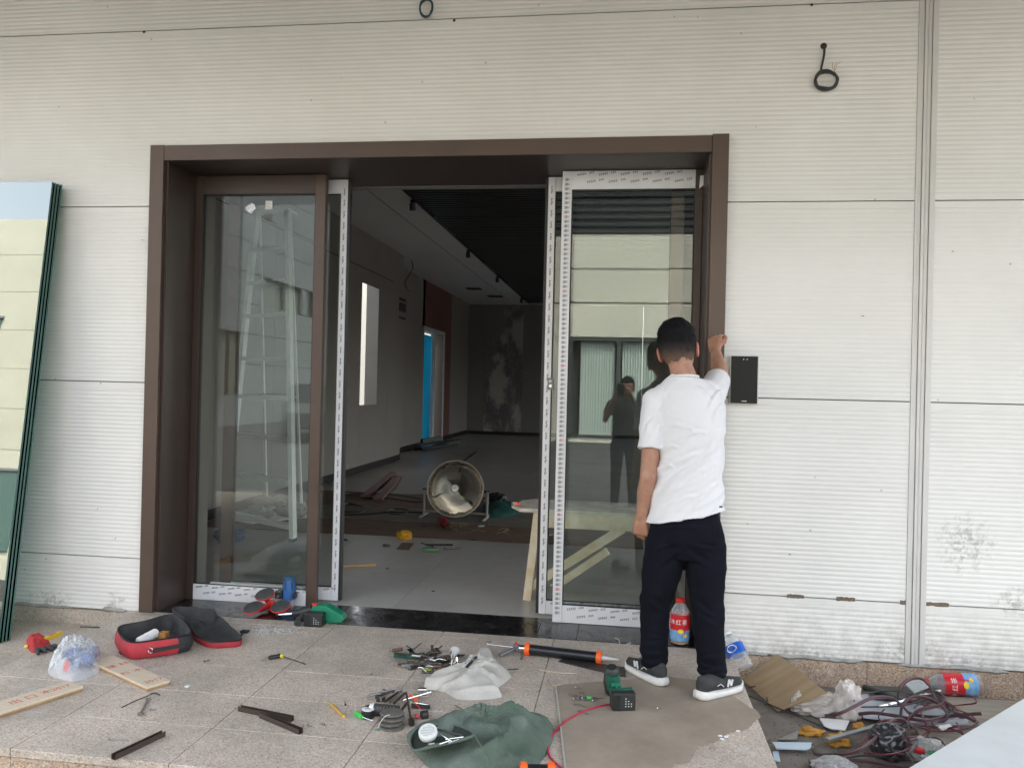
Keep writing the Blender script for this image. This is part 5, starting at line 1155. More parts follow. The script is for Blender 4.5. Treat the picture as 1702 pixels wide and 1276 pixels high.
# ============================================================ BOTTLES
M_PET = film('clear_bottle_plastic', (.75, .8, .82), .22, .9, .06)
M_LRED = mat('red_label', (.62, .02, .03), .35); M_LBLUE = mat('sky_blue_label', (.1, .32, .62), .35, var=.35, vscale=30, c2=(.3, .5, .75)); M_LB2 = mat('royal_blue_label', (.01, .1, .5), .35); M_LYEL = mat('lemon_yellow', (.85, .7, .05), .4); M_PAPER = mat('white_print', (.85, .85, .85), .5)
def curved(M, r, prims, name, m, parent, lift=.0006):
    """flat marks wrapped on the bottle: list of polygons in (angle, z)"""
    mb = MB()
    for poly in prims:
        vs_ = [M @ V(((r+lift)*math.cos(a), (r+lift)*math.sin(a), z)) for a, z in poly]; mb.add(vs_, [tuple(range(len(vs_)))])
    return mb.build(name, m, parent, recalc=False)
def tea_bottle(M, label, facing):
    t = thing('drink_bottle', M.translation, label, 'bottle')
    r = .036; sq = lambda z, rr_: (rr_, z)
    MB().lathe([(.028, .0), (.034, .006), (.033, .02), (r-.002, .03), (r, .05), (r, .15), (.032, .17), (.02, .197), (.0135, .205), (.0135, .212)], 28, M).build('bottle_shell', M_PET, t, smooth=True)
    MB().lathe([(.016, .206), (.0165, .208), (.0165, .225), (.015, .227), (0, .227)], 24, M, cap=False).build('cap', M_RPL, t, smooth=True)
    n = 28
    lab = MB(); lab.lathe([(r+.0008, .075), (r+.0008, .152)], n, M, cap=False); lab.build('red_sleeve', M_LRED, t, smooth=True, recalc=False)
    lab = MB(); lab.lathe([(r-.0002, .022), (r+.0008, .035), (r+.0008, .0748)], n, M, cap=False); lab.build('blue_sleeve', M_LBLUE, t, smooth=True, recalc=False)
    f = facing
    curved(M, r+.001, [[(f-.9, .0755), (f-.2, .058), (f+.5, .0755)]], 'red_point', M_LRED, t)
    curved(M, r+.001, [[(f+.1+.3*math.cos(q), .072+.011*math.sin(q)) for q in [k*math.pi/6 for k in range(12)]]], 'lemon', M_LYEL, t, .0010)
    curved(M, r+.001, [[(f+.55+.22*math.cos(q), .05+.009*math.sin(q)) for q in [k*math.pi/5 for k in range(10)]]], 'lemon', M_LYEL, t, .0010)
    curved(M, r+.001, [[(f+.3, .045), (f+.5, .05), (f+.75, .09), (f+.6, .088)]], 'magenta_stripe', mat('magenta_print', (.55, .03, .2), .4), t, .0013)
    # lettering, one glyph after the other round the sleeve
    for i, ch in enumerate('冰红茶'):
        an = f-.75+i*.62; p = M @ V(((r+.0016)*math.cos(an), (r+.0016)*math.sin(an), .115)); nrm = (M.to_3x3() @ V((math.cos(an), math.sin(an), 0))).normalized(); tz = (M.to_3x3() @ V((0, 0, 1))).normalized(); xx = tz.cross(nrm)
        Mt = Matrix((xx, tz, nrm)).transposed().to_4x4(); Mt.translation = p; text_obj('lettering', ch, .03, M_PAPER, t, Mt, .0002)
    MB().lathe([(.029, .004), (.031, .02), (.033, .05), (.033, .056)], 20, M).build('leftover_tea', mat('amber_tea', (.35, .12, .03), .2), t, smooth=True)
    return t
q = F(1130, 1071, .0); M = Matrix.Translation((q.x, q.y+.03, .0)) @ Matrix.Diagonal((1.42, 1.42, 1.07, 1)); tea_bottle(M, 'red and blue tea bottle standing behind the legs of the man', R(-95))
# lying one on the junk beside the plinth
a = F(1566, 1152, .0); yb_ = -.05; q0 = W(1630, 1138, -.068); q1 = W(1556, 1136, -.068); ax = (q1-q0).normalized(); up = V((0, -.3, 1)); xx = V((0, -1, .0)); M = Matrix((xx, ax.cross(xx).normalized(), ax)).transposed().to_4x4(); M.translation = q0+V((0, 0, 0)); M = M @ Matrix.Diagonal((1.5, 1.5, 1.2, 1))
b2 = tea_bottle(M, 'red and blue tea bottle lying on its side along the granite plinth', R(10))
# water bottle leaning off the porch side
p0, p1 = F(1236, 1112, -.10), F(1207, 1052, .03); p0 = V((.64, p0.y, -.125)); ax = (V((F(1209, 1056, .05).x, F(1209, 1056, .05).y+.02, .09))-p0).normalized()
p0 = W(1238, 1112, -.17); p1 = W(1208, 1052, -.06); ax = (p1-p0).normalized(); xx = V((0, -1, 0)); xx = (xx-ax*xx.dot(ax)).normalized(); M = Matrix((xx, ax.cross(xx).normalized(), ax)).transposed().to_4x4(); M.translation = p0
L_ = (p1-p0).length
wb = thing('water_bottle', p0, 'empty clear water bottle with blue label leaning at the porch side', 'bottle')
k = L_/.23; M = M @ Matrix.Diagonal((1.6, 1.6, k, 1))
MB().lathe([(.02, .0), (.03, .006), (.031, .03), (.029, .05), (.031, .07), (.031, .15), (.029, .17), (.014, .2), (.0125, .222)], 24, M).build('bottle_shell', M_PET, wb, smooth=True)
MB().lathe([(.0318, .085), (.0318, .15)], 24, M, cap=False).build('blue_label', M_LB2, wb, smooth=True, recalc=False)
MB().lathe([(.0145, .214), (.015, .216), (.015, .229), (0, .23)], 20, M, cap=False).build('cap', M_WH, wb, smooth=True)
curved(M, .0322, [[(-.25+.55*math.cos(q), .122+.021*math.sin(q)) for q in [k_*math.pi/8 for k_ in range(16)]]], 'white_oval', M_PAPER, wb)
for i, ch in enumerate('冰露'):
    an = -.5+i*.55; p = M @ V((.0335*math.cos(an), .0335*math.sin(an), .122)); nrm = (M.to_3x3() @ V((math.cos(an), math.sin(an), 0))).normalized(); tz = ax; x2 = tz.cross(nrm)
    Mt = Matrix((x2, tz, nrm)).transposed().to_4x4(); Mt.translation = p; text_obj('lettering', ch, .021, M_LB2, wb, Mt, .0002)

# ============================================================ RUBBISH AT RIGHT (ground level -0.15)
G = -.15
M_CARD = mat('brown_hardboard', (.4, .29, .17), .75, var=.22, vscale=3, stretch=(1, 8, 1), bump=.05)
P = [F(1290, 1087, .0), F(1374, 1150, -.08), F(1292, 1182, G+.01), F(1236, 1130, G+.06)]
P[0] = W(1292, 1086, -.06); P[3] = F(1234, 1128, G+.04); P[2] = F(1292, 1181, G+.012); P[1] = P[0]+(P[2]-P[3])
P[1] = F(1374, 1150, P[1].z)
mb = MB(); nrm = (P[1]-P[0]).cross(P[3]-P[0]).normalized(); nrm = nrm if nrm.z < 0 else -nrm
mb.add(P+[q+nrm*.005 for q in P], [(0, 1, 2, 3), (7, 6, 5, 4), (0, 4, 5, 1), (1, 5, 6, 2), (2, 6, 7, 3), (3, 7, 4, 0)]); tag(mb.build('hardboard_sheet', M_CARD, None, base=P[2]), 'plain brown square board leaning on the plinth among the rubbish', 'board')
# stones and pale plank
tag(slab_px(((1490, 1150), (1708, 1166), (1700, 1250), (1540, 1240)), G+.001, G+.03, mat('weathered_plywood', (.38, .34, .28), .8, var=.25, vscale=3, stretch=(1, 9, 1)), 'plywood_sheet', None, base=F(1600, 1190, G)), 'weathered plywood sheet lying under the cables at right', 'plywood')
tag(slab_px(((1410, 1155), (1480, 1148), (1610, 1196), (1600, 1212), (1490, 1196), (1435, 1190)), G+.032, G+.04, mat('pale_blue_offcut', (.5, .54, .6), .5), 'white_offcut', None, base=F(1500, 1180, G)), 'pale bluish white sheet offcut under the tangle of cables', 'sheet offcut')
tag(slab_px(((1435, 1138), (1560, 1143), (1572, 1162), (1520, 1166), (1450, 1160)), G+.045, G+.05, mat('dark_grey_sheet', (.07, .08, .075), .5), 'grey_offcut', None, base=F(1500, 1150, G)), 'dark grey sheet offcut lying behind the tangle of cables', 'sheet offcut')
def tubeG(pts, r, m, name, label, cat, parent=None, kz=5, group=None):
    q = catmull([F(a, b, G+z) for a, b, z in pts], kz); o = MB().tube(q, r, 8).build(name, m, parent, smooth=True, base=None if parent is not None else q[0])
    if parent is None: tag(o, label, cat, group)
    return o
M_CAB1 = mat('grey_maroon_cable', (.085, .06, .062), .4, var=.3, vscale=10); M_CAB2 = mat('maroon_cable', (.15, .025, .04), .4); M_CAB3 = mat('black_thin_cable', (.015, .015, .016), .4)
tubeG([(1436, 1142, .05), (1460, 1150, .06), (1500, 1166, .07)], .014, M_BPL, 'rubber_tube', 'stub of thick black rubber tube behind the white plastic bag', 'tube')
tubeG([(1459, 1174, .07), (1500, 1164, .08), (1562, 1147, .07)], .008, M_CHROME, 'chrome_tube', 'bright chrome tube lying among the cables', 'tube')
tubeG([(1462, 1126, .03), (1500, 1136, .04), (1560, 1146, .05)], .004, M_STEELD, 'thin_rod', 'thin dark rod behind the tangle of cables', 'rod')
flat = mat('grey_aluminium_profile', (.3, .31, .32), .35, .6)
def bg(pa, za, pb, zb, w, h, m, name, label, cat):
    a, b = F(*pa, G+za), F(*pb, G+zb); tag(MB().bar(a, b, w, h).build(name, m, None, bevel=.001, base=a), label, cat)
bg((1375, 1229), .05, (1465, 1204), .07, .022, .012, flat, 'grey_profile', 'grey aluminium profile crossing the rubbish in front of the bags', 'profile')
bg((1460, 1203), .055, (1640, 1205), .05, .02, .012, flat, 'grey_profile', 'long grey aluminium profile running right under the cables', 'profile')
bg((1560, 1160), .045, (1600, 1192), .045, .02, .01, mat('blue_grey_profile', (.16, .18, .19), .4, .5), 'dark_profile', 'short blue grey profile slanting behind the cables', 'profile')
bg((1238, 1153), .02, (1390, 1216), .03, .005, .005, M_STEELD, 'thin_black_rod', 'long thin dark rod from the brown board into the rubbish', 'rod')
bg((1244, 1142), .04, (1255, 1140), .07, .006, .006, M_STEELD, 'bent_bracket', 'tiny rusty bracket at the corner of the porch', 'bracket')
bg((1450, 1216), .012, (1620, 1216), .012, .03, .02, mat('pale_wood_batten', (.34, .29, .22), .8, var=.3), 'wood_batten', 'pale wood batten in front of the cables', 'batten')
# bundles of cable
tang = [[(1372, 1188, .05), (1395, 1184, .1), (1420, 1172, .12), (1450, 1158, .13), (1480, 1158, .12), (1498, 1170, .09), (1515, 1185, .07), (1560, 1190, .06), (1600, 1186, .07), (1631, 1184, .09)],
        [(1350, 1236, .03), (1352, 1248, .03), (1375, 1253, .03), (1420, 1247, .08), (1455, 1225, .1), (1470, 1205, .1), (1490, 1193, .11), (1508, 1200, .1), (1510, 1222, .08), (1500, 1245, .05), (1480, 1262, .04)],
        [(1492, 1170, .06), (1494, 1145, .13), (1510, 1128, .17), (1530, 1126, .17), (1545, 1140, .14), (1555, 1160, .1), (1568, 1172, .07)],
        [(1496, 1196, .05), (1500, 1170, .12), (1518, 1156, .15), (1545, 1160, .14), (1565, 1172, .11), (1574, 1190, .07), (1560, 1200, .05)],
        [(1505, 1200, .05), (1525, 1180, .11), (1555, 1172, .12), (1572, 1165, .1), (1560, 1150, .1), (1540, 1148, .1)],
        [(1420, 1186, .05), (1450, 1183, .07), (1490, 1188, .08), (1540, 1196, .07), (1590, 1185, .07), (1625, 1200, .06)],
        [(1346, 1262, .02), (1350, 1272, .02), (1380, 1262, .03), (1430, 1262, .04), (1480, 1270, .03), (1540, 1278, .03)],
        [(1480, 1196, .07), (1530, 1205, .07), (1580, 1210, .05), (1615, 1228, .05), (1640, 1240, .05)],
        [(1590, 1200, .08), (1598, 1215, .07), (1612, 1232, .05)], [(1547, 1212, .05), (1540, 1230, .06), (1556, 1252, .05), (1570, 1270, .05)]]
_rc = random.Random(77)
for i in range(9):
    cx_p, cy_p = _rc.uniform(1450, 1590), _rc.uniform(1160, 1245); rxp, ryp = _rc.uniform(22, 60), _rc.uniform(10, 26); a0 = _rc.uniform(0, 6); tang.append([(cx_p+rxp*math.cos(a0+k*.7)+_rc.uniform(-5, 5), cy_p+ryp*math.sin(a0+k*.7)+_rc.uniform(-3, 3), .05+.05*_rc.random()+(.03 if k % 3 == 0 else 0)) for k in range(_rc.randint(6, 11))])
labs = ['arching maroon and grey cable reaching the right end of the tangle', 'thick cable looping low in front of the black plastic bag', 'cable loop standing highest behind the chrome tube', 'wide cable loop in the middle of the tangle', 'inner cable loop right of the middle of the tangle', 'flat lying cable running right over the grey profile', 'cable loop lying lowest at the bottom edge', 'maroon cable sagging towards the pale panel', 'short maroon cable tail near the pale panel', 'thin maroon cable over the printed plastic bag']+['loose cable strand looping through the tangle at right']*9
for i, (t_, l_) in enumerate(zip(tang, labs)):
    t = thing('cable', F(t_[0][0], t_[0][1], G), l_, 'cable', 'tangle of maroon and grey cables')
    q = catmull([F(a, b, G+z) for a, b, z in t_], 6); MB().tube(q, .0052 if i < 7 else .0036, 7).build('grey_strand', M_CAB1 if i < 7 or i % 2 else M_CAB2, t, smooth=True)
    if i < 7: MB().tube([v+V((.003, .002, -.008)) for v in q], .0036, 6).build('maroon_strand', M_CAB2, t, smooth=True)
for pts, l_ in (([(1470, 1178, .08), (1460, 1192, .07), (1475, 1204, .06)], 'thin black cable curling under the chrome tube'), ([(1265, 1150, .02), (1275, 1160, .03), (1272, 1170, .02)], 'thin teal wire beside the brown board'), ([(1390, 1262, .03), (1440, 1255, .05), (1500, 1262, .04), (1556, 1266, .03)], 'black cable running along the bottom of the rubbish')):
    tubeG(pts, .003, M_CAB3, 'thin_cable', l_, 'cable')
# plastic bags and waste
M_MILK = film('milky_bag_plastic', (.74, .69, .64), .55, .9, .2); M_BLKB = film('black_bag_plastic', (.02, .02, .024), .9, .4, .3); M_GRYB = film('grey_bag_plastic', (.55, .56, .54), .4, .9, .15)
def bagG(cx, cy, r, m, label, seed, sq=(1, 1, .7), amp=.45, extra=None):
    q = F(cx, cy, G); t = thing('plastic_bag', q, label, 'plastic bag'); crumple(q+V((0, 0, r*sq[2]*.78)), r, m, 'bag_skin', t, seed, sq, amp, sub=5)
    if extra: extra(q, t)
    return t
def cups(q, t):
    crumple(q+V((-.02, 0, .04)), .035, mat('orange_wrapper', (.5, .22, .06), .5, var=.4, vscale=30), 'food_wrapper', t, 5)
bagG(1352, 1184, .1, M_MILK, 'milky plastic bag with an orange wrapper inside, nearest the brown board', 11, (1.3, .8, .6), .3, cups)
bagG(1408, 1196, .08, M_MILK, 'twisted white plastic bag in front of the pale offcut', 14, (.75, .8, 1.25), .32)
bagG(1478, 1258, .085, M_BLKB, 'shiny black plastic bag at the bottom of the rubbish', 17, (.9, .9, .95), .25)
bagG(1540, 1262, .08, M_GRYB, 'grey plastic bag printed in red and green near the pale panel', 19, (1.2, .9, .6), .28, lambda q, t: (crumple(q+V((-.05, -.06, .06)), .018, M_RPL, 'red_print', t, 2, (1.2, .5, .9), .5, sub=2), crumple(q+V((.0, -.06, .05)), .022, mat('green_print', (.02, .2, .09), .4), 'green_print', t, 3, (1.1, .4, .8), .3, sub=2)))
bagG(1385, 1285, .06, M_GRYB, 'pale grey plastic bag at the bottom edge of the photo', 23, (1.5, .8, .6), .28)
M_FOAM = mat('amber_foam', (.55, .27, .04), .7, var=.35, vscale=30)
for px, py, s, l_ in ((1347, 1222, (.05, .028, .022), 'amber foam lump left of the grey profile'), (1393, 1240, (.045, .03, .035), 'amber taped lump under the grey profile'), (1427, 1214, (.028, .02, .022), 'small amber lump beside the twisted white bag')):
    q = F(px, py, G); crumple(q+V((0, 0, s[2]*.75)), 1, M_FOAM, 'foam_lump', None, px, s, .55, sub=4)
    [tag(o, l_, 'foam') for o in col.objects if o.name.startswith('foam_lump') and 'label' not in o]
def wedge(pts, z, m, name, label, cat, th=.006):
    v_ = [F(a, b, G+z+k) for a, b, k in pts]; mb = MB(); n = len(v_); mb.add(v_+[q-V((0, 0, th)) for q in v_], [tuple(range(n)), tuple(range(2*n-1, n-1, -1))]+[(i, n+i, n+(i+1) % n, (i+1) % n) for i in range(n)]); tag(mb.build(name, m, None, bevel=.001, base=v_[0]), label, cat)
M_PBL = mat('pale_blue_plastic', (.5, .62, .7), .4)
wedge([(1284, 1232, 0), (1350, 1233, .004), (1352, 1240, .004), (1340, 1244, 0), (1290, 1242, 0)], .03, M_PBL, 'plastic_tray', 'pale blue shallow plastic tray near the porch side', 'tray')
wedge([(1292, 1228, 0), (1320, 1216, .01), (1328, 1212, .01), (1324, 1228, 0)], .02, M_STEEL, 'metal_scrap', 'grey folded metal scrap beside the pale blue tray', 'scrap')
wedge([(1284, 1248, 0), (1294, 1247, 0), (1297, 1264, 0), (1287, 1262, 0)], .01, M_PBL, 'paper_scrap', 'small pale rectangle right of the porch edge', 'scrap')
wedge([(1362, 1192, .01), (1412, 1196, .0), (1405, 1212, 0), (1372, 1208, 0)], .02, M_WH, 'polystyrene_piece', 'white flat piece under the twisted white bag', 'polystyrene')
wedge([(1556, 1205, 0), (1578, 1202, .005), (1583, 1206, .005), (1566, 1212, 0)], .06, M_WH, 'white_scrap', 'small white scrap on the cables', 'scrap')
wedge([(1500, 1132, .0), (1532, 1128, .03), (1545, 1140, .02), (1520, 1150, 0)], .09, film('clear_film2', (.6, .68, .7), .35), 'clear_wrap', 'crumpled clear wrap inside the highest cable loop', 'wrap')
# grit on the lower ground
gd = MB()
for i in range(700):
    px = rr.uniform(1235, 1560); py = rr.uniform(1140, 1276); q = F(px, py, G)
    if q.x < PX1+.01: continue
    s = rr.uniform(.001, .0045); gd.box((q.x-s, q.y-s*.7, G), (q.x+s*1.3, q.y+s, G+s*.9))
o_ = gd.build('rubble_grit', mat('rubble', (.3, .27, .23), .9, var=.6, vscale=50), None); struct(o_, 'stuff'); o_['label'] = 'gravelly rubble on the low ground beside the porch'
# pale panel in the lower right corner
a, b = F(1702, 1160, .12), F(1500, 1282, .12); d = dirn(b, a); s = V((d.y, -d.x, 0)); b = b-d*.6; a = a+d*.8
pn = thing('laminate_sheets', b, 'large pale blue white panel cutting the bottom right corner', 'panel')
M_PP = mat('pale_laminate', (.6, .64, .64), .4, var=.14, vscale=5, rvar=.15, bump=.06, bscale=14, vdet=9)
for k in range(9): MB().prism([(q.x, q.y) for q in (b, a, a+s*1.2, b+s*1.2)], G+.001+.03*k, G+.0295+.03*k).build('sheet', M_PP, pn)
# ============================================================ THINGS INSIDE THE HALL
# ladder behind the left glass
M_ALU = mat('aluminium', (.9, .9, .88), .45, .0, var=.08, vscale=20)
LY = 1.55
def LP(px, py, y): return W(px, py, y)
A0, A1 = LP(372, 850, LY), LP(408, 395, LY+.35); B0, B1 = LP(487, 900, LY-.25), LP(482, 425, LY+.3)
A0 = LP(374, 868, 1.75); A1 = W(432, 380, 2.2); B0 = LP(487, 903, 1.45); B1 = W(474, 400, 2.2)
B0 = F(487, 900); A0 = F(374, 872); tyy = (A0.y+B0.y)/2+.35; top_c = W(452, 352, tyy); hz = top_c.z
lad = thing('step_ladder', (B0.x-.3, B0.y+.3, 0), 'tall aluminium step ladder standing behind the left glass', 'ladder')
T1 = W(427, 356, tyy); T2 = W(478, 356, tyy-.05); T1.z = T2.z = hz
MB().bar(A0, T1, .036, .08, (0, 1, 0)).build('front_rail', M_ALU, lad); MB().bar(B0, T2, .036, .08, (0, 1, 0)).build('front_rail', M_ALU, lad)
A2 = V((A0.x-.1, A0.y+1.1, 0)); B2 = V((B0.x-.42, B0.y+1.2, 0))
MB().bar(A2, T1+V((0, .06, -.02)), .018, .03, (0, 1, 0)).build('rear_rail', M_ALU, lad); MB().bar(B2, T2+V((0, .06, -.02)), .018, .03, (0, 1, 0)).build('rear_rail', M_ALU, lad)
for k, ty_ in enumerate((862, 795, 725, 660, 597, 525, 470, 415)):
    t = min(((i/200.) for i in range(1, 200)), key=lambda u: abs(PY((A0.lerp(T1, u)+B0.lerp(T2, u))/2)-ty_)); p, q = A0.lerp(T1, t), B0.lerp(T2, t); MB().bar(p, q, .085, .036, (0, 0, 1)).build('tread', M_ALU, lad)
    if k % 3 == 0: MB().bar(A2.lerp(T1, t), B2.lerp(T2, t), .02, .02).build('rear_brace', M_ALU, lad)
MB().box((T1.x-.03, tyy-.1, hz-.01), (T2.x+.03, tyy+.1, hz+.015)).build('top_cap', M_ALU, lad, bevel=.004)
for q in (A0, B0, A2, B2): MB().box((q.x-.02, q.y-.04, .001), (q.x+.02, q.y+.04, .03)).build('rubber_foot', M_RUB, lad)
# fan
fc = W(757, 812, 3.72); Rr = 48.5*(fc.y+CD)/F_PX*1.0
fan = thing('drum_fan', (fc.x, fc.y, 0), 'large steel floor fan facing the door, on a tubular stand', 'fan')
tl = R(14); Mf = Matrix.Translation(fc) @ Matrix.Rotation(-R(90)-tl, 4, 'X') @ Matrix.Rotation(R(0), 4, 'Z')
Mf = frame_M(fc, V((.99, .1, 0)), V((.1, -math.cos(tl), math.sin(tl))))
MB().lathe([(Rr*.96, .0), (Rr, .004), (Rr, .02), (Rr*.96, .024)], 48, Mf, cap=False).build('outer_ring', mat('pale_ring', (.7, .69, .66), .3, .5), fan, smooth=True)
MB().lathe([(Rr*.97, .01), (Rr*.96, -.05), (Rr*.86, -.14), (Rr*.62, -.18), (Rr*.3, -.19), (.02, -.19)], 48, Mf, cap=False).build('drum', mat('brushed_steel', (.66, .6, .54), .25, 1., rvar=.08, vscale=15, var=.1), fan, smooth=True, recalc=False, auto=180)
mb = MB()
for k in range(120):
    an = k*2*math.pi/120; mb.tube([Mf @ V((.045*math.cos(an), .045*math.sin(an), .05)), Mf @ V((Rr*.55*math.cos(an), Rr*.55*math.sin(an), .046)), Mf @ V((Rr*.97*math.cos(an), Rr*.97*math.sin(an), .02))], .0015, 3, cap=False)
for k in range(1, 5): mb.tube([Mf @ V((Rr*k/5*math.cos(i*.2618), Rr*k/5*math.sin(i*.2618), .049-.003*k)) for i in range(25)], .0012, 4, cap=False)
mb.build('wire_guard', mat('guard_wire', (.3, .29, .27), .35, .8), fan)['kind'] = 'stuff'
MB().lathe([(.0, .062), (.035, .06), (.042, .05), (.042, .03), (.0, .028)], 24, Mf, cap=False).build('badge', mat('silver_badge', (.5, .48, .45), .35, .8), fan, smooth=True)
for k in range(3): MB().box((-.016+.012*k, -.006, .0615), (-.009+.012*k, .008, .0628), Mf).build('badge_print', M_GAP, fan)
for k in range(3):
    mb = MB(); vs_ = []; n = 9
    for i in range(n):
        t = i/(n-1); r = .05+(Rr*.86-.05)*t
        for j in range(5):
            u = j/4-.5; an = k*2*math.pi/3+.35+u*(1.98-.05*t); vs_.append(Mf @ V((r*math.cos(an), r*math.sin(an), -.06-u*.085*(1-.25*t)+.012*math.sin(t*3))))
    mb.add(vs_, [(5*i+j, 5*i+j+1, 5*i+6+j, 5*i+5+j) for i in range(n-1) for j in range(4)]); mb.build('blade', mat('satin_blade', (.66, .6, .54), .25, .95), fan, smooth=True, recalc=False, auto=180)
MB().lathe([(.055, -.12), (.06, -.1), (.055, -.02), (.03, .0)], 24, Mf).build('motor', M_BPL, fan, smooth=True)
M_STAND = mat('grey_stand', (.3, .29, .28), .45, .4)
for s in (-1, 1):
    q = fc+V((s*(Rr+.035), .02, -.02)); f0 = V((q.x+s*.0, fc.y-.0, .02))
    MB().tube([q, V((q.x, q.y, .1)), V((q.x, q.y-.02, .03))], .014, 8).build('upright', M_STAND, fan, smooth=True)
    MB().tube([V((q.x, q.y-.19, .015)), V((q.x, q.y+.19, .015))], .014, 8).build('foot_bar', M_STAND, fan, smooth=True)
    MB().tube([fc+V((s*Rr*.98, .02, -.02)), q+V((s*.02, 0, 0))], .012, 8).build('pivot', M_BPL, fan, smooth=True)
MB().tube([V((fc.x-Rr-.035, fc.y+.02, .05)), V((fc.x+Rr+.035, fc.y+.02, .05))], .012, 8).build('cross_bar', M_STAND, fan, smooth=True)
# work bench behind the right leaf
M_BEN = mat('raw_bench_timber', (.66, .52, .32), .75, var=.3, vscale=9, c2=(.78, .7, .55), bump=.08)
bn0 = F(876, 996); by0, by1 = .72, 1.18; bx0 = W(850, 850, by0).x; bx1 = .35; zt = W(900, 846, by0).z
bench = thing('work_bench', (bn0.x, .95, 0), 'rough timber work bench standing behind the right glass leaf', 'bench')
MB().prism([(bx0+.05, by0), (bx1, by0), (bx1, by1), (bx0+.1, by1), (bx0, by1-.12), (bx0-.02, by0+.15)], zt-.022, zt).build('bench_top', mat('pale_board', (.75, .7, .6), .7, var=.3, vscale=8), bench, bevel=.002)
lx = W(892, 870, by0).x
MB().bar(V((bn0.x, by0+.03, .0)), V((lx, by0+.05, zt-.024)), .05, .035, (0, 1, 0)).build('leg', M_BEN, bench, bevel=.002)
MB().bar(V((bn0.x+.03, by1+.1, .0)), V((lx, by1-.03, zt-.024)), .05, .035, (0, 1, 0)).build('leg', M_BEN, bench, bevel=.002)
MB().bar(V((.36, by0+.0, .0)), V((.28, by0+.05, zt-.024)), .05, .035, (0, 1, 0)).build('leg', M_BEN, bench); MB().bar(V((.36, by1+.1, .0)), V((.28, by1-.03, zt-.024)), .05, .035, (0, 1, 0)).build('leg', M_BEN, bench)
MB().box((lx+.03, by0+.005, zt-.115), (bx1-.02, by0+.03, zt-.0225)).build('apron', M_BEN, bench, bevel=.002)
a, b = W(880, 975, by0+.05), W(1035, 878, by0+.03); MB().bar(a, b, .03, .055, (0, 0, 1)).build('brace', M_BEN, bench); a, b = W(884, 1000, by1-.0), W(1010, 915, by1-.05); MB().bar(a, b, .03, .05).build('brace', M_BEN, bench)
MB().bar(V((lx+.055, by0+.03, .28)), V((lx+.06, by0+.03, zt-.03)), .022, .02, (0, 1, 0)).build('splint', M_BEN, bench)
q = W(858, 833, by0+.12); q.z = zt; tpm = thing('tape_measure', q, 'small orange and silver tape roll on the end of the bench', 'tape')
MB().lathe([(.03, .001), (.034, .003), (.034, .026), (.03, .028)], 20, Matrix.Translation(q)).build('roll', M_STEEL, tpm, smooth=True); MB().box((q.x-.0, q.y-.037, zt+.003), (q.x+.024, q.y-.026, zt+.026)).build('orange_tab', mat('signal_orange', (.85, .12, .05), .5), tpm, bevel=.002)
# brown protective board strips on the floor
def floor_slab(x0, x1, y0, y1, z0, z1, m, name, label, cat, wob=.02):
    n = 14; r_ = random.Random(int(y0*100)); lo = [(x0+(x1-x0)*i/n, y0+r_.uniform(-wob, wob)) for i in range(n+1)]; hi = [(x0+(x1-x0)*i/n, y1+r_.uniform(-wob, wob)) for i in range(n+1)]
    return tag(MB().prism(lo+hi[::-1], z0, z1).build(name, m, None, base=((x0+x1)/2, (y0+y1)/2, 0)), label, cat)
M_KRAFT = mat('dusty_brown_board', (.17, .105, .07), .8, var=.4, vscale=3, stretch=(1, 5, 1)); M_KR2 = mat('grey_dusty_board', (.19, .17, .14), .8, var=.4, vscale=3, stretch=(1, 5, 1))
ya_, yb2, yc_ = F(700, 894).y, F(700, 868).y, F(700, 846).y
floor_slab(-3.9, .2, ya_, yb2-.02, .0012, .006, M_KRAFT, 'protective_board', 'brown protective board strip across the hall floor in front of the fan', 'board')
floor_slab(-3.9, .1, yb2, yc_, .0012, .007, M_KR2, 'protective_board', 'dusty grey board strip across the floor under the fan', 'board')
floor_slab(-3.9, -1.6, yc_+.03, 5.3, .0012, .005, M_KRAFT, 'protective_board', 'brown board lying behind the coiled cables left of the fan', 'board')
for (pa, pb, w, l_) in (((606, 824), (654, 785), .09, 'reddish plank slanting on the floor left of the fan'), ((628, 830), (662, 792), .1, 'second reddish plank beside it, nearer the fan')):
    a, b = F(*pa, .03), F(*pb, .03); tag(MB().bar(a, b, w, .03).build('loose_plank', mat('reddish_plank', (.18, .085, .06), .7, var=.3, vscale=5), None, bevel=.002, base=a), l_, 'plank')
for pts, l_ in (([(562, 822), (590, 818), (640, 820), (690, 826), (706, 832), (690, 834), (650, 828), (600, 826)], 'dark cable looping from the left wall to the fan'), ([(562, 842), (580, 836), (604, 842), (600, 850), (570, 850), (562, 846)], 'small dark cable loop by the left door leaf'), ([(562, 855), (600, 855), (650, 851), (705, 851), (735, 850)], 'dark cable lying straight in front of the fan stand'), ([(640, 850), (655, 845), (680, 848), (668, 854), (648, 853)], 'little cable ring on the floor left of the fan')):
    tag(MB().tube(catmull([F(a, b, .012) for a, b in pts], 5), .008, 6).build('floor_cable', M_CAB3, None, smooth=True, base=F(*pts[0])), l_, 'cable')
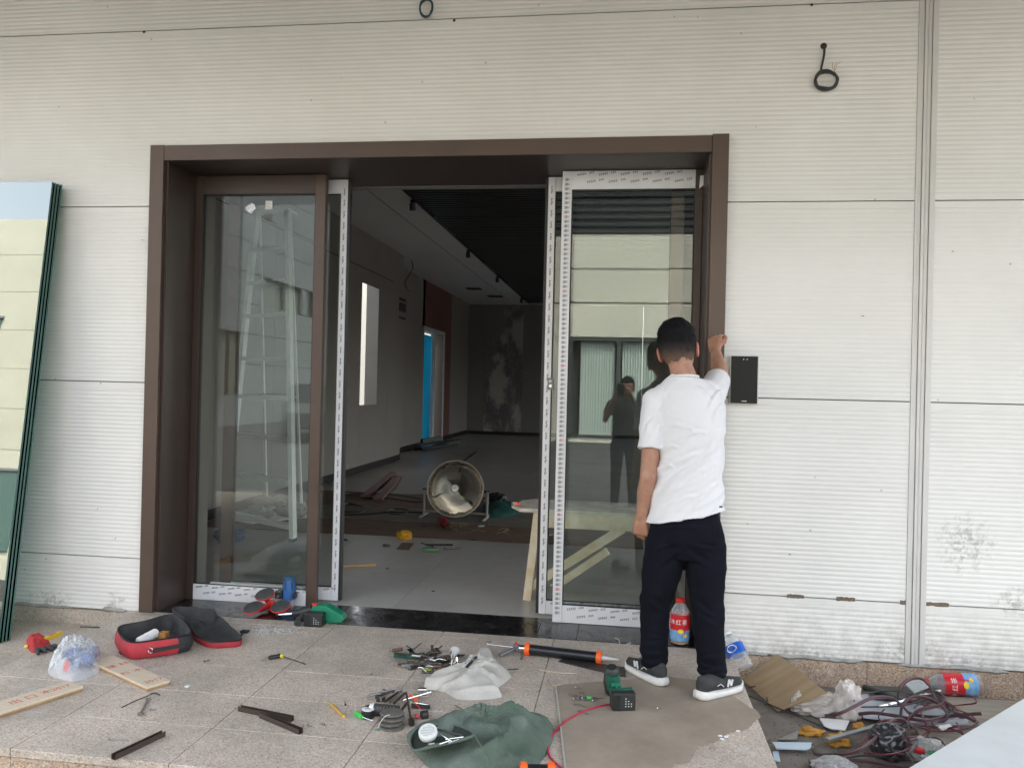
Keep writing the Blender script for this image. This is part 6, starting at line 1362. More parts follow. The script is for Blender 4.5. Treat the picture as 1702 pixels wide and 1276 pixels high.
# small things on the hall floor
q = F(672, 896); yb_ = thing('yellow_bag', q, 'small yellow plastic bag on the hall floor left of the fan', 'plastic bag'); crumple(q+V((0, 0, .035)), .06, mat('amber_yellow', (.75, .38, .02), .4, var=.3, vscale=25), 'bag_skin', yb_, 4, (1.15, .7, .8), .3)
tag(slab_px(((659, 912), (680, 913), (688, 902), (668, 901)), .001, .004, mat('dark_brown_card', (.12, .08, .05), .7), 'card_scrap', None, base=F(672, 906)), 'brown card scrap in front of the yellow bag', 'scrap')
a, b = F(556, 941, .012), F(624, 938, .012); tag(MB().bar(a, b, .022, .02).build('wooden_rod', mat('tan_stick', (.5, .33, .18), .7, var=.2), None, bevel=.002, base=a), 'light brown wooden stick on the floor by the left door edge', 'stick')
gp = thing('green_pliers', F(715, 914), 'green handled tool with dark jaws lying in front of the fan', 'tool'); q = F(714, 916); MB().box((q.x-.06, q.y-.03, .001), (q.x+.07, q.y+.03, .03)).build('green_case', mat('sage_green', (.12, .25, .13), .5, var=.2), gp, bevel=.008)
for pa, pb, r in (((708, 905), (752, 905), .009), ((738, 911), (764, 910), .008), ((700, 902), (720, 908), .006)): MB().tube([F(*pa, .03), F(*pb, .015)], r, 8).build('jaw', M_STEELD, gp, smooth=True)
rt = thing('red_hand_tool', F(740, 868), 'dark red hand tool lying in front of the fan', 'tool'); a, b = F(731, 862, .05), F(744, 872, .03); MB().tube([a, a.lerp(b, .5), b], [.03, .045, .03], 12).build('tool_body', mat('deep_red', (.22, .015, .02), .45), rt, smooth=True); MB().tube([b, F(748, 880, .015)], [.02, .008], 8).build('tip', M_STEELD, rt, smooth=True)
rr = random.Random(31)
for i, (px, py, w, c) in enumerate(((706, 876, 'dark lump on the brown strip left of the red tool', M_STEELD), (572, 899, 'grey scrap by the left leaf on the hall floor', M_STEELD), (786, 898, 'grey scrap on the floor right of the green tool', M_STEELD), (800, 876, 'pale paper scrap on the brown strip', M_WH), (642, 908, 'grey crumb left of the card scrap', M_STEELD), (720, 985, 'dark crumb on the pale floor near the threshold', M_STEELD), (644, 947, 'small dark crumb left of the pale floor joint', M_STEELD))):
    q = F(px, py); crumple(q+V((0, 0, .012)), .022 if i < 5 else .008, c, 'floor_scrap', None, i+3, (1.6, 1, .4), .5, sub=2); tag(bpy.data.objects['floor_scrap' if i == 0 else 'floor_scrap.%03d' % i], w, 'scrap')
for i in range(14):
    a = F(rr.uniform(745, 840), rr.uniform(870, 886), .008); an = rr.uniform(0, 3.1); L = rr.uniform(.05, .14); b = a+V((math.cos(an)*L, math.sin(an)*L, 0))
    tag(MB().tube([a, (a+b)/2+V((0, .02, .01)), b], .003, 5).build('cable_tie', mat('straw_tie', (.3, .24, .14), .7), None, smooth=True, base=a), 'thin strip of cable offcut on the brown floor strip', 'offcut', 'cable offcuts on the floor strip')
tag(blanket([F(*q) for q in ((800, 852), (815, 862), (840, 860), (868, 852), (866, 840), (838, 836), (806, 838))], .07, mat('teal_cloth', (.01, .13, .11), .85, var=.4, vscale=8), 'green_cloth', None, rings=8, per=4, fold=.6, fs=9, seed=3), 'dark teal cloth heaped between fan and bench', 'cloth')
q = F(822, 838); crumple(q+V((0, .1, .06)), .1, M_BPL, 'black_bundle', None, 7, (1.2, .8, .6), .5); tag(bpy.data.objects['black_bundle'], 'black bundle with hoses behind the teal cloth', 'bundle')
# black heap far back
for i, (pa, pb, w, h, l_) in enumerate((((690, 748), (758, 740), .16, .08, 'lowest'), ((698, 750), (742, 744), .25, .12, 'front'), ((694, 743), (752, 738), .12, .1, 'rear'), ((720, 745), (763, 737), .09, .05, 'raised right'), ((700, 742), (732, 740), .2, .2, 'tallest'), ((705, 752), (763, 750), .12, .04, 'nearest'))):
    a, b = F(*pa, .0), F(*pb, .0); z = .03*i; h *= .45; a.z = z*.6+h/2; b.z = z+h/2; tag(MB().bar(a, b, w*.5, h).build('black_profile', M_BLACKP, None, bevel=.004, base=a), '%s black bar in the dark heap before the side doorway' % l_, 'bar')
a, b = F(770, 766, .01), F(791, 751, .01); tag(MB().bar(a, b, .04, .015).build('dark_batten', M_BLACKP, None, base=a), 'thin dark bar lying alone right of the black heap', 'bar')
# heap of clear plastic and a blue sack seen through the left glass
q = F(430, 868); ch = thing('plastic_wrap', q, 'heap of crumpled clear wrapping behind the step ladder', 'wrapping'); 
for i, (px, py, r) in enumerate(((440, 862, .16), (470, 868, .12), (405, 872, .12))): crumple(F(px, py)+V((0, .3, r*.5)), r, M_GRYB, 'film_fold', ch, 31+i, (1.5, 1, .7), .6, sub=4)
q = F(372, 905); bs = thing('blue_sack', q, 'crumpled blue sack on the floor behind the left glass', 'sack'); crumple(q+V((0, .1, .06)), .1, mat('deep_blue_plastic', (.01, .06, .16), .45, var=.4), 'sack_skin', bs, 44, (1.4, 1, .7), .4)
q = F(385, 870); t = thing('metal_tray', q, 'pale folded metal sheet on the floor by the ladder', 'metal sheet'); MB().prism([(v.x, v.y) for v in (F(372, 866), F(418, 874), F(484, 866), F(440, 856))], .02, .03).build('tray_sheet', M_ALU, t)
# parked vehicle far behind the camera, only mirrored in the glass
cx_, cy2 = -8.0, -15.5; car = thing('parked_car', (cx_, cy2, G), 'dark parked car standing in the yard behind the camera', 'car')
M_CARP = mat('dark_car_paint', (.02, .022, .024), .6); Tc = Matrix.Translation((cx_, cy2, G)) @ Matrix.Rotation(R(70), 4, 'Z') @ Matrix(((1, 0, 0, 0), (0, 0, -1, 0), (0, 1, 0, 0), (0, 0, 0, 1)))
MB().prism([(-2.2, .35), (-2.15, .8), (-1.3, .95), (2.0, 1.0), (2.2, .75), (2.2, .35)], -.85, .85, Tc).build('body', M_CARP, car, bevel=.06)
MB().prism([(-1.25, .96), (-.6, 1.42), (1.2, 1.45), (1.95, 1.01)], -.72, .72, Tc).build('cabin', mat('car_window_glass', (.01, .012, .014), .5), car, bevel=.05)
for x in (-1.4, 1.35):
    for s in (-1, 1):
        w_ = MB().lathe([(.2, -.1), (.31, -.1), (.33, -.07), (.33, .07), (.31, .1), (.2, .1)], 24, Tc @ Matrix.Translation((x, .33, s*.78))).build('wheel', M_RUB, car, smooth=True); MB().lathe([(.0, -.08), (.2, -.085), (.2, .085), (.0, .08)], 20, Tc @ Matrix.Translation((x, .33, s*.78)), cap=False).build('rim', M_STEEL, w_, smooth=True)
# ============================================================ PEOPLE
def skin_m():
    m = mat('skin', (.44, .25, .17), .52, var=.3, vscale=22, c2=(.36, .175, .115), bump=.12, bscale=260); p = m.node_tree.nodes['Principled BSDF']; p.inputs['Subsurface Weight'].default_value = .08; p.inputs['Subsurface Radius'].default_value = (.02, .008, .004); return m
M_SKIN = skin_m(); M_EAR = mat('ear_skin', (.5, .2, .14), .5)
M_TEE = mat('white_cotton', (.72, .72, .74), .85, bump=.08, bscale=900)
M_TROU = mat('navy_black_cotton', (.007, .008, .014), .95, spec=.15, var=.3, vscale=6, bump=.1, bscale=500)
def ell_ring(c, rx, ry, yaw=0., n=24, tilt=(0, 0)):
    out = []
    for k in range(n):
        a = 2*math.pi*k/n; x = rx*math.cos(a); y = ry*math.sin(a); X_ = x*math.cos(yaw)-y*math.sin(yaw); Y_ = x*math.sin(yaw)+y*math.cos(yaw)
        out.append(V((c[0]+X_, c[1]+Y_, c[2]+X_*tilt[0]+Y_*tilt[1])))
    return out
def add_loft(mb, rings):
    n = len(rings[0]); m_ = len(rings); mb.add([v for r in rings for v in r], [(j*n+i, j*n+(i+1) % n, (j+1)*n+(i+1) % n, (j+1)*n+i) for j in range(m_-1) for i in range(n)]+[tuple(range(n-1, -1, -1)), tuple((m_-1)*n+k for k in range(n))])
def sph(mb, c, r, M3=None, n=16):
    """ellipsoid"""
    r = r if isinstance(r, (list, tuple)) else (r, r, r); vs_ = []; m_ = n//2
    for j in range(1, m_):
        t = math.pi*j/m_
        for k in range(n):
            a = 2*math.pi*k/n; q = V((r[0]*math.sin(t)*math.cos(a), r[1]*math.sin(t)*math.sin(a), r[2]*math.cos(t))); vs_.append(V(c)+(M3 @ q if M3 else q))
    top, bot = V((0, 0, r[2])), V((0, 0, -r[2])); vs_ += [V(c)+(M3 @ top if M3 else top), V(c)+(M3 @ bot if M3 else bot)]; N = len(vs_)
    fs = [((j)*n+k, (j)*n+(k+1) % n, (j+1)*n+(k+1) % n, (j+1)*n+k) for j in range(m_-2) for k in range(n)]
    fs += [(k, N-2, (k+1) % n) for k in range(n)]+[((m_-2)*n+(k+1) % n, N-1, (m_-2)*n+k) for k in range(n)]; mb.add(vs_, fs)
def limb(mb, pts, rs, n=16):
    mb.tube(pts, rs, n)
    for p, r in zip(pts, rs): sph(mb, p, r*.98, n=12)
def hand(mb, wrist, mid, palm_n, fw, curl, spread=.3, L=.085, thumb=1):
    """palm with four bent fingers of unequal length and a thumb. mid: direction wrist->knuckles, palm_n: direction the palm faces"""
    d = V(mid).normalized(); pn = (V(palm_n)-d*V(palm_n).dot(d)).normalized(); s = d.cross(pn).normalized()*thumb
    kc = V(wrist)+d*.085
    for u in (-1.5, -.5, .5, 1.5):
        limb(mb, [V(wrist)+s*u*.011+d*.005, V(wrist)+s*u*.016+d*.045, kc+s*u*.0205-d*.004*abs(u)], [.017, .0155, .011], 10)
    for i, (u, l) in enumerate(((-1.5, .8), (-.5, .95), (.5, 1.), (1.5, .93))):
        b = kc+s*u*.021-d*.004*abs(u); dd = (d+s*u*.06*spread); p = [b]; a = 0; seg = (.04*l, .026*l, .02*l)
        for k in range(3):
            a += curl[k]; q = p[-1]+(dd*math.cos(a)+pn*math.sin(a)).normalized()*seg[k]; p.append(q)
        limb(mb, p, [.0090, .0086, .0080, .0068], 10)
    t0 = V(wrist)+s*.018+d*.02; t1 = t0+s*.026+d*.026+pn*.014; t2 = t1+d*.03+pn*.014+s*(.004 if curl[0] > .8 else .014); t3 = t2+d*.022+pn*.010-s*(.008 if curl[0] > .8 else -.004)
    limb(mb, [t0, t1, t2, t3], [.015, .0125, .0105, .0085], 10)
def shoe(t, heel, toe, side):
    d = (toe-heel); d.z = 0; d.normalize(); L = .285; M = frame_M(V((heel.x, heel.y, .0045)), d, (0, 0, 1)); n = 16
    M_SOLE = mat('white_rubber_sole', (.72, .71, .68), .5, var=.1, vscale=30); M_UP = mat('charcoal_knit', (.04, .043, .045), .8, var=.35, vscale=40, bump=.2, bscale=400)
    wid = lambda u: .034+.014*math.sin(min(1, u*1.15)*math.pi*.55)-.03*max(0, u-.86)/.14
    def outline(k, off): 
        o = []
        for i in range(n+1): u = i/n; o.append((u*L+(.012*k if i == n else 0)-(.01*k if i == 0 else 0), (wid(u)+off)*(.0 if 0 else 1)*(1 if 0 < i < n else .62)))
        return o+[(x, -y) for x, y in o[::-1]]
    def lift(x, z): u = x/L; return z+.006*max(0, (u-.7)/.3)**2+.004*max(0, (.12-u)/.12)
    rings = []
    for z, off, k in ((0, -.008, .2), (.005, -.002, .8), (.015, .0, 1.0), (.024, -.003, .8), (.028, -.008, .2)):
        rings.append([M @ V((x, y, lift(x, z+(.010*max(0, 1-x/L*2.2) if z > .015 else 0)))) for x, y in outline(k, off)])
    mb = MB(); add_loft(mb, rings); so_ = mb.build('shoe_sole', M_SOLE, t, smooth=True, auto=60)
    rings = []; m_ = 12
    for i in range(m_+1):
        u = i/m_; x = .002+u*(L-.006); w = (wid(u)-.0015)*(1 if 0 < i < m_ else .5); h = (.088-.01*u if u < .32 else .085-.052*((u-.32)/.68)**.75) if i < m_ else .034; z0 = .024+.006*max(0, (u-.7)/.3)**2
        ring = []
        for k in range(14):
            a = math.pi*2*k/14; yy = w*math.cos(a); zz = z0+(h-z0+.02)*(.5+.5*math.sin(a))**.8-.004; yy *= (1-.35*max(0, math.sin(a)))
            ring.append(M @ V((x, yy, zz)))
        rings.append(ring)
    mb = MB(); add_loft(mb, rings); up = mb.build('shoe_upper', M_UP, t, smooth=True, auto=70)
    for sg_ in (-1, 1):
        y_ = sg_*(.0475); k = MB()
        for a, b in (((.14, .045), (.15, .075)), ((.15, .075), (.163, .047)), ((.163, .047), (.173, .072))): k.bar(M @ V((a[0], y_*1.0, a[1])), M @ V((b[0], y_*.97, b[1])), .006, .007, (0, 0, 1))
        k.tube([M @ V((.075, y_*.93, .06)), M @ V((.095, y_*.97, .066)), M @ V((.115, y_*1.0, .05))], .0016, 5); k.build('side_mark', M_WH, up)
    mb = MB()
    for i in range(5): mb.bar(M @ V((.125+.018*i, -.022, .083-.007*i)), M @ V((.13+.018*i, .022, .083-.007*i)), .007, .004)
    mb.tube(catmull([M @ V((.125, 0, .088)), M @ V((.13, .03, .1)), M @ V((.155, .026, .085)), M @ V((.135, .0, .088)), M @ V((.14, -.03, .095)), M @ V((.16, -.02, .08))], 4), .0018, 5)
    mb.build('laces', M_RUB, up)
def figure(name, label, J, tee, trou, hairm, sleeve_l, sleeve_r, fold_amp=.009, creases=(), tcreases=(), hems=None, shoes=None, voxel=.006):
    t = thing(name, J['base'], label, 'person')
    hc, Rm = J['head'], J['head_rot']; nb = J['neck']
    b = MB()
    h3 = lambda v: hc+Rm @ V(v)
    sph(b, h3((0, 0, .012)), (.076, .094, .098), Rm, 24); sph(b, h3((0, .03, -.045)), (.058, .062, .066), Rm, 20); sph(b, h3((0, -.02, -.02)), (.068, .07, .08), Rm, 20)
    sph(b, h3((0, .055, -.085)), (.03, .026, .022), Rm)                     # chin
    b.tube([h3((0, .088, .018)), h3((0, .108, -.012)), h3((0, .105, -.022))], [.009, .014, .012], 10)   # nose
    sph(b, h3((.0, .088, -.052)), (.024, .01, .007), Rm); sph(b, h3((0, .086, -.062)), (.02, .009, .006), Rm); sph(b, h3((0, .082, .036)), (.05, .016, .01), Rm)
    limb(b, [h3((0, -.018, -.055)), (nb+h3((0, -.015, -.07)))/2, nb, nb-V((0, 0, .05))], [.054, .054, .058, .07], 20)
    for q in J['torso']: pass
    add_loft(b, [ell_ring(c, rx*(.86 if i_ > 4 else .76), ry*.74, yw, 24) for i_, (c, rx, ry, yw) in enumerate(J['torso'])])
    for side in ('l', 'r'):
        sh, el, wr = J['sh_'+side], J['el_'+side], J['wr_'+side]
        limb(b, [sh, sh.lerp(el, .5), el, el.lerp(wr, .3), el.lerp(wr, .7), wr], [.052, .045, .038, .0405, .031, .0255])
        hip, kn, an, toe = J['hip_'+side], J['kn_'+side], J['an_'+side], J['toe_'+side]
        limb(b, [hip, hip.lerp(kn, .5), kn, kn.lerp(an, .35), an], [.08, .07, .05, .05, .036]); limb(b, [an, an.lerp(toe, .5)-V((0, 0, .02)), toe], [.03, .022, .014], 10)
        hand(b, wr, *J['hand_'+side])
    body = b.build('body', M_SKIN, t); remesh(body, voxel, 3, .5)
    for s in (-1, 1):
        k = MB(); R2 = Rm @ Matrix.Rotation(s*R(22), 3, 'Z')
        sph(k, h3((s*.081, -.004, -.022)), (.009, .021, .036), R2); sph(k, h3((s*.086, -.014, -.016)), (.007, .011, .024), R2); e = k.build('ear', M_EAR, t, smooth=True, auto=180)
        k = MB(); sph(k, h3((s*.031, .083, .012)), (.013, .009, .008), Rm, 12); ey = k.build('eye', mat('eye_white', (.7, .68, .65), .2), t, smooth=True); k = MB(); sph(k, h3((s*.031, .0905, .012)), (.005, .003, .005), Rm, 10); k.build('iris', mat('dark_iris', (.02, .012, .008), .15), ey, smooth=True)
        MB().tube([h3((s*.014, .095, .032)), h3((s*.032, .094, .037)), h3((s*.05, .082, .032))], [.002, .004, .002], 6).build('eyebrow', M_RUB, t, smooth=True)
    MB().tube([h3((-.022, .093, -.057)), h3((0, .0985, -.056)), h3((.022, .093, -.057))], [.002, .005, .002], 8).build('lips', M_EAR, t, smooth=True)
    # hair cap
    k = MB(); sph(k, h3((0, -.010, .016)), (.084, .100, .112), Rm, 72); hv = k.build('hair', hairm, t, smooth=True, auto=180)
    bm = bmesh.new(); bm.from_mesh(hv.data); inv = Rm.inverted(); o = woff(hv)
    bm.normal_update(); kill = []
    for v in bm.verts:
        q = inv @ (v.co+o-hc)
        if (q.y > .045 and q.z < .05) or (q.y > -.015 and q.z < -.0-.0*abs(q.x)) or q.z < -.094+.014*noise.noise(q*26): kill.append(v)
        else:
            v.co += v.normal*(.005*noise.noise(q*38)+.0045*noise.noise(q*95)+(.006 if q.z > .06 else 0)*(1+noise.noise(q*30)))
    bmesh.ops.delete(bm, geom=kill, context='VERTS'); bm.to_mesh(hv.data); bm.free()
    sm_ = hv.modifiers.new('s', 'SOLIDIFY'); sm_.thickness = .012; sm_.offset = -1
    # shirt
    s = MB(); add_loft(s, [ell_ring(c, rx, ry, yw, 28, J['hem_tilt'] if i == 0 else (J['hem_tilt'][0]*.6, 0) if i == 1 else (0, 0)) for i, (c, rx, ry, yw) in enumerate(J['torso'][J['shirt_from']:])])
    for side, (f, r0, r1) in (('l', sleeve_l), ('r', sleeve_r)):
        sh, el = J['sh_'+side], J['el_'+side]; e = sh.lerp(el, f); inn = sh+(nb-sh)*.35-V((0, 0, .03))
        s.tube([inn, sh+V((0, 0, -.004)), sh.lerp(e, .5), e], [.075, r0, (r0+r1)/2, r1], 20); sph(s, sh, r0*.99)
    limb(s, [nb-V((0, .0, .06)), nb-V((0, 0, .036))], [.088, .072], 24)
    ca, sa = math.cos(R(42)), math.sin(R(42)); o_x, o_z = J['torso'][4][0].x, J['torso'][4][0].z
    def disp(co, nr):
        x, z = co.x-o_x, co.z-o_z; u = -x*sa+z*ca; v = x*ca+z*sa
        u += .03*noise.noise(V((v*5, co.y*3, 2))); r1_ = noise.noise(V((u*15, v*2.6, co.y*2))); r2_ = noise.noise(V((u*31, v*5, 7+co.y*3)))
        k_ = max(0., min(1., (.32-z)/.25)); k_ = .35+.65*k_
        cr_ = 0.
        if co.y < J['torso'][5][0].y+.03:
            for (ax_, az_, bx_, bz_, w_, A_) in creases:
                dx_, dz_ = bx_-ax_, bz_-az_; L2 = dx_*dx_+dz_*dz_; tt = ((co.x-ax_)*dx_+(co.z-az_)*dz_)/L2
                if -.2 < tt < 1.2:
                    L1 = math.sqrt(L2); sd_ = ((co.x-ax_)*dz_-(co.z-az_)*dx_)/L1+.010*math.sin(tt*3.1)+.004*noise.noise(V((tt*6, ax_*9, 0))); q_ = sd_/w_
                    if abs(q_) < 3: cr_ += A_*q_*math.exp(-q_*q_)*max(0, 1-(2*tt-1)**4*.75)*(1 if 0 < tt < 1 else max(0, 1-5*(-tt if tt < 0 else tt-1)))
        return (fold_amp*(1-abs(r1_)*3.2)*.8+fold_amp*.45*r2_)*k_ - fold_amp*.25 + cr_
    sh_o = s.build('t_shirt', tee, t); remesh(sh_o, voxel*.9, 3, .5, disp)
    k = MB(); cr0 = ell_ring(nb-V((0, 0, .014)), .068, .066, 0, 32, (.05, -.12)); k.tube(cr0+cr0[:1], .006, 8, cap=False); k.build('collar', tee, sh_o, smooth=True)
    # trousers
    p = MB(); add_loft(p, [ell_ring(c, rx*(.97 if i_ < 2 else .84), ry*(.97 if i_ < 2 else .84), yw, 28) for i_, (c, rx, ry, yw) in enumerate(J['torso'][:J['trou_to']])])
    for side in ('l', 'r'):
        hip, kn, an = J['hip_'+side], J['kn_'+side], J['an_'+side]; rr_ = J['leg_r_'+side]
        ps = [hip+V((0, 0, .02)), hip.lerp(kn, .35), hip.lerp(kn, .7), kn, kn.lerp(an, .4), kn.lerp(an, .8), an+V((0, 0, .03)), an-V((0, 0, .012))]
        p.tube(ps, rr_, 22); sph(p, ps[0], rr_[0])
    def dt(co, nr):
        z = co.z; lowk = max(0., min(1., (.42-z)/.3)); n1 = noise.noise(V((co.x*8, co.y*8, z*(9+24*lowk)))); n2 = abs(noise.noise(V((co.x*11+4, co.y*9, z*16))))
        cr_ = 0.
        if co.y < J['torso'][1][0].y+.02:
            for (ax_, az_, bx_, bz_, w_, A_) in tcreases:
                dx_, dz_ = bx_-ax_, bz_-az_; L2 = dx_*dx_+dz_*dz_; tt = ((co.x-ax_)*dx_+(co.z-az_)*dz_)/L2
                if 0 < tt < 1:
                    q_ = ((co.x-ax_)*dz_-(co.z-az_)*dx_)/math.sqrt(L2)/w_
                    if abs(q_) < 3: cr_ += A_*q_*math.exp(-q_*q_)*max(0, 1-(2*tt-1)**2)
        return .006*n1*(1+lowk*1.4)+.006*(.3-n2)+cr_
    tr = p.build('trousers', trou, t); remesh(tr, voxel, 4, .5, dt)
    return t
# ---- the man at the right jamb
def P_(px, py, y): return W(px, py, y)
J = {}
yb = -.56
J['base'] = V((.33, yb, 0))
tilt = Matrix.Rotation(R(-14), 3, 'Z') @ Matrix.Rotation(R(-9), 3, 'Y') @ Matrix.Rotation(R(-6), 3, 'X')
J['head'] = P_(1127, 577, -.47); J['head_rot'] = tilt @ Matrix.Scale(1.07, 3); J['neck'] = P_(1136, 622, -.505)
def tr_(pxl, pxr, py, ry, y=yb, yw=-.12):
    a, b = P_(pxl, py, y), P_(pxr, py, y); return ((a+b)/2, (b-a).length/2, ry, yw)
J['torso'] = [tr_(1085, 1195, 925, .10), tr_(1074, 1207, 893, .125), tr_(1072, 1206, 868, .12), tr_(1076, 1203, 845, .116, yb+.005), tr_(1086, 1202, 800, .112, yb+.01), tr_(1093, 1203, 760, .115, yb+.02), tr_(1094, 1206, 715, .12, yb+.03), tr_(1084, 1207, 675, .115, yb+.045), tr_(1088, 1196, 648, .095, yb+.05), tr_(1108, 1168, 628, .07, yb+.055)]
J['shirt_from'] = 2; J['trou_to'] = 4; J['hem_tilt'] = (.22, 0.)
J['torso'][2] = ((J['torso'][2][0]+V((0, 0, .03))), J['torso'][2][1], .122, -.12)
J['sh_l'] = P_(1090, 668, -.51); J['el_l'] = P_(1077, 795, -.57); J['wr_l'] = P_(1066, 858, -.53); J['hand_l'] = ((.03, .06, -1), (.55, .85, .0), 0, (.75, .95, .7), .3, .085, -1)
J['sh_r'] = P_(1182, 655, -.47); J['el_r'] = P_(1197, 622, -.285); J['wr_r'] = P_(1189, 582, -.125); J['hand_r'] = ((.0, .5, .75), (.55, .6, -.5), 0, (1.0, 1.2, .8), .3, .085, -1)
J['hip_l'] = P_(1108, 912, yb); J['kn_l'] = P_(1089, 1005, -.53); J['an_l'] = F(1088, 1118, .075); J['an_l'] = V((J['an_l'].x, -.535, .085)); J['an_l'].x = P_(1088, 1100, -.535).x
J['hip_r'] = P_(1171, 912, yb); J['kn_r'] = P_(1176, 1005, -.585); J['an_r'] = V((P_(1183, 1120, -.62).x, -.62, .085))
J['toe_l'] = V((J['an_l'].x-.05, J['an_l'].y+.045, .045)); J['toe_r'] = V((J['an_r'].x+.055, J['an_r'].y+.03, .045))
J['leg_r_l'] = [.098, .092, .079, .071, .067, .063, .063, .058]; J['leg_r_r'] = [.098, .094, .084, .077, .071, .066, .065, .060]
def hair_m(name, fade):
    m = bpy.data.materials.new(name); m.use_nodes = True; nt = m.node_tree; p = nt.nodes['Principled BSDF']; p.inputs['Roughness'].default_value = .7; p.inputs['Specular IOR Level'].default_value = .15
    tc = nn(nt, 'ShaderNodeTexCoord'); sp = nn(nt, 'ShaderNodeSeparateXYZ'); nt.links.new(tc.outputs['Object'], sp.inputs[0])
    ad = nn(nt, 'ShaderNodeMath', operation='ADD'); nt.links.new(sp.outputs['Z'], ad.inputs[0]); nz = noise_out(nt, tc.outputs['Object'], 30, 4); ml = nn(nt, 'ShaderNodeMath', operation='MULTIPLY'); ml.inputs[1].default_value = .03; nt.links.new(nz, ml.inputs[0]); nt.links.new(ml.outputs[0], ad.inputs[1])
    mr = nn(nt, 'ShaderNodeMapRange'); z0, z1 = fade; mr.inputs['From Min'].default_value = z0; mr.inputs['From Max'].default_value = z1; nt.links.new(ad.outputs[0], mr.inputs[0])
    c = ramp(nt, mr.outputs[0], [(0, (.28, .165, .115)), (.25, (.15, .1, .075)), (.6, (.035, .028, .026)), (.9, (.007, .006, .007)), (1, (.005, .005, .006))]); nt.links.new(c, p.inputs['Base Color'])
    bump_to(nt, p, noise_out(nt, tc.outputs['Object'], 260, 4), .5, .004); MATS[name] = m; return m
def crs(l, w, A, y=-.68):
    out = []
    for x0, y0, x1, y1, *k in l:
        a, b = P_(x0, y0, y), P_(x1, y1, y); f_ = k[0] if k else 1; out.append((a.x, a.z, b.x, b.z, w*f_, A*f_))
    return out
CR = crs([(1092, 830, 1192, 736, 1.5), (1098, 815, 1150, 770), (1132, 808, 1196, 766), (1092, 784, 1180, 746, 1.2), (1096, 772, 1122, 776), (1112, 703, 1160, 716), (1122, 728, 1176, 716), (1178, 678, 1204, 646, .9), (1186, 702, 1206, 668), (1170, 760, 1203, 712, 1.1), (1100, 846, 1160, 820, .9), (1150, 848, 1196, 800, 1.2), (1094, 722, 1102, 705, .8), (1070, 724, 1092, 690, .8), (1110, 650, 1090, 690, .8), (1165, 640, 1185, 668, .9), (1096, 745, 1130, 742, .8)], .011, .012)
TC = crs([(1134, 916, 1096, 948, 1.2), (1140, 914, 1184, 942, 1.2), (1128, 905, 1090, 918), (1146, 902, 1192, 912), (1098, 985, 1108, 1012), (1078, 1000, 1106, 1024), (1152, 1000, 1192, 1026), (1158, 1020, 1196, 1040), (1072, 1062, 1108, 1070), (1070, 1080, 1108, 1074), (1070, 1092, 1106, 1096), (1160, 1094, 1202, 1086), (1160, 1104, 1203, 1110), (1162, 1118, 1200, 1108), (1100, 875, 1180, 872)], .012, .013)
hz_ = J['head'].z
man = figure('person', 'man in white t-shirt and black trousers, back turned, right fist raised to the portal edge', J, M_TEE, M_TROU, hair_m('short_black_hair', (hz_-.075, hz_+.05)), (.62, .068, .066), (.72, .072, .062), creases=CR, tcreases=TC, voxel=.0048)
shoe(man, F(1104, 1141, .004), F(1048, 1110, .004), -1); shoe(man, F(1160, 1163, .004), F(1226, 1143, .004), 1)
# phone in his lowered hand, hooked trim in the raised one
q = P_(1073, 885, -.5); ph = thing('mobile_phone', q, 'dark mobile phone held in the lowered left hand of the man', 'phone'); MB().box((q.x-.004, q.y-.035, q.z-.05), (q.x+.006, q.y+.035, q.z+.05)).build('phone_case', M_BPL, ph, bevel=.002); MB().box((q.x+.0062, q.y-.03, q.z-.045), (q.x+.0070, q.y+.03, q.z+.045)).build('phone_screen', mat('dark_screen', (.01, .012, .014), .08), ph)
ml_ = P_(1198, 842, yb-.12); MB().bar(ml_+V((-.006, -.0, 0)), ml_+V((.008, .004, .0)), .004, .008).build('trouser_mark', mat('dim_badge', (.08, .085, .09), .4), [o for o in man.children if o.name.startswith('trousers')][0])
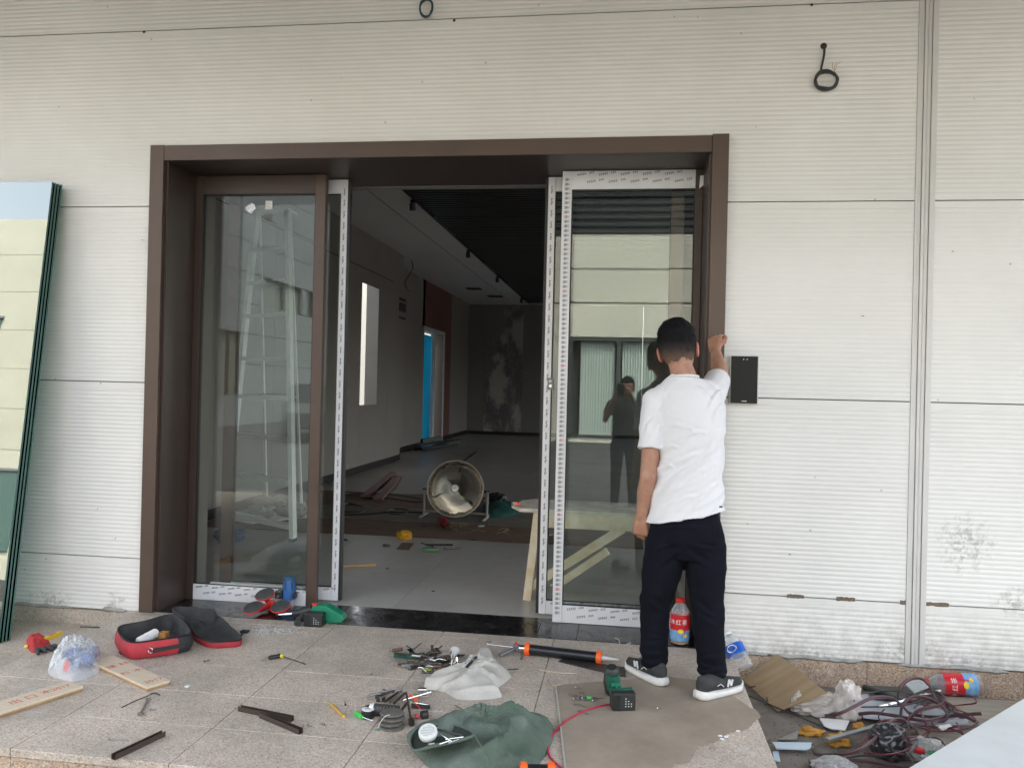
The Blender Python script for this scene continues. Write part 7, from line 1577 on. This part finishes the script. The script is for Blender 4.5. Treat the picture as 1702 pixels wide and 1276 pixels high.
# ---- the one taking the photograph, standing behind the lens and mirrored in the right glass
K = {}; bx, by = .03, -4.78; g0 = G
K['base'] = V((bx, by, g0)); K['head'] = V((bx+.02, by+.05, 1.39)); K['head_rot'] = Matrix.Rotation(R(7), 3, 'Z') @ Matrix.Rotation(R(-8), 3, 'X'); K['neck'] = V((bx+.01, by, 1.255))
def tk(z, rx, ry): return (V((bx, by, z)), rx, ry, 0.)
K['torso'] = [tk(.62, .14, .1), tk(.7, .17, .12), tk(.78, .165, .115), tk(.83, .155, .11), tk(.9, .15, .105), tk(1.0, .155, .11), tk(1.08, .17, .115), tk(1.15, .18, .11), tk(1.2, .16, .09), tk(1.25, .08, .065)]
K['shirt_from'] = 2; K['trou_to'] = 4; K['hem_tilt'] = (0, 0)
for s, sd2 in ((-1, 'l'), (1, 'r')):
    K['sh_'+sd2] = V((bx+s*.165, by, 1.17)); K['el_'+sd2] = V((bx+s*.24, by+.16, .99)); K['wr_'+sd2] = V((bx-.03+s*.1, by+.33, 1.27)); K['hand_'+sd2] = ((-s*.15, .3, .9), (-s, .2, 0), 0, (.5, .7, .5), .3, .085, -s)
    K['hip_'+sd2] = V((bx+s*.085, by, .66)); K['kn_'+sd2] = V((bx+s*.1, by+.02, .28)); K['an_'+sd2] = V((bx+s*.11, by, g0+.09)); K['toe_'+sd2] = V((bx+s*.13, by+.14, g0+.03)); K['leg_r_'+sd2] = [.09, .08, .068, .06, .058, .054, .054, .05]
figure('person', 'bystander in a dark t-shirt taking the photo, mirrored in the right glass', K, mat('dark_cotton', (.03, .035, .03), .85), mat('dark_denim', (.03, .04, .07), .85), hair_m('black_hair', (1.2, 1.36)), (.6, .068, .062), (.6, .068, .062), voxel=.01)
tag(MB().box((-.075, -4.375, CH-.10), (.01, -4.366, CH+.06)).build('camera_phone', M_BPL, None, bevel=.003, base=(-.03, -4.37, CH)), 'dark smartphone held up by the bystander behind the lens', 'phone')

# ============================================================ labels of look-alikes: order them as they lie
def order_labels():
    by = {}
    for o in col.objects:
        if 'group' in o and 'label' in o: by.setdefault(o['label'], []).append(o)
    ow_ = ['leftmost', 'second from left', 'third from left', 'fourth from left', 'fifth from left', 'sixth from left', 'seventh from left', 'eighth from left', 'ninth from left', 'tenth from left', 'eleventh from left', 'twelfth from left', 'thirteenth from left', 'fourteenth from left']
    for l, os_ in by.items():
        if 1 < len(os_):
            os_.sort(key=lambda o: (lambda p: (p.dot(RT)/max(.1, p.dot(FWD))))(woff(o)-CAM))
            for i, o in enumerate(os_): o['label'] = l+', '+('rightmost' if i == len(os_)-1 else ow_[i] if i < 14 else '%dth from left' % (i+1))
order_labels()
